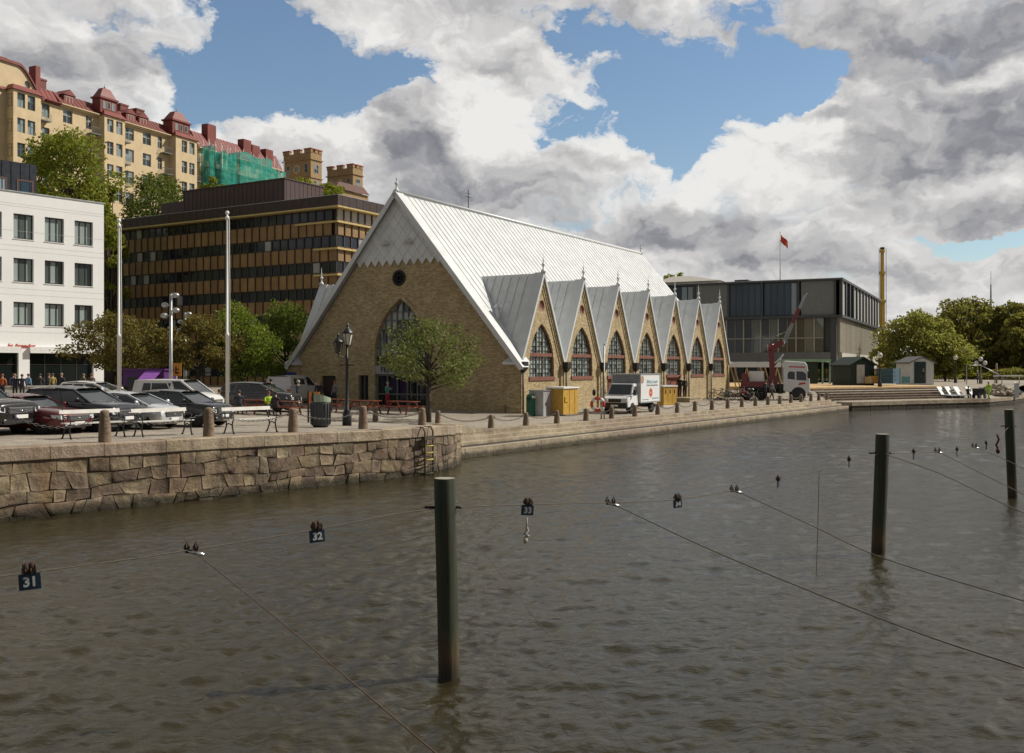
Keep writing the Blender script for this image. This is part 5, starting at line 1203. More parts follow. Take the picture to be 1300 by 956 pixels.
CARP = {   # stations front -> rear: (x, z_bottom, z_top, half width)   greenhouse: (x, z, half width) bottom & top outline
    'suv': dict(L=4.6, W=1.88, H=1.68, st=[(2.26, .42, .66, .60), (2.24, .30, .88, .78), (2.12, .24, 1.0, .88), (1.6, .22, 1.07, .93), (.95, .22, 1.12, .94), (0, .22, 1.12, .95), (-1.2, .22, 1.14, .95), (-1.95, .26, 1.14, .92), (-2.22, .34, 1.08, .84), (-2.28, .46, .9, .74)], gb=(1.12, -2.12, 1.10, .86), gt=(.28, -1.82, 1.66, .64), r=.36, ax=(1.38, -1.36)),
    'hatch': dict(L=4.25, W=1.76, H=1.54, st=[(2.08, .34, .58, .58), (2.05, .26, .76, .74), (1.9, .2, .90, .82), (1.4, .19, 1.0, .87), (.95, .19, 1.05, .88), (0, .19, 1.05, .88), (-1.2, .2, 1.07, .88), (-1.8, .24, 1.07, .86), (-2.05, .32, 1.02, .8), (-2.1, .42, .85, .7)], gb=(1.28, -1.98, 1.02, .80), gt=(.22, -1.65, 1.53, .60), r=.32, ax=(1.28, -1.28)),
    'sedan': dict(L=4.7, W=1.82, H=1.42, st=[(2.34, .34, .56, .60), (2.31, .24, .70, .78), (2.15, .19, .80, .86), (1.6, .18, .89, .90), (.95, .18, .95, .90), (0, .18, .95, .91), (-1.2, .19, .98, .90), (-1.9, .22, 1.0, .88), (-2.28, .3, .95, .82), (-2.34, .42, .8, .74)], gb=(1.05, -1.75, .94, .82), gt=(.2, -1.0, 1.41, .60), r=.32, ax=(1.4, -1.35)),
    'pickup': dict(L=5.3, W=1.92, H=1.84, st=[(2.62, .5, .84, .66), (2.6, .38, 1.02, .84), (2.45, .32, 1.10, .92), (1.9, .32, 1.16, .95), (1.2, .32, 1.2, .95), (0, .34, 1.2, .95), (-1.6, .36, 1.2, .95), (-2.3, .38, 1.2, .94), (-2.6, .44, 1.18, .90), (-2.65, .5, 1.1, .84)], gb=(1.2, -1.0, 1.18, .88), gt=(.55, -.6, 1.82, .68), r=.40, ax=(1.65, -1.6)),
    'van': dict(L=4.5, W=1.82, H=1.85, st=[(2.24, .36, .66, .6), (2.2, .28, .86, .76), (2.08, .22, 1.0, .84), (1.6, .2, 1.12, .89), (1.2, .2, 1.2, .9), (0, .2, 1.22, .91), (-1.3, .2, 1.22, .91), (-2.0, .22, 1.2, .91), (-2.2, .28, 1.18, .89), (-2.25, .36, 1.1, .86)], gb=(1.55, -2.2, 1.14, .88), gt=(.55, -2.1, 1.83, .74), r=.32, ax=(1.38, -1.35)),
}
def car(name, label, kind, body, loc, heading, cat='car', group=None, blank_side=False, KS=.9, plate=True, lights=True, rear_white=False):
    c = CARP[kind]; t = thing(name, label, cat, loc, heading, group); b = MB()
    if group: t.scale = (KS, KS, KS)
    ring = lambda x, z0, z1, w: [(x, -w * .55, z1 + .03), (x, -w * .86, z1 - .0), (x, -w * .97, z1 - .10), (x, -w, z0 + (z1 - z0) * .52), (x, -w * .985, z0 + .1), (x, -w * .80, z0), (x, 0, z0), (x, w * .80, z0), (x, w * .985, z0 + .1), (x, w, z0 + (z1 - z0) * .52), (x, w * .97, z1 - .10), (x, w * .86, z1), (x, w * .55, z1 + .03), (x, 0, z1 + .05)]
    m = 14; vs = [p for s_ in c['st'] for p in ring(*s_)]; ns = len(c['st'])
    fs = [(i * m + j, (i + 1) * m + j, (i + 1) * m + (j + 1) % m, i * m + (j + 1) % m) for i in range(ns - 1) for j in range(m)] + [tuple(range(m)), tuple((ns - 1) * m + j for j in range(m))[::-1]]
    b.add(vs, fs, 0, True); bo = b.build('body', body, t); subsurf(bo, 2)
    cut = []
    for ax in c['ax']:
        k = MB(); k.M = Matrix.Translation((ax, -1.5, c['r'] + .02)) @ Matrix.Rotation(R(-90), 4, 'X'); k.lathe([(c['r'] + .075, 0), (c['r'] + .075, 3)], n=26); cut.append(k.build('cut', M['plastic']))
    bool_cut(bo, cut)
    # door shut lines and trims
    xb0, xb1, zb, wb = c['gb']; xt0, xt1, zt, wt = c['gt']
    xb0 += .12 if kind != 'van' else 0; dz_ = .11 if kind != 'van' else .05
    b = MB(); G8 = [(xb0, -wb * .9, zb - .02), (xb0, wb * .9, zb - .02), (xb1, wb, zb), (xb1, -wb, zb), (xt0, -wt, zt - dz_), (xt0, wt, zt - dz_), (xt1, wt, zt - dz_), (xt1, -wt, zt - dz_)]
    b.add(G8, [(0, 1, 5, 4), (1, 2, 6, 5), (2, 3, 7, 6), (3, 0, 4, 7), (4, 5, 6, 7)]); gl = b.build('windows', M['tint'], t)
    V8 = [Vector(p) for p in G8]; b = MB()
    # roof skin
    n = 8; rv = []
    for i in range(n + 1):
        u = i / n; x = xt0 + .12 + (xt1 - xt0 - .2) * u; zz = zt - dz_ + .02 + (dz_ + .0) * math.sin(math.pi * (.06 + .88 * u)) ** .8
        rv += [(x, -wt - .03, zz - .05), (x, -wt * .8, zz + .0), (x, 0, zz + .02), (x, wt * .8, zz), (x, wt + .03, zz - .05)]
    b.add(rv, [(i * 5 + j, i * 5 + j + 1, (i + 1) * 5 + j + 1, (i + 1) * 5 + j) for i in range(n) for j in range(4)], 0, True); 
    b.add([rv[0], rv[4], (xt0 - .03, wt + .01, zt - dz_ - .03), (xt0 - .03, -wt - .01, zt - dz_ - .03)], [(0, 1, 2, 3)]); b.build('roof', body, t)
    pb = MB()
    out_ = lambda a, q, k=.012: (V8[a].lerp(V8[q], 0) , V8[q])
    for a, q in ((0, 4), (1, 5), (2, 6), (3, 7)): pb.beam(V8[a] + Vector((0, .01 if V8[a].y > 0 else -.01, -.03)), V8[q] + Vector((0, .01 if V8[q].y > 0 else -.01, .0)), .075, .085)
    for s_ in (-1, 1):
        A_, B_ = V8[0 if s_ < 0 else 1], V8[3 if s_ < 0 else 2]; C_, D_ = V8[4 if s_ < 0 else 5], V8[7 if s_ < 0 else 6]
        pb.beam(A_, B_, .05, .05); pb.beam(C_, D_, .06, .06)
        for u in ((.40, .72) if kind not in ('pickup',) else (.55,)): pb.beam(A_.lerp(B_, u), C_.lerp(D_, u - .08), .07, .05)
        if blank_side:                                           # sheet metal behind the front doors of a van
            p0, p1, p2, p3 = A_.lerp(B_, .33), B_, D_, C_.lerp(D_, .2); o_ = Vector((0, s_ * .012, 0)); pb.add([p0 + o_, p1 + o_, p2 + o_, p3 + o_], [(0, 1, 2, 3)])
    if blank_side: pb.add([V8[2] + Vector((-.012, 0, 0)), V8[3] + Vector((-.012, 0, 0)), V8[7] + Vector((-.012, 0, 0)), V8[6] + Vector((-.012, 0, 0))], [(0, 1, 2, 3)])
    pb.build('pillar', body, gl)
    for ax in c['ax']:
        for s_ in (-1, 1): wheel(t, ax, s_ * (c['W'] / 2 - .13), c['r'], .21)
    fx_, fz0, fz1, fw = c['st'][1][0], c['st'][1][1], c['st'][1][2], c['st'][1][3]
    b = MB(); gz_ = fz0 + (fz1 - fz0) * .52; b.add([(fx_ + .04, -.48, gz_), (fx_ + .04, .48, gz_), (fx_ + .02, .54, gz_ + .20), (fx_ + .02, -.54, gz_ + .20), (fx_ - .2, -.5, gz_), (fx_ - .2, .5, gz_), (fx_ - .2, .5, gz_ + .2), (fx_ - .2, -.5, gz_ + .2)], [(0, 1, 2, 3), (3, 2, 6, 7), (1, 0, 4, 5), (0, 3, 7, 4), (2, 1, 5, 6)])
    go = b.build('grille', M['plastic'], t); b = MB()
    for k in range(4): b.box(fx_ + .03, -.46, gz_ + .03 + k * .045, fx_ + .05, .46, gz_ + .045 + k * .045)
    b.box(fx_ + .032, -.5, gz_ + .19, fx_ + .055, .5, gz_ + .215); b.lathe([(.06, -.01), (.06, .01)], (fx_ + .05, 0, gz_ + .11), 10); b.build('grille_bar', M['chrome'], go)
    b = MB(); b.box(fx_ - .3, -fw * .8, fz0 + .02, fx_ + .05, fw * .8, fz0 + .14); b.build('lower_intake', M['plastic'], t)
    if lights:
        for s_ in (-1, 1):
            b = MB(); x0, x1 = c['st'][1][0] + .02, c['st'][2][0] - .05; z0 = gz_ + .05
            b.add([(x0, s_ * fw * .72, z0), (x0 - .02, s_ * fw * 1.0, z0 + .02), (x1 - .12, s_ * c['st'][2][3] * 1.02, z0 + .07), (x0 - .01, s_ * fw * .72, z0 + .15), (x0 - .05, s_ * fw * 1.0, z0 + .17), (x1 - .18, s_ * c['st'][2][3] * 1.01, z0 + .18)], [(0, 1, 4, 3), (1, 2, 5, 4), (3, 4, 5)]); b.build('headlight', M['lampglass'], t)
            b = MB(); b.lathe([(.05, 0), (.05, .02)], (0, 0, 0), 10); lo = b.build('fog_lamp', M['lampglass'], t); lo.location = (fx_ + .03, s_ * fw * .75, fz0 + .12); lo.rotation_euler = (0, R(90), 0)
            b = MB(); x2 = c['st'][-1][0]; b.box(x2 - .02 + .0, s_ * .74 - .12, .78, x2 + .12, s_ * .74 + .1, .98); b.build('tail_light', M['redlamp'], t)
    if plate:
        b = MB(); b.box(fx_ + .05, -.26, gz_ - .15, fx_ + .075, .26, gz_ - .03); po = b.build('number_plate', M['plate_w'], t); b = MB(); b.box(fx_ + .07, -.26, gz_ - .148, fx_ + .079, -.21, gz_ - .032); b.build('plate_band', M['blueband'] if 'blueband' in M else M.setdefault('blueband', pm('plate blue', (.01, .04, .25), .4)), po)
    for s_ in (-1, 1):
        b = MB(); b.ball((xb0 - .42, s_ * (wb + .16), zb + .1), .11, (.7, 1.1, .8), 8); b.beam((xb0 - .4, s_ * wb, zb + .02), (xb0 - .42, s_ * (wb + .12), zb + .06), .05); b.build('mirror', body, t)
        b = MB(); b.box(.1, s_ * c['W'] * .505 - .012, c['st'][5][2] - .22, .28, s_ * c['W'] * .505 + .012, c['st'][5][2] - .18); b.box(-.9, s_ * c['W'] * .505 - .012, c['st'][5][2] - .20, -.72, s_ * c['W'] * .505 + .012, c['st'][5][2] - .16); b.build('door_handle', body, t)
    return t
HD = R(-20)                      # parked nose towards the canal
def park(px, py, L, hd=HD, KS=.9):
    """place a car so that its front bumper's middle stands at this photo point"""
    p = hit(px, py); d = Vector((math.cos(hd), math.sin(hd), 0)); q = p - d * L * KS / 2; q.z = zg(q.x, q.y); return q
cg = 'cars parked nose to the canal'
car('pickup_truck', 'black pickup truck with a chrome grille cut by the left edge of the picture', 'pickup', paint('black car paint', (.012, .011, .010)), park(27, 553, 5.3), HD, 'pickup truck', cg)
car('parked_car', 'low dark red saloon car between the black pickup and the dark grey car', 'sedan', paint('dark red car paint', (.11, .012, .012)), park(100, 551, 4.7, KS=0.84), HD, 'car', cg, KS=0.84)
car('parked_car', 'dark blue grey sport utility car in the middle of the parked row', 'suv', paint('blue black car paint', (.018, .020, .026)), park(164, 548, 4.6, KS=0.85), HD, 'car', cg, KS=0.85)
car('parked_car', 'silver hatchback parked between the two dark sport utility cars', 'hatch', paint('silver car paint', (.58, .59, .60), .4, .3), park(222, 545, 4.25, KS=0.8), HD, 'car', cg, KS=0.8)
car('parked_car', 'black sport utility car at the right end of the parked row', 'suv', paint('deep black car paint', (.009, .009, .010)), park(286, 542, 4.6, KS=0.77), HD, 'car', cg, KS=0.77)
def place_at(px, Y, hd): p = G(px, Y); return p
car('delivery_van', 'white panel van behind the parked cars and the tall grey lamp post', 'van', paint('van white', (.66, .66, .65), 0, .35), place_at(228, 52, 0) , R(-14), 'van', blank_side=True)
car('parked_car', 'white estate car glimpsed behind the dark blue grey sport utility car', 'hatch', paint('white car paint', (.70, .70, .69), 0, .3), place_at(122, 55, 0), R(-10), 'car')
car('parked_car', 'silver roofed dark car standing behind the right white flagpole', 'suv', paint('graphite car paint', (.05, .05, .055)), place_at(330, 57, 0), R(-8), 'car')
car('delivery_van', 'white van parked at the left corner of the market hall', 'van', paint('van white', (.66, .66, .65), 0, .35), place_at(374, 66, 0), R(75), 'van', blank_side=True)

# ---------------------------------------------------------------- box truck beside the hall
HB = math.atan2(-.8605, -.5094)                # nose towards the camera along the hall side
tp = hit(777, 526); dv = Vector((math.cos(HB), math.sin(HB), 0)); tp = tp - dv * 2.6; tp.z = zg(tp.x, tp.y)
tk = thing('box_truck', 'white delivery truck with a red rosette and blue lettering beside the market hall', 'truck', tp, HB)
tw = paint('truck white', (.74, .74, .73), 0, .35); TWD, x0b, x1b, zb0, zb1 = 2.05, .55, -2.9, .72, 2.62
tk.scale = (.92, .92, .92)
b = MB(); b.box(x1b, -TWD / 2, zb0, x0b, TWD / 2, zb1); bx = b.build('box', pm('box white', (.74, .75, .75), .45, var=.03), tk)
b = MB()
for y in (-TWD / 2, TWD / 2):
    b.beam((x0b, y, zb0), (x0b, y, zb1), .07); b.beam((x1b, y, zb0), (x1b, y, zb1), .07); b.beam((x1b, y, zb1), (x0b, y, zb1), .07); b.beam((x1b, y, zb0), (x0b, y, zb0), .09)
b.beam((x0b, -TWD / 2, zb1), (x0b, TWD / 2, zb1), .07); b.build('box_edge', M['steel'], bx)
b = MB(); b.box(x0b + .001, -TWD / 2 + .05, 2.02, x0b + .02, TWD / 2 - .05, zb1 - .05); b.build('box_front_panel', pm('grey box front', (.22, .24, .27), .5), bx)
b = MB(); w2 = .93
cp = [(.62, .55), (2.28, .42), (2.42, .55), (2.40, .86), (2.28, 1.06), (1.72, 1.22), (1.20, 1.98), (.62, 2.02)]
for s_ in (-1, 1): pass
vs = [(x, -w2 * (1 if z < 1.3 else .90), z) for x, z in cp] + [(x, w2 * (1 if z < 1.3 else .90), z) for x, z in cp]; m = len(cp)
b.add(vs, [tuple(range(m))[::-1], tuple(range(m, 2 * m))] + [(j, (j + 1) % m, m + (j + 1) % m, m + j) for j in range(m)]); cab = b.build('cab', tw, tk)
bev = cab.modifiers.new('b', 'BEVEL'); bev.width = .07; bev.segments = 3
b = MB(); k1, k2 = Vector((1.70, 0, 1.27)), Vector((1.255, 0, 1.93)); o_ = Vector((.03, 0, .02))
b.add([tuple(k1 + o_ + Vector((0, -.80, 0))), tuple(k1 + o_ + Vector((0, .80, 0))), tuple(k2 + o_ + Vector((0, .74, 0))), tuple(k2 + o_ + Vector((0, -.74, 0)))], [(0, 1, 2, 3)]); b.build('windscreen', M['tint'], tk)
for s_ in (-1, 1):
    b = MB(); y = s_ * (w2 + .006); y2 = s_ * (w2 * .90 + .012); b.add([(1.62, y, 1.25), (.82, y, 1.25), (.82, y2, 1.88), (1.22, y2, 1.88)], [(0, 1, 2, 3)]); b.build('side_window', M['tint'], tk)
    b = MB(); b.box(1.62, s_ * 1.12 - .08, 1.25, 1.74, s_ * 1.12 + .08, 1.6); b.beam((1.6, s_ * .9, 1.35), (1.66, s_ * 1.1, 1.4), .04); b.build('mirror', M['plastic'], tk)
    b = MB(); b.box(2.28, s_ * .72 - .17, .80, 2.425, s_ * .72 + .17, 1.02); b.build('headlight', M['lampglass'], tk)
    b = MB(); b.box(.70, s_ * (w2 + .004) - .004, .6, .712, s_ * (w2 + .004) + .004, 1.9); b.build('door_seam', M['plastic'], tk)
    for x_ in (1.62, -1.75): wheel(tk, x_, s_ * .84, .34, .22, M['steel'])
    b = MB(); b.M = Matrix.Translation((1.62, s_ * (w2 + .006), .34)) @ Matrix.Rotation(R(90), 4, 'X'); b.lathe([(.40, -.004), (.40, .004)], n=20); b.build('wheel_arch', M['plastic'], tk)
b = MB(); b.box(2.32, -.88, .36, 2.46, .88, .74); b.box(2.41, -.45, .78, 2.43, .45, 1.0); b.build('bumper', M['plastic'], tk)
b = MB(); b.box(2.462, -.26, .5, 2.475, .26, .61); b.build('number_plate', M['plate_w'], tk)
b = MB(); b.box(-2.7, -.4, .45, .8, .4, .66); b.box(-2.3, -.95, .35, -2.2, .95, .55); b.build('chassis', M['plastic'], tk)
# markings on the box's left side (towards the water)
TS = Matrix.Translation((0, TWD / 2 + .012, 0)) @ Matrix.Rotation(R(180), 4, 'Z') @ RX     # text plane on +y side
teal = pm('teal lettering', (.13, .40, .47), .5); rose = pm('red print', (.62, .09, .035), .5); gl2 = pm('grey lettering', (.25, .30, .33), .5)
b = MB()
for k in range(14):                                              # rosette
    a = 2 * math.pi * k / 14; ca, sa = math.cos(a), math.sin(a); cx_, cz_ = -1.25, 1.35
    b.add([(cx_ + .05 * ca, TWD / 2 + .008, cz_ + .05 * sa), (cx_ + .2 * ca - .06 * sa, TWD / 2 + .008, cz_ + .2 * sa + .06 * ca), (cx_ + .36 * ca, TWD / 2 + .008, cz_ + .36 * sa), (cx_ + .2 * ca + .06 * sa, TWD / 2 + .008, cz_ + .2 * sa - .06 * ca)], [(0, 1, 2, 3)])
b.build('rosette', rose, bx)
def scribble(nm, x0, x1, z, h, mat, seed):
    """row of letter-like strokes, too small to read in the photograph"""
    r = random.Random(seed); b = MB(); x = x0; y = TWD / 2 + .008
    while x > x1:
        w = h * r.uniform(.4, .7)
        b.box(x - h * .14, y - .002, z, x, y + .002, z + h * r.choice((.7, .7, 1)))
        if r.random() < .7: b.box(x - w, y - .0035, z + h * .55, x - h * .15, y + .0015, z + h * .7)
        if r.random() < .6: b.box(x - w, y - .0032, z, x - h * .15, y + .0018, z + h * .14)
        if r.random() < .7: b.box(x - w, y - .0038, z + h * .14, x - w + h * .13, y + .0012, z + h * .55)
        x -= w + h * .2
    b.build(nm, mat, bx)
scribble('lettering', -.55, -2.45, 1.98, .26, teal, 3); scribble('lettering', -.5, -2.5, 1.80, .13, gl2, 5); scribble('lettering', .2, -.9, .86, .08, gl2, 6); scribble('lettering', -1.5, -2.6, .92, .10, teal, 7)
b = MB(); b.lathe([(.26, 0), (.26, .004)], (0, 0, 0), 18); bo_ = b.build('round_print', pm('brown print', (.42, .25, .15), .6, var=.5, scale=8), bx); bo_.location = (.22, TWD / 2 + .006, 2.25); bo_.rotation_euler = (R(-90), 0, 0)

# ---------------------------------------------------------------- crane truck
cy_ = 86.5; cp_ = G(1012, cy_); hc = R(-12)
ct = thing('crane_truck', 'white cab lorry with a raised red loading crane in front of the glass building', 'truck', G(992, cy_), hc)
b = MB(); cabp = [(.1, .75), (2.2, .62), (2.32, .8), (2.3, 1.75), (2.08, 3.05), (1.9, 3.3), (.25, 3.42), (.1, 3.3)]; w2 = 1.22; m = len(cabp)
b.add([(x, -w2, z) for x, z in cabp] + [(x, w2, z) for x, z in cabp], [tuple(range(m))[::-1], tuple(range(m, 2 * m))] + [(j, (j + 1) % m, m + (j + 1) % m, m + j) for j in range(m)])
cb_o = b.build('cab', paint('lorry white', (.70, .70, .71), 0, .35), ct); bv = cb_o.modifiers.new('b', 'BEVEL'); bv.width = .09; bv.segments = 3
for s_ in (-1, 1):
    b = MB(); y = s_ * (w2 + .008); b.add([(1.18, y, 1.75), (2.02, y, 1.70), (1.98, y, 2.25), (1.75, y, 2.48), (1.18, y, 2.5)], [(0, 1, 2, 3, 4)]); b.add([(.45, y, 1.85), (1.05, y, 1.78), (1.05, y, 2.45), (.62, y, 2.5), (.45, y, 2.3)], [(0, 1, 2, 3, 4)]); b.build('side_window', M['tint'], ct)
    b = MB(); b.box(2.1, s_ * 1.42 - .1, 1.9, 2.24, s_ * 1.42 + .1, 2.5); b.beam((2.1, s_ * 1.2, 2.4), (2.17, s_ * 1.42, 2.4), .05); b.build('mirror', M['plastic'], ct)
    b = MB(); b.box(2.2, s_ * .92 - .2, .85, 2.335, s_ * .92 + .2, 1.1); b.build('headlight', M['lampglass'], ct)
    b = MB(); y = s_ * (w2 + .006); b.add([(1.3, y, 1.3), (1.95, y, 1.4), (1.9, y, 1.55), (1.45, y, 1.5)], [(0, 1, 2, 3)]); b.add([(.55, y, 2.85), (1.9, y, 2.8), (1.88, y, 2.9), (.57, y, 2.95)], [(0, 1, 2, 3)]); b.build('red_marking', pm('red marking', (.5, .05, .03), .5), ct)
    for x_ in (1.35, -1.75, -3.0): wheel(ct, x_, s_ * 1.05, .5, .3, M['steel'])
    b = MB(); b.M = Matrix.Translation((1.35, s_ * (w2 + .005), .52)) @ Matrix.Rotation(R(90), 4, 'X'); b.lathe([(.62, -.006), (.62, .006)], n=22); b.build('wheel_arch', M['plastic'], ct)
b = MB(); b.add([(2.33, -1.1, 1.85), (2.33, 1.1, 1.85), (2.13, 1.05, 2.95), (2.13, -1.05, 2.95)], [(0, 1, 2, 3)]); b.build('windscreen', M['tint'], ct)
b = MB(); b.box(2.25, -1.2, .35, 2.42, 1.2, .78); b.build('bumper', M['white'], ct)
b = MB(); b.box(-3.6, -.5, .6, .3, .5, .95); b.box(-.3, -1.1, .55, .05, 1.1, 1.4); b.box(-3.6, -1.2, .96, -.4, 1.2, 1.12); b.build('chassis', M['plastic'], ct)
rd = paint('crane red', (.17, .014, .011), .1, .4)
b = MB(); b.box(-3.5, -1.15, 1.125, -1.2, 1.15, 1.6); b.box(-3.4, -1.0, 1.6, -2.9, 1.0, 2.3); b.box(-1.15, -.5, 1.1, -.35, .5, 2.1); b.build('crane_base', rd, ct)
b = MB(); b.beam((-.75, 0, 1.9), (-.9, 0, 4.6), .5, .45); b.beam((-.9, 0, 4.4), (.1, 0, 5.1), .55, .5); b.lathe([(.3, -.3), (.3, .3)], (-.9, 0, 4.6), 10); b.build('crane_column', rd, ct)
b = MB(); b.beam((.05, -.16, 4.75), (.95, -.16, 6.7), .2, .28); b.beam((.05, .16, 4.75), (.95, .16, 6.7), .2, .28); b.beam((.3, 0, 5.0), (1.1, 0, 6.9), .16, .2); b.build('boom', pm('boom grey', (.30, .31, .33), .4, metal=.3), ct)
b = MB(); b.beam((.85, 0, 6.5), (1.5, 0, 8.0), .34, .34); b.build('boom_section', rd, ct)
b = MB(); b.beam((1.4, 0, 7.7), (2.0, 0, 9.1), .2, .22); b.tube([(2.0, 0, 9.1), (2.15, 0, 9.3)], .05); b.build('boom_tip', M['steel'], ct)
b = MB(); b.tube([(.2, .3, 4.0), (-.6, .3, 3.0)], .09, 6); b.tube([(-.4, -.3, 5.6), (.4, -.3, 6.0), (.2, -.3, 4.9)], .04, 5); b.build('hydraulic_ram', M['chrome'], ct)
b = MB(); b.box(-2.75, -.6, 1.62, -1.5, .6, 2.5); b.build('cargo_tank', M['white'], ct)

# ---------------------------------------------------------------- yellow mobile crane far behind
yc = G(1120, 182); mc = thing('mobile_crane', 'tall yellow telescopic crane rising behind the glass building', 'crane', yc, R(20))
yl = pm('crane yellow', (.55, .33, .03), .5, var=.15, streak=.25); tot = CZ + (HY - 315) / F * 182 - yc.z
b = MB(); z = 0
for k, (w_, h) in enumerate(((.80, .34), (.68, .27), (.56, .22), (.46, .17))):
    b.box(-w_ / 2, -w_ / 2, z * tot, w_ / 2, w_ / 2, (z + h) * tot); b.box(-w_ / 2 - .1, -w_ / 2 - .1, (z + h) * tot - .6, w_ / 2 + .1, w_ / 2 + .1, (z + h) * tot - .1); z += h - .003
b.build('telescopic_boom', yl, mc)
b = MB(); b.box(-.25, -.3, tot - .2, .3, .3, tot + .15); b.tube([(.9, 0, tot), (.9, 0, 6)], .05, 5); b.tube([(-.7, 0, tot), (-.7, 0, 10)], .05, 5); b.build('hoist', M['iron'], mc)
b = MB()                                                          # lattice luffing jib folded alongside
hl = tot * .42
for x_ in (.9, 2.1):
    for y in (-.5, .5): b.beam((x_, y, 3), (x_, y, hl), .13)
for k in range(14):
    z0 = 3 + (hl - 3) * k / 14; z1 = 3 + (hl - 3) * (k + 1) / 14; a, c_ = (.9, 2.1) if k % 2 else (2.1, .9)
    for y in (-.5, .5): b.beam((a, y, z0), (c_, y, z1), .09)
    b.beam((a, -.5, z0), (a, .5, z1), .09)
b.build('lattice_jib', yl, mc)
b = MB(); b.box(-2, -1.5, .6, 5, 1.5, 2.6); b.box(-2.5, -1.4, 2.6, .6, 1.4, 4.0); b.build('carrier', yl, mc)
for x_ in (-1.2, .4, 2.2, 3.8):
    for s_ in (-1, 1): wheel(mc, x_, s_ * 1.35, .6, .4, M['iron'])
# ================================================================== street furniture
def at_line(px, a, d):
    k = (px - CX) / F; q = (k * a[1] - a[0]) / (d[0] - k * d[1]); x, y = a[0] + d[0] * q, a[1] + d[1] * q; return Vector((x, y, zg(x, y)))
def make_bollard(h, r0, r1, label, group):
    t = thing('stone_bollard', label, 'bollard', (0, 0, 0), 0, group)
    b = MB(); b.lathe([(r0, -.1), (r0, 0), (r0 * .97, h * .3), (r1 * 1.02, h * .82), (r1, h * .9), (r1 * .86, h * .97), (r1 * .5, h), (.01, h * 1.01)], n=14); b.build('post', M['granite'], t)
    b = MB(); b.M = Matrix.Translation((0, 0, h * .86)) @ Matrix.Rotation(R(90), 4, 'X')
    b.tube([(r1 * 1.0 + .035 + .035 * math.cos(a), .035 * math.sin(a), 0) for a in np.linspace(0, 2 * math.pi, 9)], .011, 5); b.build('ring', M['iron'], t)
    b = MB(); b.M = Matrix.Translation((0, 0, h * .86)) @ Matrix.Rotation(R(90), 4, 'X'); b.tube([(-r1 * 1.0 - .035 + .035 * math.cos(a), .035 * math.sin(a), 0) for a in np.linspace(0, 2 * math.pi, 9)], .011, 5); b.build('ring', M['iron'], t); return t
chain_iron = pm('chain iron', (.13, .12, .11), .6, metal=.5, var=.3)
def chain(a, b, sag, label, group):
    a, b = Vector(a), Vector(b); n = max(8, int((b - a).length / .09)); mb = MB()
    pts = [a.lerp(b, i / n) + Vector((0, 0, -sag * 4 * (i / n) * (1 - i / n))) for i in range(n + 1)]
    for i in range(n):                                            # real links, every second one turned
        d = (pts[i + 1] - pts[i]); up = Vector((0, 0, 1)) if i % 2 else d.normalized().cross(Vector((0, 0, 1))).normalized()
        u = up - d.normalized() * up.dot(d.normalized()); u.normalize(); c = (pts[i] + pts[i + 1]) / 2; dl = d * .62
        mb.tube([c - dl + u * .0, c - dl * .6 + u * .026, c + dl * .6 + u * .026, c + dl, c + dl * .6 - u * .026, c - dl * .6 - u * .026, c - dl], .009, 4, cap=False)
    o_ = mb.build('chain', chain_iron); return tag(o_, label, 'chain', group)
# tall granite posts along the wall
gw_ = 'granite posts along the wall top'
wb_ = [(133, 561.5, .86, 'granite post between the first and second bench at the left wall'), (265, 554.8, .86, 'granite post in front of the black car, at the left end of the third bench'), (372, 548.7, .76, 'granite post left of the litter bin on the wall'), (461, 544.5, .78, 'granite post just right of the black lamp post on the wall'), (536, 539.7, .68, 'granite post beside the yellow ladder at the wall end')]
proto = make_bollard(1.0, .165, .125, 'x', gw_); wpos = []
for i, (x, y, h, lab) in enumerate(wb_):
    p = hit(x, y); wpos.append((p, h)); o_ = proto if i == 0 else dup(proto); o_['label'] = lab; o_.location = p; o_.scale = (1, 1, h)
pl0 = hit(20, 567); 
for k, ((p, h), (q, g_)) in enumerate(zip(wpos, wpos[1:])):
    chain(p + Vector((0, 0, h * .85)), q + Vector((0, 0, g_ * .85)), .28, ['slack chain behind the second and third bench', 'slack chain sagging below the third bench', 'slack chain passing in front of the litter bin', 'slack chain right of the black lamp post on the wall'][k], 'chains between the posts')
chain(hit(20, 567) + Vector((0, 0, .73)), wpos[0][0] + Vector((0, 0, .73)), .3, 'slack chain in front of the dark red car', 'chains between the posts')
# second row: small posts on the square
gsq = 'small posts on the square'
sq = [(414, 536, 19, 'small post hidden behind the litter bin'), (476.5, 535.5, 17, 'small post in front of the picnic tables'), (542.5, 535, 20, 'small post right behind the post at the ladder'), (556, 537.5, 16.5, 'small post at the foot of the tree by the hall')]
spp = []; pr2 = make_bollard(.7, .15, .125, 'x', gsq)
for i, (x, y, hp, lab) in enumerate(sq):
    p = hit(x, y); o_ = pr2 if i == 0 else dup(pr2); o_['label'] = lab; o_.location = p; h = hp * p.y / F; o_.scale = (1, 1, h / .7); spp.append((p, h))
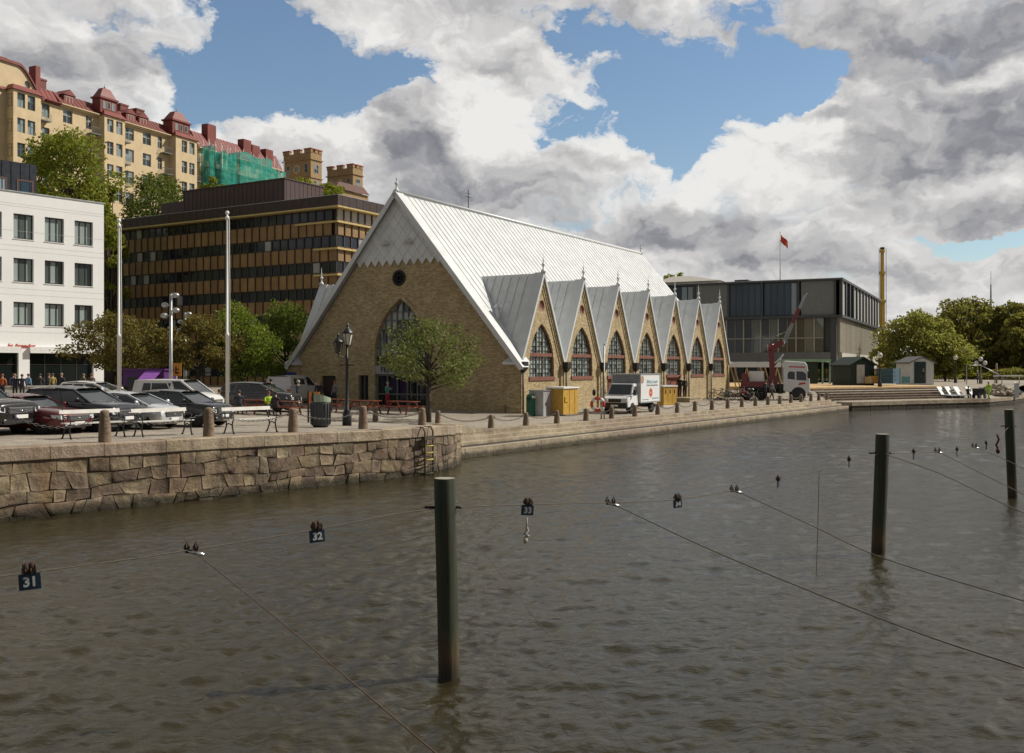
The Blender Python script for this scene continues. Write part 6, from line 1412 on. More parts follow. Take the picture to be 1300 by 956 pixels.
# low posts along the steps
gst = 'granite posts along the waterside steps'
aL = SA - qn * 1.5; stx = [623.5, 667.8, 707, 744, 776.5, 806, 835, 859.7, 882.3, 903.8, 923.8, 941.8, 959, 975, 990, 1004, 1017, 1029.5, 1039.5, 1049.6]
steps_where = ['at the left end of the steps, nearest the quay wall', 'in front of the right corner of the hall front', 'in front of the yellow plywood box', 'in the gap between the yellow box and the truck', 'by the lifebuoy pole, in front of the truck cab', 'in front of the truck box', 'just right of the truck, below the yellow cabinet', 'left of the couple in black', 'below the last hall gable but two', 'left of the heap of bicycles', 'in front of the middle of the bicycle heap', 'at the right end of the bicycle heap', 'below the white tent roof', 'left of the workers at the crane truck', 'in front of the workers at the crane truck', 'at the rear wheels of the crane truck', 'below the red crane column', 'at the front wheel of the crane truck', 'at the nose of the crane truck', 'last one at the far right end of the steps']
pr3 = make_bollard(.66, .155, .11, 'x', gst); stp = []
for i, x in enumerate(stx):
    p = at_line(x, aL, qd); p.z = .952; stp.append(p); o_ = pr3 if i == 0 else dup(pr3); o_['label'] = 'low post ' + steps_where[i]; o_.location = p
gch = 'chains along the waterside steps'
for i in range(19): chain(stp[i] + Vector((0, 0, .57)), stp[i + 1] + Vector((0, 0, .57)), .24, 'chain hanging right of the low post ' + ' '.join(steps_where[i].split()[:9]), gch)
chain(spp[3][0] + Vector((0, 0, .5)), stp[0] + Vector((0, 0, .55)), .28, 'chain from the small post at the tree to the first post of the steps', 'chains between the posts')
chain(spp[1][0] + Vector((0, 0, .5)), spp[2][0] + Vector((0, 0, .6)), .3, 'chain in front of the picnic tables between two small posts', 'chains between the posts')
# ---------------------------------------------------------------- benches
slat = pm('white bench slat', (.66, .64, .59), .6, var=.1, streak=.2)
def bench(label, loc, rot, ln):
    t = thing('park_bench', label, 'bench', loc, rot, 'benches on the wall'); h = ln / 2
    b = MB(); b.box(-h, -.26, .425, h, -.13, .455); b.box(-h, -.12, .43, h, .0, .46); b.box(-h, .01, .425, h, .13, .455); b.build('seat', slat, t)
    b = MB()
    for z, y in ((.70, .21),): b.add([(-h, y, z), (h, y, z), (h, y + .03, z + .11), (-h, y + .03, z + .11), (-h, y + .03, z - .005), (h, y + .03, z - .005), (h, y + .06, z + .105), (-h, y + .06, z + .105)], [(0, 1, 2, 3), (7, 6, 5, 4), (3, 2, 6, 7), (0, 4, 5, 1), (0, 3, 7, 4), (1, 5, 6, 2)])
    b.build('backrest', slat, t)
    for s_ in (-1, 1):
        x = s_ * (h - .1); b = MB()
        b.tube([(x, -.25, .42), (x, -.2, .30), (x, -.24, .12), (x, -.30, .0)], .022, 6); b.tube([(x, .14, .42), (x, .12, .25), (x, .20, .1), (x, .27, .0)], .022, 6); b.tube([(x, -.22, .27), (x, 0, .33), (x, .13, .27)], .018, 6)
        b.tube([(x, .14, .40), (x, .20, .55), (x, .27, .85)], .022, 6); b.tube([(x, -.25, .40), (x, -.27, .6), (x, -.15, .66), (x, .2, .62)], .016, 6); b.lathe([(.045, 0), (.03, .03)], (x, -.30, 0), 8); b.lathe([(.045, 0), (.03, .03)], (x, .27, 0), 8); b.build('end_frame', M['black'], t)
    return t
wdir = math.atan2(.74, .67)
for x, y, ln, lab in ((119, 556, 1.75, 'white slatted bench on the wall behind the first granite post'), (207, 553, 1.75, 'white slatted bench in front of the silver car'), (318, 549.5, 1.75, 'white slatted bench right of the right white flagpole')):
    bench(lab, hit(x, y), wdir, ln)
# ---------------------------------------------------------------- litter bin, no-parking board, lamp
p = hit(407, 542); t = thing('litter_bin', 'dark grey round litter bin with a pale green slanted lid', 'litter bin', p, R(20)); s_ = 55 * p.y / F
b = MB(); b.lathe([(.30, .05), (.33, .09), (.35, .85), (.34, .88), (.30, .88)], n=20)
for k in range(20): a = 2 * math.pi * k / 20; b.beam((.345 * math.cos(a), .345 * math.sin(a), .1), (.36 * math.cos(a), .36 * math.sin(a), .84), .03, .02)
b.build('drum', pm('bin grey', (.06, .065, .07), .55, var=.2), t); b = MB(); b.lathe([(.05, .0), (.26, .0), (.27, .06), (.05, .06)], n=16); b.build('foot', M['iron'], t)
b = MB(); vs = []; n = 18
for k in range(n): a = 2 * math.pi * k / n; vs += [(.36 * math.cos(a), .36 * math.sin(a), .885), (.36 * math.cos(a), .36 * math.sin(a), 1.13 - .12 * math.cos(a))]
b.add(vs, [(2 * k, (2 * k + 2) % (2 * n), (2 * k + 3) % (2 * n), 2 * k + 1) for k in range(n) if not 7 <= k <= 10] + [tuple(2 * k + 1 for k in range(n))], 0, False); b.build('lid', pm('pale green lid', (.28, .34, .25), .5, var=.15), t)
p = hit(391.5, 536.5); t = thing('parking_sign', 'orange board with a blue and red no parking disc on a black post', 'sign', p, R(-6)); w = p.y / F
b = MB(); b.box(-.03, -.03, -.1, .03, .03, 40 * w); b.build('post', M['black'], t)
b = MB(); b.box(.04, -.05, 22 * w, .04 + 14 * w, -.02, 39 * w); bd = b.build('board', pm('orange board', (.62, .21, .03), .5, var=.05), t)
for r_, y, m_ in ((5.6 * w, -.06, pm('sign red', (.5, .02, .02), .45)), (4.4 * w, -.068, pm('sign blue', (.02, .06, .35), .45))):
    b = MB(); b.lathe([(r_, 0), (r_, .008)], n=18); q = b.build('disc', m_, bd); q.location = (.04 + 7.5 * w, y + .01, 30.5 * w); q.rotation_euler = (R(90), 0, 0)
b = MB(); b.beam((.04 + 4.2 * w, -.07, 33.8 * w), (.04 + 10.8 * w, -.07, 27.2 * w), 1.3 * w, .006, up=(0, 1, 0)); b.build('slash', MATS['sign red'], bd)
def lantern(mb, gb_, c, s):
    gb_.lathe([(.10 * s, 0), (.19 * s, .38 * s)], c, 6, smooth=False)
    mb.lathe([(.11 * s, -.04 * s), (.11 * s, .0)], c, 6); mb.lathe([(.22 * s, .38 * s), (.21 * s, .42 * s), (.10 * s, .56 * s), (.05 * s, .6 * s), (.06 * s, .66 * s), (.015 * s, .78 * s)], c, 8)
    for k in range(6): a = 2 * math.pi * k / 6; mb.beam((c[0] + .10 * s * math.cos(a), c[1] + .10 * s * math.sin(a), c[2]), (c[0] + .19 * s * math.cos(a), c[1] + .19 * s * math.sin(a), c[2] + .38 * s), .018 * s)
lgm = pm('frosted lamp glass', (.62, .60, .54), .3, var=.05)
p = hit(440.5, 540.5); w = p.y / F; t = thing('street_lamp', 'black cast iron lamp post with two lanterns in front of the market hall', 'street lamp', p, R(15))
b = MB(); b.lathe([(.17, 0), (.17, .42), (.12, .5), (.14, .54), (.075, .62), (.065, 1.5), (.055, 84 * w), (.075, 84.5 * w), (.045, 86 * w), (.04, 103 * w)], n=12); b.beam((-.28, 0, 77 * w), (.28, 0, 77 * w), .04); b.tube([(0, 0, 88 * w), (-.22, -.05, 87 * w), (-.33, -.1, 90 * w), (-.33, -.1, 93 * w)], .025, 6); b.tube([(0, 0, 88 * w), (.0, .25, 87 * w)], .02, 6); b.build('post', M['black'], t)
fb, gb_ = MB(), MB(); lantern(fb, gb_, (.02, 0, 103 * w), 1.05); lo = gb_.build('lantern_glass', lgm, t); fb.build('lantern_frame', M['black'], lo)
fb, gb_ = MB(), MB(); lantern(fb, gb_, (-.33, -.1, 93 * w), .95); lo = gb_.build('lantern_glass', pm('sooty lamp glass', (.06, .06, .055), .3), t); fb.build('lantern_frame', M['black'], lo)
# flagpoles
for x, yb_, yt, lab in ((151, 543, 282, 'left white flagpole in front of the bronze leaved tree'), (288.5, 541, 272, 'right white flagpole in front of the office block')):
    p = G(x, 47); h = (CZ + (HY - yt) / F * 47) - p.z; t = thing('flagpole', lab, 'flagpole', p, 0, 'white flagpoles')
    b = MB(); b.lathe([(.13, 0), (.13, .25), (.09, .3)], n=12); b.lathe([(.082, .3), (.078, h * .40), (.092, h * .401), (.092, h * .415), (.066, h * .416), (.05, h * .98), (.04, h)], n=12); b.build('pole', M['white'], t)
    b = MB(); b.ball((0, 0, h + .07), .10); b.lathe([(.09, h - .25), (.09, h - .1)], (.0, 0, 0), 8); b.build('truck_knob', M['white'], t); b = MB(); b.tube([(.1, 0, h - .2), (.13, 0, h * .5), (.11, 0, 1.2)], .012, 4); b.build('halyard', M['white'], t)
# tall grey multi-spot lamps
for x, Y, yt, lab in ((217, 56, 373, 'tall grey lamp post with four round spotlights, the taller one'), (235, 70, 397, 'grey lamp post with four round spotlights, the lower one further back')):
    p = G(x, Y); h = (CZ + (HY - yt) / F * Y) - p.z; t = thing('street_lamp', lab, 'street lamp', p, 0, 'spotlight lamp posts'); b = MB(); b.lathe([(.13, 0), (.11, h * .3), (.075, h)], n=10); b.build('mast', M['steel'], t)
    for dx, dz in ((.32, -.1), (-.28, -.65), (.34, -.95), (-.33, -1.25)):
        b = MB(); b.ball((dx, -.15, h + dz), .19, (1.15, 1, .8), 10); b.beam((0, 0, h + dz), (dx, -.1, h + dz), .05); b.build('spotlight', M['steel'], t)
# orange road sign behind the van
p = G(224, 60); h = CZ + (HY - 461) / F * 60 - p.z; t = thing('road_sign', 'small orange road sign on a pole behind the white panel van', 'sign', p); b = MB(); b.tube([(0, 0, 0), (0, 0, h)], .04, 6); b.build('pole', M['steel'], t); b = MB(); b.box(-.18, -.06, h - .8, .32, -.03, h); bd = b.build('board', pm('amber board', (.62, .26, .02), .5), t); b = MB(); b.box(-.05, -.064, h - .65, .2, -.055, h - .55); b.box(-.05, -.064, h - .65, .03, -.055, h - .2); b.box(-.05, -.066, h - .42, .16, -.057, h - .34); b.build('symbol', M['black'], bd)
# purple kiosk
p = G(192, 60); k_ = thing('kiosk', 'purple stall with a raised lilac flap behind the white panel van', 'kiosk', p, R(-10)); b = MB(); b.box(-1.4, -.8, 0, 1.3, .8, 2.1); b.box(-1.5, -.9, 2.1, 1.4, .9, 2.2); b.build('cabin', pm('purple paint', (.085, .02, .14), .6, var=.2), k_); b = MB(); b.add([(.15, -.85, 2.1), (1.2, -.85, 2.1), (.95, -1.7, 1.35), (-.1, -1.7, 1.35)], [(0, 1, 2, 3)]); b.add([(.15, -.82, 2.1), (1.2, -.82, 2.1), (.95, -1.67, 1.35), (-.1, -1.67, 1.35)], [(3, 2, 1, 0)]); b.build('flap', pm('lilac flap', (.34, .12, .50), .6), k_); b = MB(); b.box(-1.1, -.83, .9, .0, -.79, 1.7); b.build('counter_opening', M['darkpane'], k_)
# pale block wall at the white building
p = G(60, 66); t = thing('block_wall', 'low pale concrete wall behind the dark red car and below the waiting people', 'wall', p, R(30)); b = MB(); b.box(-2.6, -.3, -.2, 2.2, .3, .85); b.box(-2.65, -.35, .853, 2.25, .35, .93)
for k in range(5): b.box(-2.6 + k * .96, -.31, .0, -2.58 + k * .96, -.29, .85)
b.build('blocks', pm('pale concrete block', (.5, .47, .41), .8, var=.15), t)
# picnic tables
pw = pm('red brown table timber', (.17, .045, .022), .55, var=.25, island=.15)
def picnic(label, loc, rot, ln=1.9):
    t = thing('picnic_table', label, 'picnic table', loc, rot, 'red picnic tables'); h = ln / 2; b = MB()
    for k in range(5): b.box(-h, -.37 + k * .15, .72, h, -.235 + k * .15, .76)
    b.build('table_top', pw, t)
    for s_ in (-1, 1):
        b = MB(); b.box(-h, s_ * .68 - .13, .43, h, s_ * .68 - .005, .47); b.box(-h, s_ * .68 + .005, .43, h, s_ * .68 + .13, .47); b.build('bench', pw, t)
        b = MB(); x = s_ * (h - .3); b.beam((x, -.28, .72), (x, -.66, 0), .09, .05); b.beam((x, .28, .72), (x, .66, 0), .09, .05); b.box(x - .03, -.8, .37, x + .03, .8, .43); b.box(x - .03, -.36, .66, x + .03, .36, .717); b.build('leg', pw, t)
    return t
for x, y, rt, lab in ((361, 527, -20, 'red picnic table where a man in hi-vis sits'), (424, 523, -28, 'red picnic table before the dark side door of the hall'), (463, 525, -30, 'red picnic table right of the black lamp post'), (512, 526, -30, 'red picnic table by the person in red trousers'), (318, 525, -18, 'red picnic table behind the right white flagpole')):
    picnic(lab, hit(x, y), R(rt))
# ---------------------------------------------------------------- things at the hall side
p = hit(687, 528); t = thing('grey_cabinet', 'dented grey metal cabinet next to the yellow plywood box', 'cabinet', p, BR); w = p.y / F
b = MB(); b.box(-.5, -.55, 0, .45, .55, 32 * w); b.build('housing', pm('scratched grey metal', (.36, .37, .38), .5, metal=.3, var=.2, stain=.5, stainc=(.62, .62, .6)), t); b = MB(); b.box(-.55, -.6, 32 * w, .5, .6, 33 * w); b.build('lid', M['steel'], t); b = MB(); b.box(.452, -.02, .1, .46, .0, 31 * w); b.box(.452, -.3, 14 * w, .49, -.24, 17 * w); b.build('door_seam', M['iron'], t)
p = hit(674, 528.5); t = thing('recycling_bin', 'narrow green bin with a rounded white top beside the grey cabinet', 'bin', p, BR); w = p.y / F; b = MB(); b.box(-.2, -.2, 0, .2, .2, 24 * w); b.build('bin_body', pm('bin green', (.012, .11, .06), .5), t); b = MB(); b.M = Matrix.Translation((0, .2, 24 * w)) @ Matrix.Rotation(R(90), 4, 'X'); b.lathe([(.2, 0), (.2, .4)], n=14); b.build('top', MATS['bin green'], t); b = MB(); b.box(.19, -.21, 23 * w, .215, .21, 26 * w); b.build('flap', M['white'], t)
p = hit(719, 527); t = thing('plywood_box', 'tall yellow box with a pale top standing at the second hall gable', 'box', p, BR); w = p.y / F; yp = pm('yellow plywood', (.50, .30, .045), .6, var=.15, streak=.2)
b = MB(); b.box(-.75, -1.1, .08, .35, .8, 34 * w); b.build('box_body', yp, t); b = MB(); b.box(-.8, -1.15, 34 * w + .003, .42, .88, 36 * w); b.build('top', M['white'], t); b = MB()
for y in (-1.1, -.3, .4): b.box(.352, y, .1, .37, y + .08, 34 * w)
b.box(.352, -.9, .8, .4, -.5, 1.1); b.build('batten', yp, t); b = MB(); b.box(-.9, -1.2, -.05, .6, 1.0, .078); b.build('pallet', M['plank'], t)
p = hit(845, 516); t = thing('yellow_cabinet', 'yellow three-door cabinet with a white top right of the white delivery truck', 'cabinet', p, BR + R(-25)); w = p.y / F
b = MB(); b.box(-.2, -.66, .1, .45, .66, 25 * w); b.build('housing', yp, t); b = MB(); b.box(-.26, -.71, 25 * w + .002, .52, .71, 27 * w); b.build('top', M['white'], t)
for k in range(3): b = MB(); b.box(.452, -.63 + k * .43, .16, .475, -.23 + k * .43, 24 * w); d_ = b.build('door', pm('yellow door', (.55, .34, .06), .5), t); b = MB(); b.box(.477, -.46 + k * .43, .95, .49, -.40 + k * .43, 1.25); b.build('lock', M['iron'], d_)
b = MB(); b.box(-.35, -.8, -.05, .65, .8, .098); b.build('plinth', M['white'], t)
p = at_line(767, aL, qd); p.z = .953; t = thing('lifebuoy_stand', 'slim steel pole with a red and white lifebuoy in front of the truck', 'lifebuoy', p, 0); w = p.y / F
b = MB(); b.tube([(0, 0, 0), (0, 0, 96 * w), (.15, 0, 97 * w)], .035, 8); b.tube([(-.16, 0, 0), (-.16, 0, 40 * w)], .04, 8); b.build('pole', M['steel'], t)
b = MB(); b.M = Matrix.Translation((-.36, -.06, 19 * w)) @ Matrix.Rotation(R(90), 4, 'X'); 
tor = [(.33 * math.cos(a), .33 * math.sin(a), 0) for a in np.linspace(0, 2 * math.pi, 25)]; b.tube(tor, .085, 8, cap=False); lb_ = b.build('buoy', pm('buoy red', (.55, .07, .04), .5), t)
for k in range(4): b = MB(); b.M = Matrix.Translation((-.36, -.06, 19 * w)) @ Matrix.Rotation(R(90), 4, 'X'); a0 = math.pi / 4 + k * math.pi / 2; b.tube([(.33 * math.cos(a), .33 * math.sin(a), 0) for a in np.linspace(a0 - .3, a0 + .3, 5)], .09, 8); b.build('band', M['white'], lb_)
b = MB(); b.ball((-.55, 0, 34 * w), .1, (1, .6, 2), 8); b.build('rope_hook', M['black'], t)
# yellow ladder at the wall end
lx, ly, lt_, lnx, lny = wat(Wlen - 6.2)
best = min((abs((wat(s)[0] / wat(s)[1]) - (539 - CX) / F), s) for s in np.arange(Wlen * .5, Wlen - 2, .05))[1]; lx, ly, lt_, lnx, lny = wat(best)
t = thing('quay_ladder', 'rusty yellow ladder hanging down the quay wall into the water', 'ladder', (lx + lnx * .1, ly + lny * .1, 0), math.atan2(lny, lnx))
b = MB()
for y in (-.24, .24): b.tube([(-.3, y, lt_ + .0), (.0, y, lt_ + .02), (.1, y, lt_ - .15), (.1, y, -.5)], .028, 6)
b.build('stringer', pm('rusty iron', (.06, .05, .03), .8, var=.5, scale=8), t)
for k in range(6): b = MB(); b.tube([(.1, -.24, .05 + k * .24), (.14, 0, .05 + k * .24), (.1, .24, .05 + k * .24)], .026, 6); b.build('rung', pm('worn yellow paint', (.42, .36, .05), .7, var=.4, scale=12) if k in (2, 3, 4) else MATS['rusty iron'], t)
b = MB(); b.box(-.02, -.3, lt_ - .42, .14, .3, lt_ - .30); b.build('bracket', MATS['rusty iron'], t)
# ---------------------------------------------------------------- bicycles
def bicycle(label, frame_mat):
    t = thing('bicycle', label, 'bicycle', (0, 0, 0), 0, 'bicycles parked by the hall')
    for x in (-.52, .52):
        b = MB(); b.M = Matrix.Translation((x, 0, .35)) @ Matrix.Rotation(R(90), 4, 'X'); b.tube([(.33 * math.cos(a), .33 * math.sin(a), 0) for a in np.linspace(0, 2 * math.pi, 21)], .022, 5, cap=False)
        for k in range(8): a = k * math.pi / 4; b.beam((0, 0, 0), (.33 * math.cos(a), .33 * math.sin(a), 0), .006)
        b.build('wheel', M['rubber'], t)
    b = MB(); bb, st, hd_, hb = (-.08, 0, .32), (-.22, 0, .82), (.36, 0, .88), (.42, 0, .98)
    for a, c in ((bb, st), (bb, (.38, 0, .72)), (st, (.36, 0, .80)), (bb, (-.52, 0, .35)), ((-.2, 0, .74), (-.52, 0, .35)), (hd_, (.52, 0, .35)), (st, (-.24, 0, .92)), (hd_, hb)): b.tube([a, c], .02, 5)
    b.box(-.85, -.05, .72, -.45, .05, .74); b.build('frame', frame_mat, t)
    b = MB(); b.tube([(.34, -.3, 1.0), (.45, -.12, 1.02), (.45, .12, 1.02), (.34, .3, 1.0)], .016, 5); b.build('handlebar', M['chrome'], t)
    b = MB(); b.ball((-.26, 0, .95), .12, (1.15, .65, .4), 8); b.build('saddle', M['plastic'], t); return t
bcs = [pm('bike black', (.02, .02, .02), .4), pm('bike green', (.05, .09, .06), .4), pm('bike red', (.25, .03, .02), .4), pm('bike silver', (.35, .35, .35), .35, metal=.5)]
blab = ['lying bicycle fallen over at the left end of the heap by the hall corner', 'black bicycle behind the fallen one by the hall corner', 'green bicycle leaning below the last hall gable', 'silver bicycle at the right edge of the hall side', 'black bicycle in front of the downpipe at the hall corner', 'red bicycle left of the trestles under the white tent roof', 'green bicycle below the left trestle', 'black bicycle between the trestles and the steps', 'silver bicycle nearest the workers by the crane truck', 'red bicycle parked behind the other bicycles at the tent']
rb = random.Random(5)
for i, lab in enumerate(blab):
    o_ = bicycle(lab, bcs[i % 4]); o_.location = G(901 + i * 6.2 + rb.uniform(-2, 2), 84.5 + rb.uniform(-1.5, 2.5)); o_.rotation_euler = (R(80) if i == 0 else R(rb.uniform(-12, 12)), 0, rb.uniform(0, 3.1))
# ---------------------------------------------------------------- white tent roof on timber trestles, pavilion, huts
p = G(930, 96); z0 = p.z; w = 96 / F; t = thing('tent_roof', 'white flat roof panel on pale timber trestles behind the bicycles', 'canopy', p, R(-4)); b = MB(); b.box(-.2, -1.2, (504 - 467) * w - (467 - 467) * 0 + (467 - 478 + 16) * 0 - .0 + 1.95, 4.6, 1.5, 2.35)
b = MB(); zr = CZ + (HY - 463) / F * 96 - z0; b.box(-.6, -1.5, zr - .25, 4.35, 1.5, zr + .25); b.build('roof_panel', M['white'], t)
for x0 in (.0, 2.9):
    b = MB()
    for a, c in (((x0, -1.2, zr - .25), (x0 + .75, -1.2, 0)), ((x0 + 1.15, -1.2, zr - .25), (x0 + .65, -1.2, 0)), ((x0, 1.2, zr - .25), (x0 + .75, 1.2, 0)), ((x0 + 1.15, -1.2, zr - .25), (x0 + 1.9, -1.2, 0)), ((x0, -1.2, zr * .5), (x0 + 1.2, -1.2, zr * .5))): b.beam(a, c, .1)
    b.build('trestle', M['newplank'], t)
p = G(1022, 118); t = thing('pavilion', 'dark open pavilion with a pale green flat canopy behind the crane truck', 'pavilion', p, R(-3)); zr = CZ + (HY - 457.5) / F * 118 - p.z
b = MB(); b.box(-2.8, -1.8, zr - .18, 2.6, 2.2, zr + .12); b.build('canopy', pm('pale green canopy', (.20, .36, .29), .6), t); b = MB(); b.box(-2.7, -1.2, -.2, 1.2, 2.0, zr - .19); b.build('cabin', pm('dark green paint', (.010, .030, .024), .5, var=.2), t)
for x in (-2.65, 1.55, 2.4): b = MB(); b.box(x, -1.75, -.2, x + .16, -1.6, zr - .183); b.build('post', MATS['pale green canopy'], t)
b = MB(); b.box(-1.2, -1.22, .2, -.2, -1.203, 2.0); b.build('door', M['darkpane'], t)
def hut(name, label, px0, px1, ypk, yev, ybs, Y, mats, doorcol, door_px, rot=0, dz=0):
    a, c = ray(px0, Y), ray(px1, Y); wd = (c - a).length; cx = (a + c) / 2; zb = CZ - (ybs - HY) / F * Y
    t = thing(name, label, 'hut', (cx.x, cx.y, zb), rot); ze, zp = CZ + (HY - yev) / F * Y - zb, CZ + (HY - ypk) / F * Y - zb; h = wd / 2; b = MB()
    b.plate([(-h, -.6), (h, -.6), (h, ze), (0, zp - .1), (-h, ze)], (), (0, -1.7, 0), depth=.1); b.box(-h, -1.6, -.6, -h + .1, 1.8, ze); b.box(h - .1, -1.6, -.6, h, 1.8, ze); b.box(-h + .1, 1.7, -.6, h - .1, 1.8, ze)
    for k in range(int(wd / .3)): b.box(-h + k * .3, -1.715, -.5, -h + k * .3 + .03, -1.702, ze)
    b.build('wall', mats[0], t); b = MB(); o_ = .25
    for s_ in (-1, 1): b.add([(0, -2, zp), (s_ * (h + o_), -2, ze - .1), (s_ * (h + o_), 2, ze - .1), (0, 2, zp), (0, -2, zp - .12), (s_ * (h + o_), -2, ze - .22), (s_ * (h + o_), 2, ze - .22), (0, 2, zp - .12)], [(0, 1, 2, 3), (4, 7, 6, 5), (0, 4, 5, 1), (1, 5, 6, 2), (2, 6, 7, 3)])
    b.build('roof', mats[1], t); x0, x1 = (door_px[0] - (px0 + px1) / 2) / F * Y, (door_px[1] - (px0 + px1) / 2) / F * Y
    b = MB(); b.box(x0, -1.76, .02, x1, -1.72, CZ + (HY - door_px[2]) / F * Y - zb); b.build('door', doorcol, t); return t
hut('hut', 'dark green gabled hut with a white door on the timber deck', 1066.5, 1100, 453, 462, 486.5, 108, (pm('black green boards', (.008, .022, .022), .6, var=.3), pm('dark felt roof', (.02, .035, .03), .8)), pm('white door', (.42, .44, .46), .5), (1075, 1086, 463), R(14))
hut('hut', 'white gabled hut with a wide dark green doorway on the far shore', 1146, 1177, 452.5, 459, 486.5, 118, (pm('white boards', (.62, .62, .60), .6, var=.08), pm('grey felt roof', (.12, .12, .12), .8)), pm('green black doorway', (.008, .03, .028), .5), (1151.5, 1166.5, 459.5), R(4))
# sun loungers
lw = pm('pale lounger', (.40, .42, .44), .5, var=.06)
def lounger(label, loc, rot):
    t = thing('sun_lounger', label, 'sun lounger', loc, rot, 'sun loungers on the promenade'); b = MB(); b.add([(-.35, -.2, .3), (.35, -.2, .3), (.35, 1.0, .24), (-.35, 1.0, .24), (-.35, -.2, .36), (.35, -.2, .36), (.35, 1.0, .3), (-.35, 1.0, .3)], [(3, 2, 1, 0), (4, 5, 6, 7), (0, 1, 5, 4), (1, 2, 6, 5), (2, 3, 7, 6), (3, 0, 4, 7)]); b.build('seat', lw, t)
    b = MB(); b.add([(-.35, -.2, .3), (.35, -.2, .3), (.35, -.85, 1.15), (-.35, -.85, 1.15), (-.35, -.26, .27), (.35, -.26, .27), (.35, -.91, 1.12), (-.35, -.91, 1.12)], [(0, 1, 2, 3), (7, 6, 5, 4), (3, 2, 6, 7), (0, 3, 7, 4), (1, 5, 6, 2)]); b.build('backrest', lw, t)
    for s_ in (-.3, .3): b = MB(); b.beam((s_, -.3, .3), (s_, -.45, 0), .05); b.beam((s_, .9, .26), (s_, .95, 0), .05); b.build('leg', M['steel'], t)
    return t
for x, lab in ((1201, 'leftmost pale sun lounger at the foot of the seating steps'), (1211, 'second pale sun lounger from the left on the promenade'), (1222, 'pale sun lounger left of the dark seated figure'), (1237, 'pale sun lounger behind the black cart')):
    lounger(lab, hit(x, 505.5), R(-150))
# black lamp posts on the far shore
def globe_lamp(label, px, Y, ytop, n, ybase=None):
    p = G(px, Y); p.z = max(p.z, zg(p.x, p.y)); h = CZ + (HY - ytop) / F * Y - p.z; t = thing('globe_lamp', label, 'street lamp', p, 0, 'old lamp posts on the far shore'); b = MB(); b.lathe([(.22, 0), (.2, .5), (.09, .7), (.07, h * .8), (.06, h - .4)], n=10)
    gl_ = []
    if n == 3: b.beam((-.55, 0, h - 1.1), (.55, 0, h - 1.1), .06); gl_ = [(0, h - .35), (-.55, h - .85), (.55, h - .85)]
    else: gl_ = [(0, h - .35)]
    for dx, z in gl_: b.lathe([(.14, 0), (.12, .06)], (dx, 0, z - .30), 8)
    b.build('post', M['black'], t)
    for dx, z in gl_: q = MB(); q.ball((dx, 0, z), .27, (1, 1, 1.15), 10); q.build('globe', lgm, t)
globe_lamp('black lamp post with three white globes in front of the dark park trees', 1245, 126, 452.5, 3); globe_lamp('black lamp post with a single globe between the willow and the three-globe lamp', 1213, 132, 451, 1); globe_lamp('black lamp post in front of the timber deck beside the dark hut', 1117, 99, 447, 1)
# thin mast far away
p = G(1258, 260); t = thing('radio_mast', 'thin lattice radio mast rising over the dark park trees', 'mast', p); h = CZ + (HY - 361) / F * 260 - p.z; b = MB()
for a in range(3): b.tube([(.5 * math.cos(a * 2.1), .5 * math.sin(a * 2.1), 0), (.1 * math.cos(a * 2.1), .1 * math.sin(a * 2.1), h)], .07, 5)
for k in range(20):
    z = h * k / 20; r_ = .5 - .4 * k / 20
    for a in range(3): b.beam((r_ * math.cos(a * 2.1), r_ * math.sin(a * 2.1), z), (r_ * math.cos(a * 2.1 + 2.1), r_ * math.sin(a * 2.1 + 2.1), z + h / 20), .05)
b.build('lattice', M['iron'], t); b = MB(); b.tube([(0, 0, h), (0, 0, h + 3.5)], .05, 5); b.build('aerial', M['iron'], t)
# right shore railing and awning frame, barrier, crates
p = G(1287, 122); t = thing('awning_frame', 'grey tubular frame with a white top bar at the far right shore', 'frame', p, R(8)); b = MB(); zr = CZ + (HY - 478) / F * 122 - p.z
for x in (-1.6, 1.8): b.tube([(x, 0, -.2), (x, 0, zr)], .05, 6); b.tube([(x, 1.5, -.2), (x, 1.5, zr)], .05, 6)
b.tube([(-4.4, 0, zr + 1.4), (-1.6, 0, zr)], .05, 6); b.tube([(-4.4, 0, -.2), (-4.4, 0, zr + 1.4), (-6.3, 0, zr + 1.4), (-6.3, 0, -.2)], .05, 6); b.build('tube_frame', M['steel'], t); b = MB(); b.box(-1.7, -.1, zr, 1.9, 1.6, zr + .12); b.build('top_bar', M['white'], t)
p = G(1265, 128); t = thing('wooden_post', 'plain wooden post left of the grey tubular frame', 'post', p); b = MB(); b.lathe([(.14, -.2), (.12, CZ + (HY - 461) / F * 128 - p.z)], n=8); b.build('post', pm('pinkish wood', (.25, .17, .14), .8), t)
p = hit(1288, 507); p.z = zg(p.x, p.y); t = thing('depth_gauge', 'white board on a slim post at the edge of the far promenade', 'sign', p); b = MB(); b.tube([(0, 0, -.2), (0, 0, 1.7)], .04, 6); b.build('post', M['steel'], t); b = MB(); b.box(-.02, -.06, .15, .42, -.04, 1.55); b.build('board', M['white'], t)
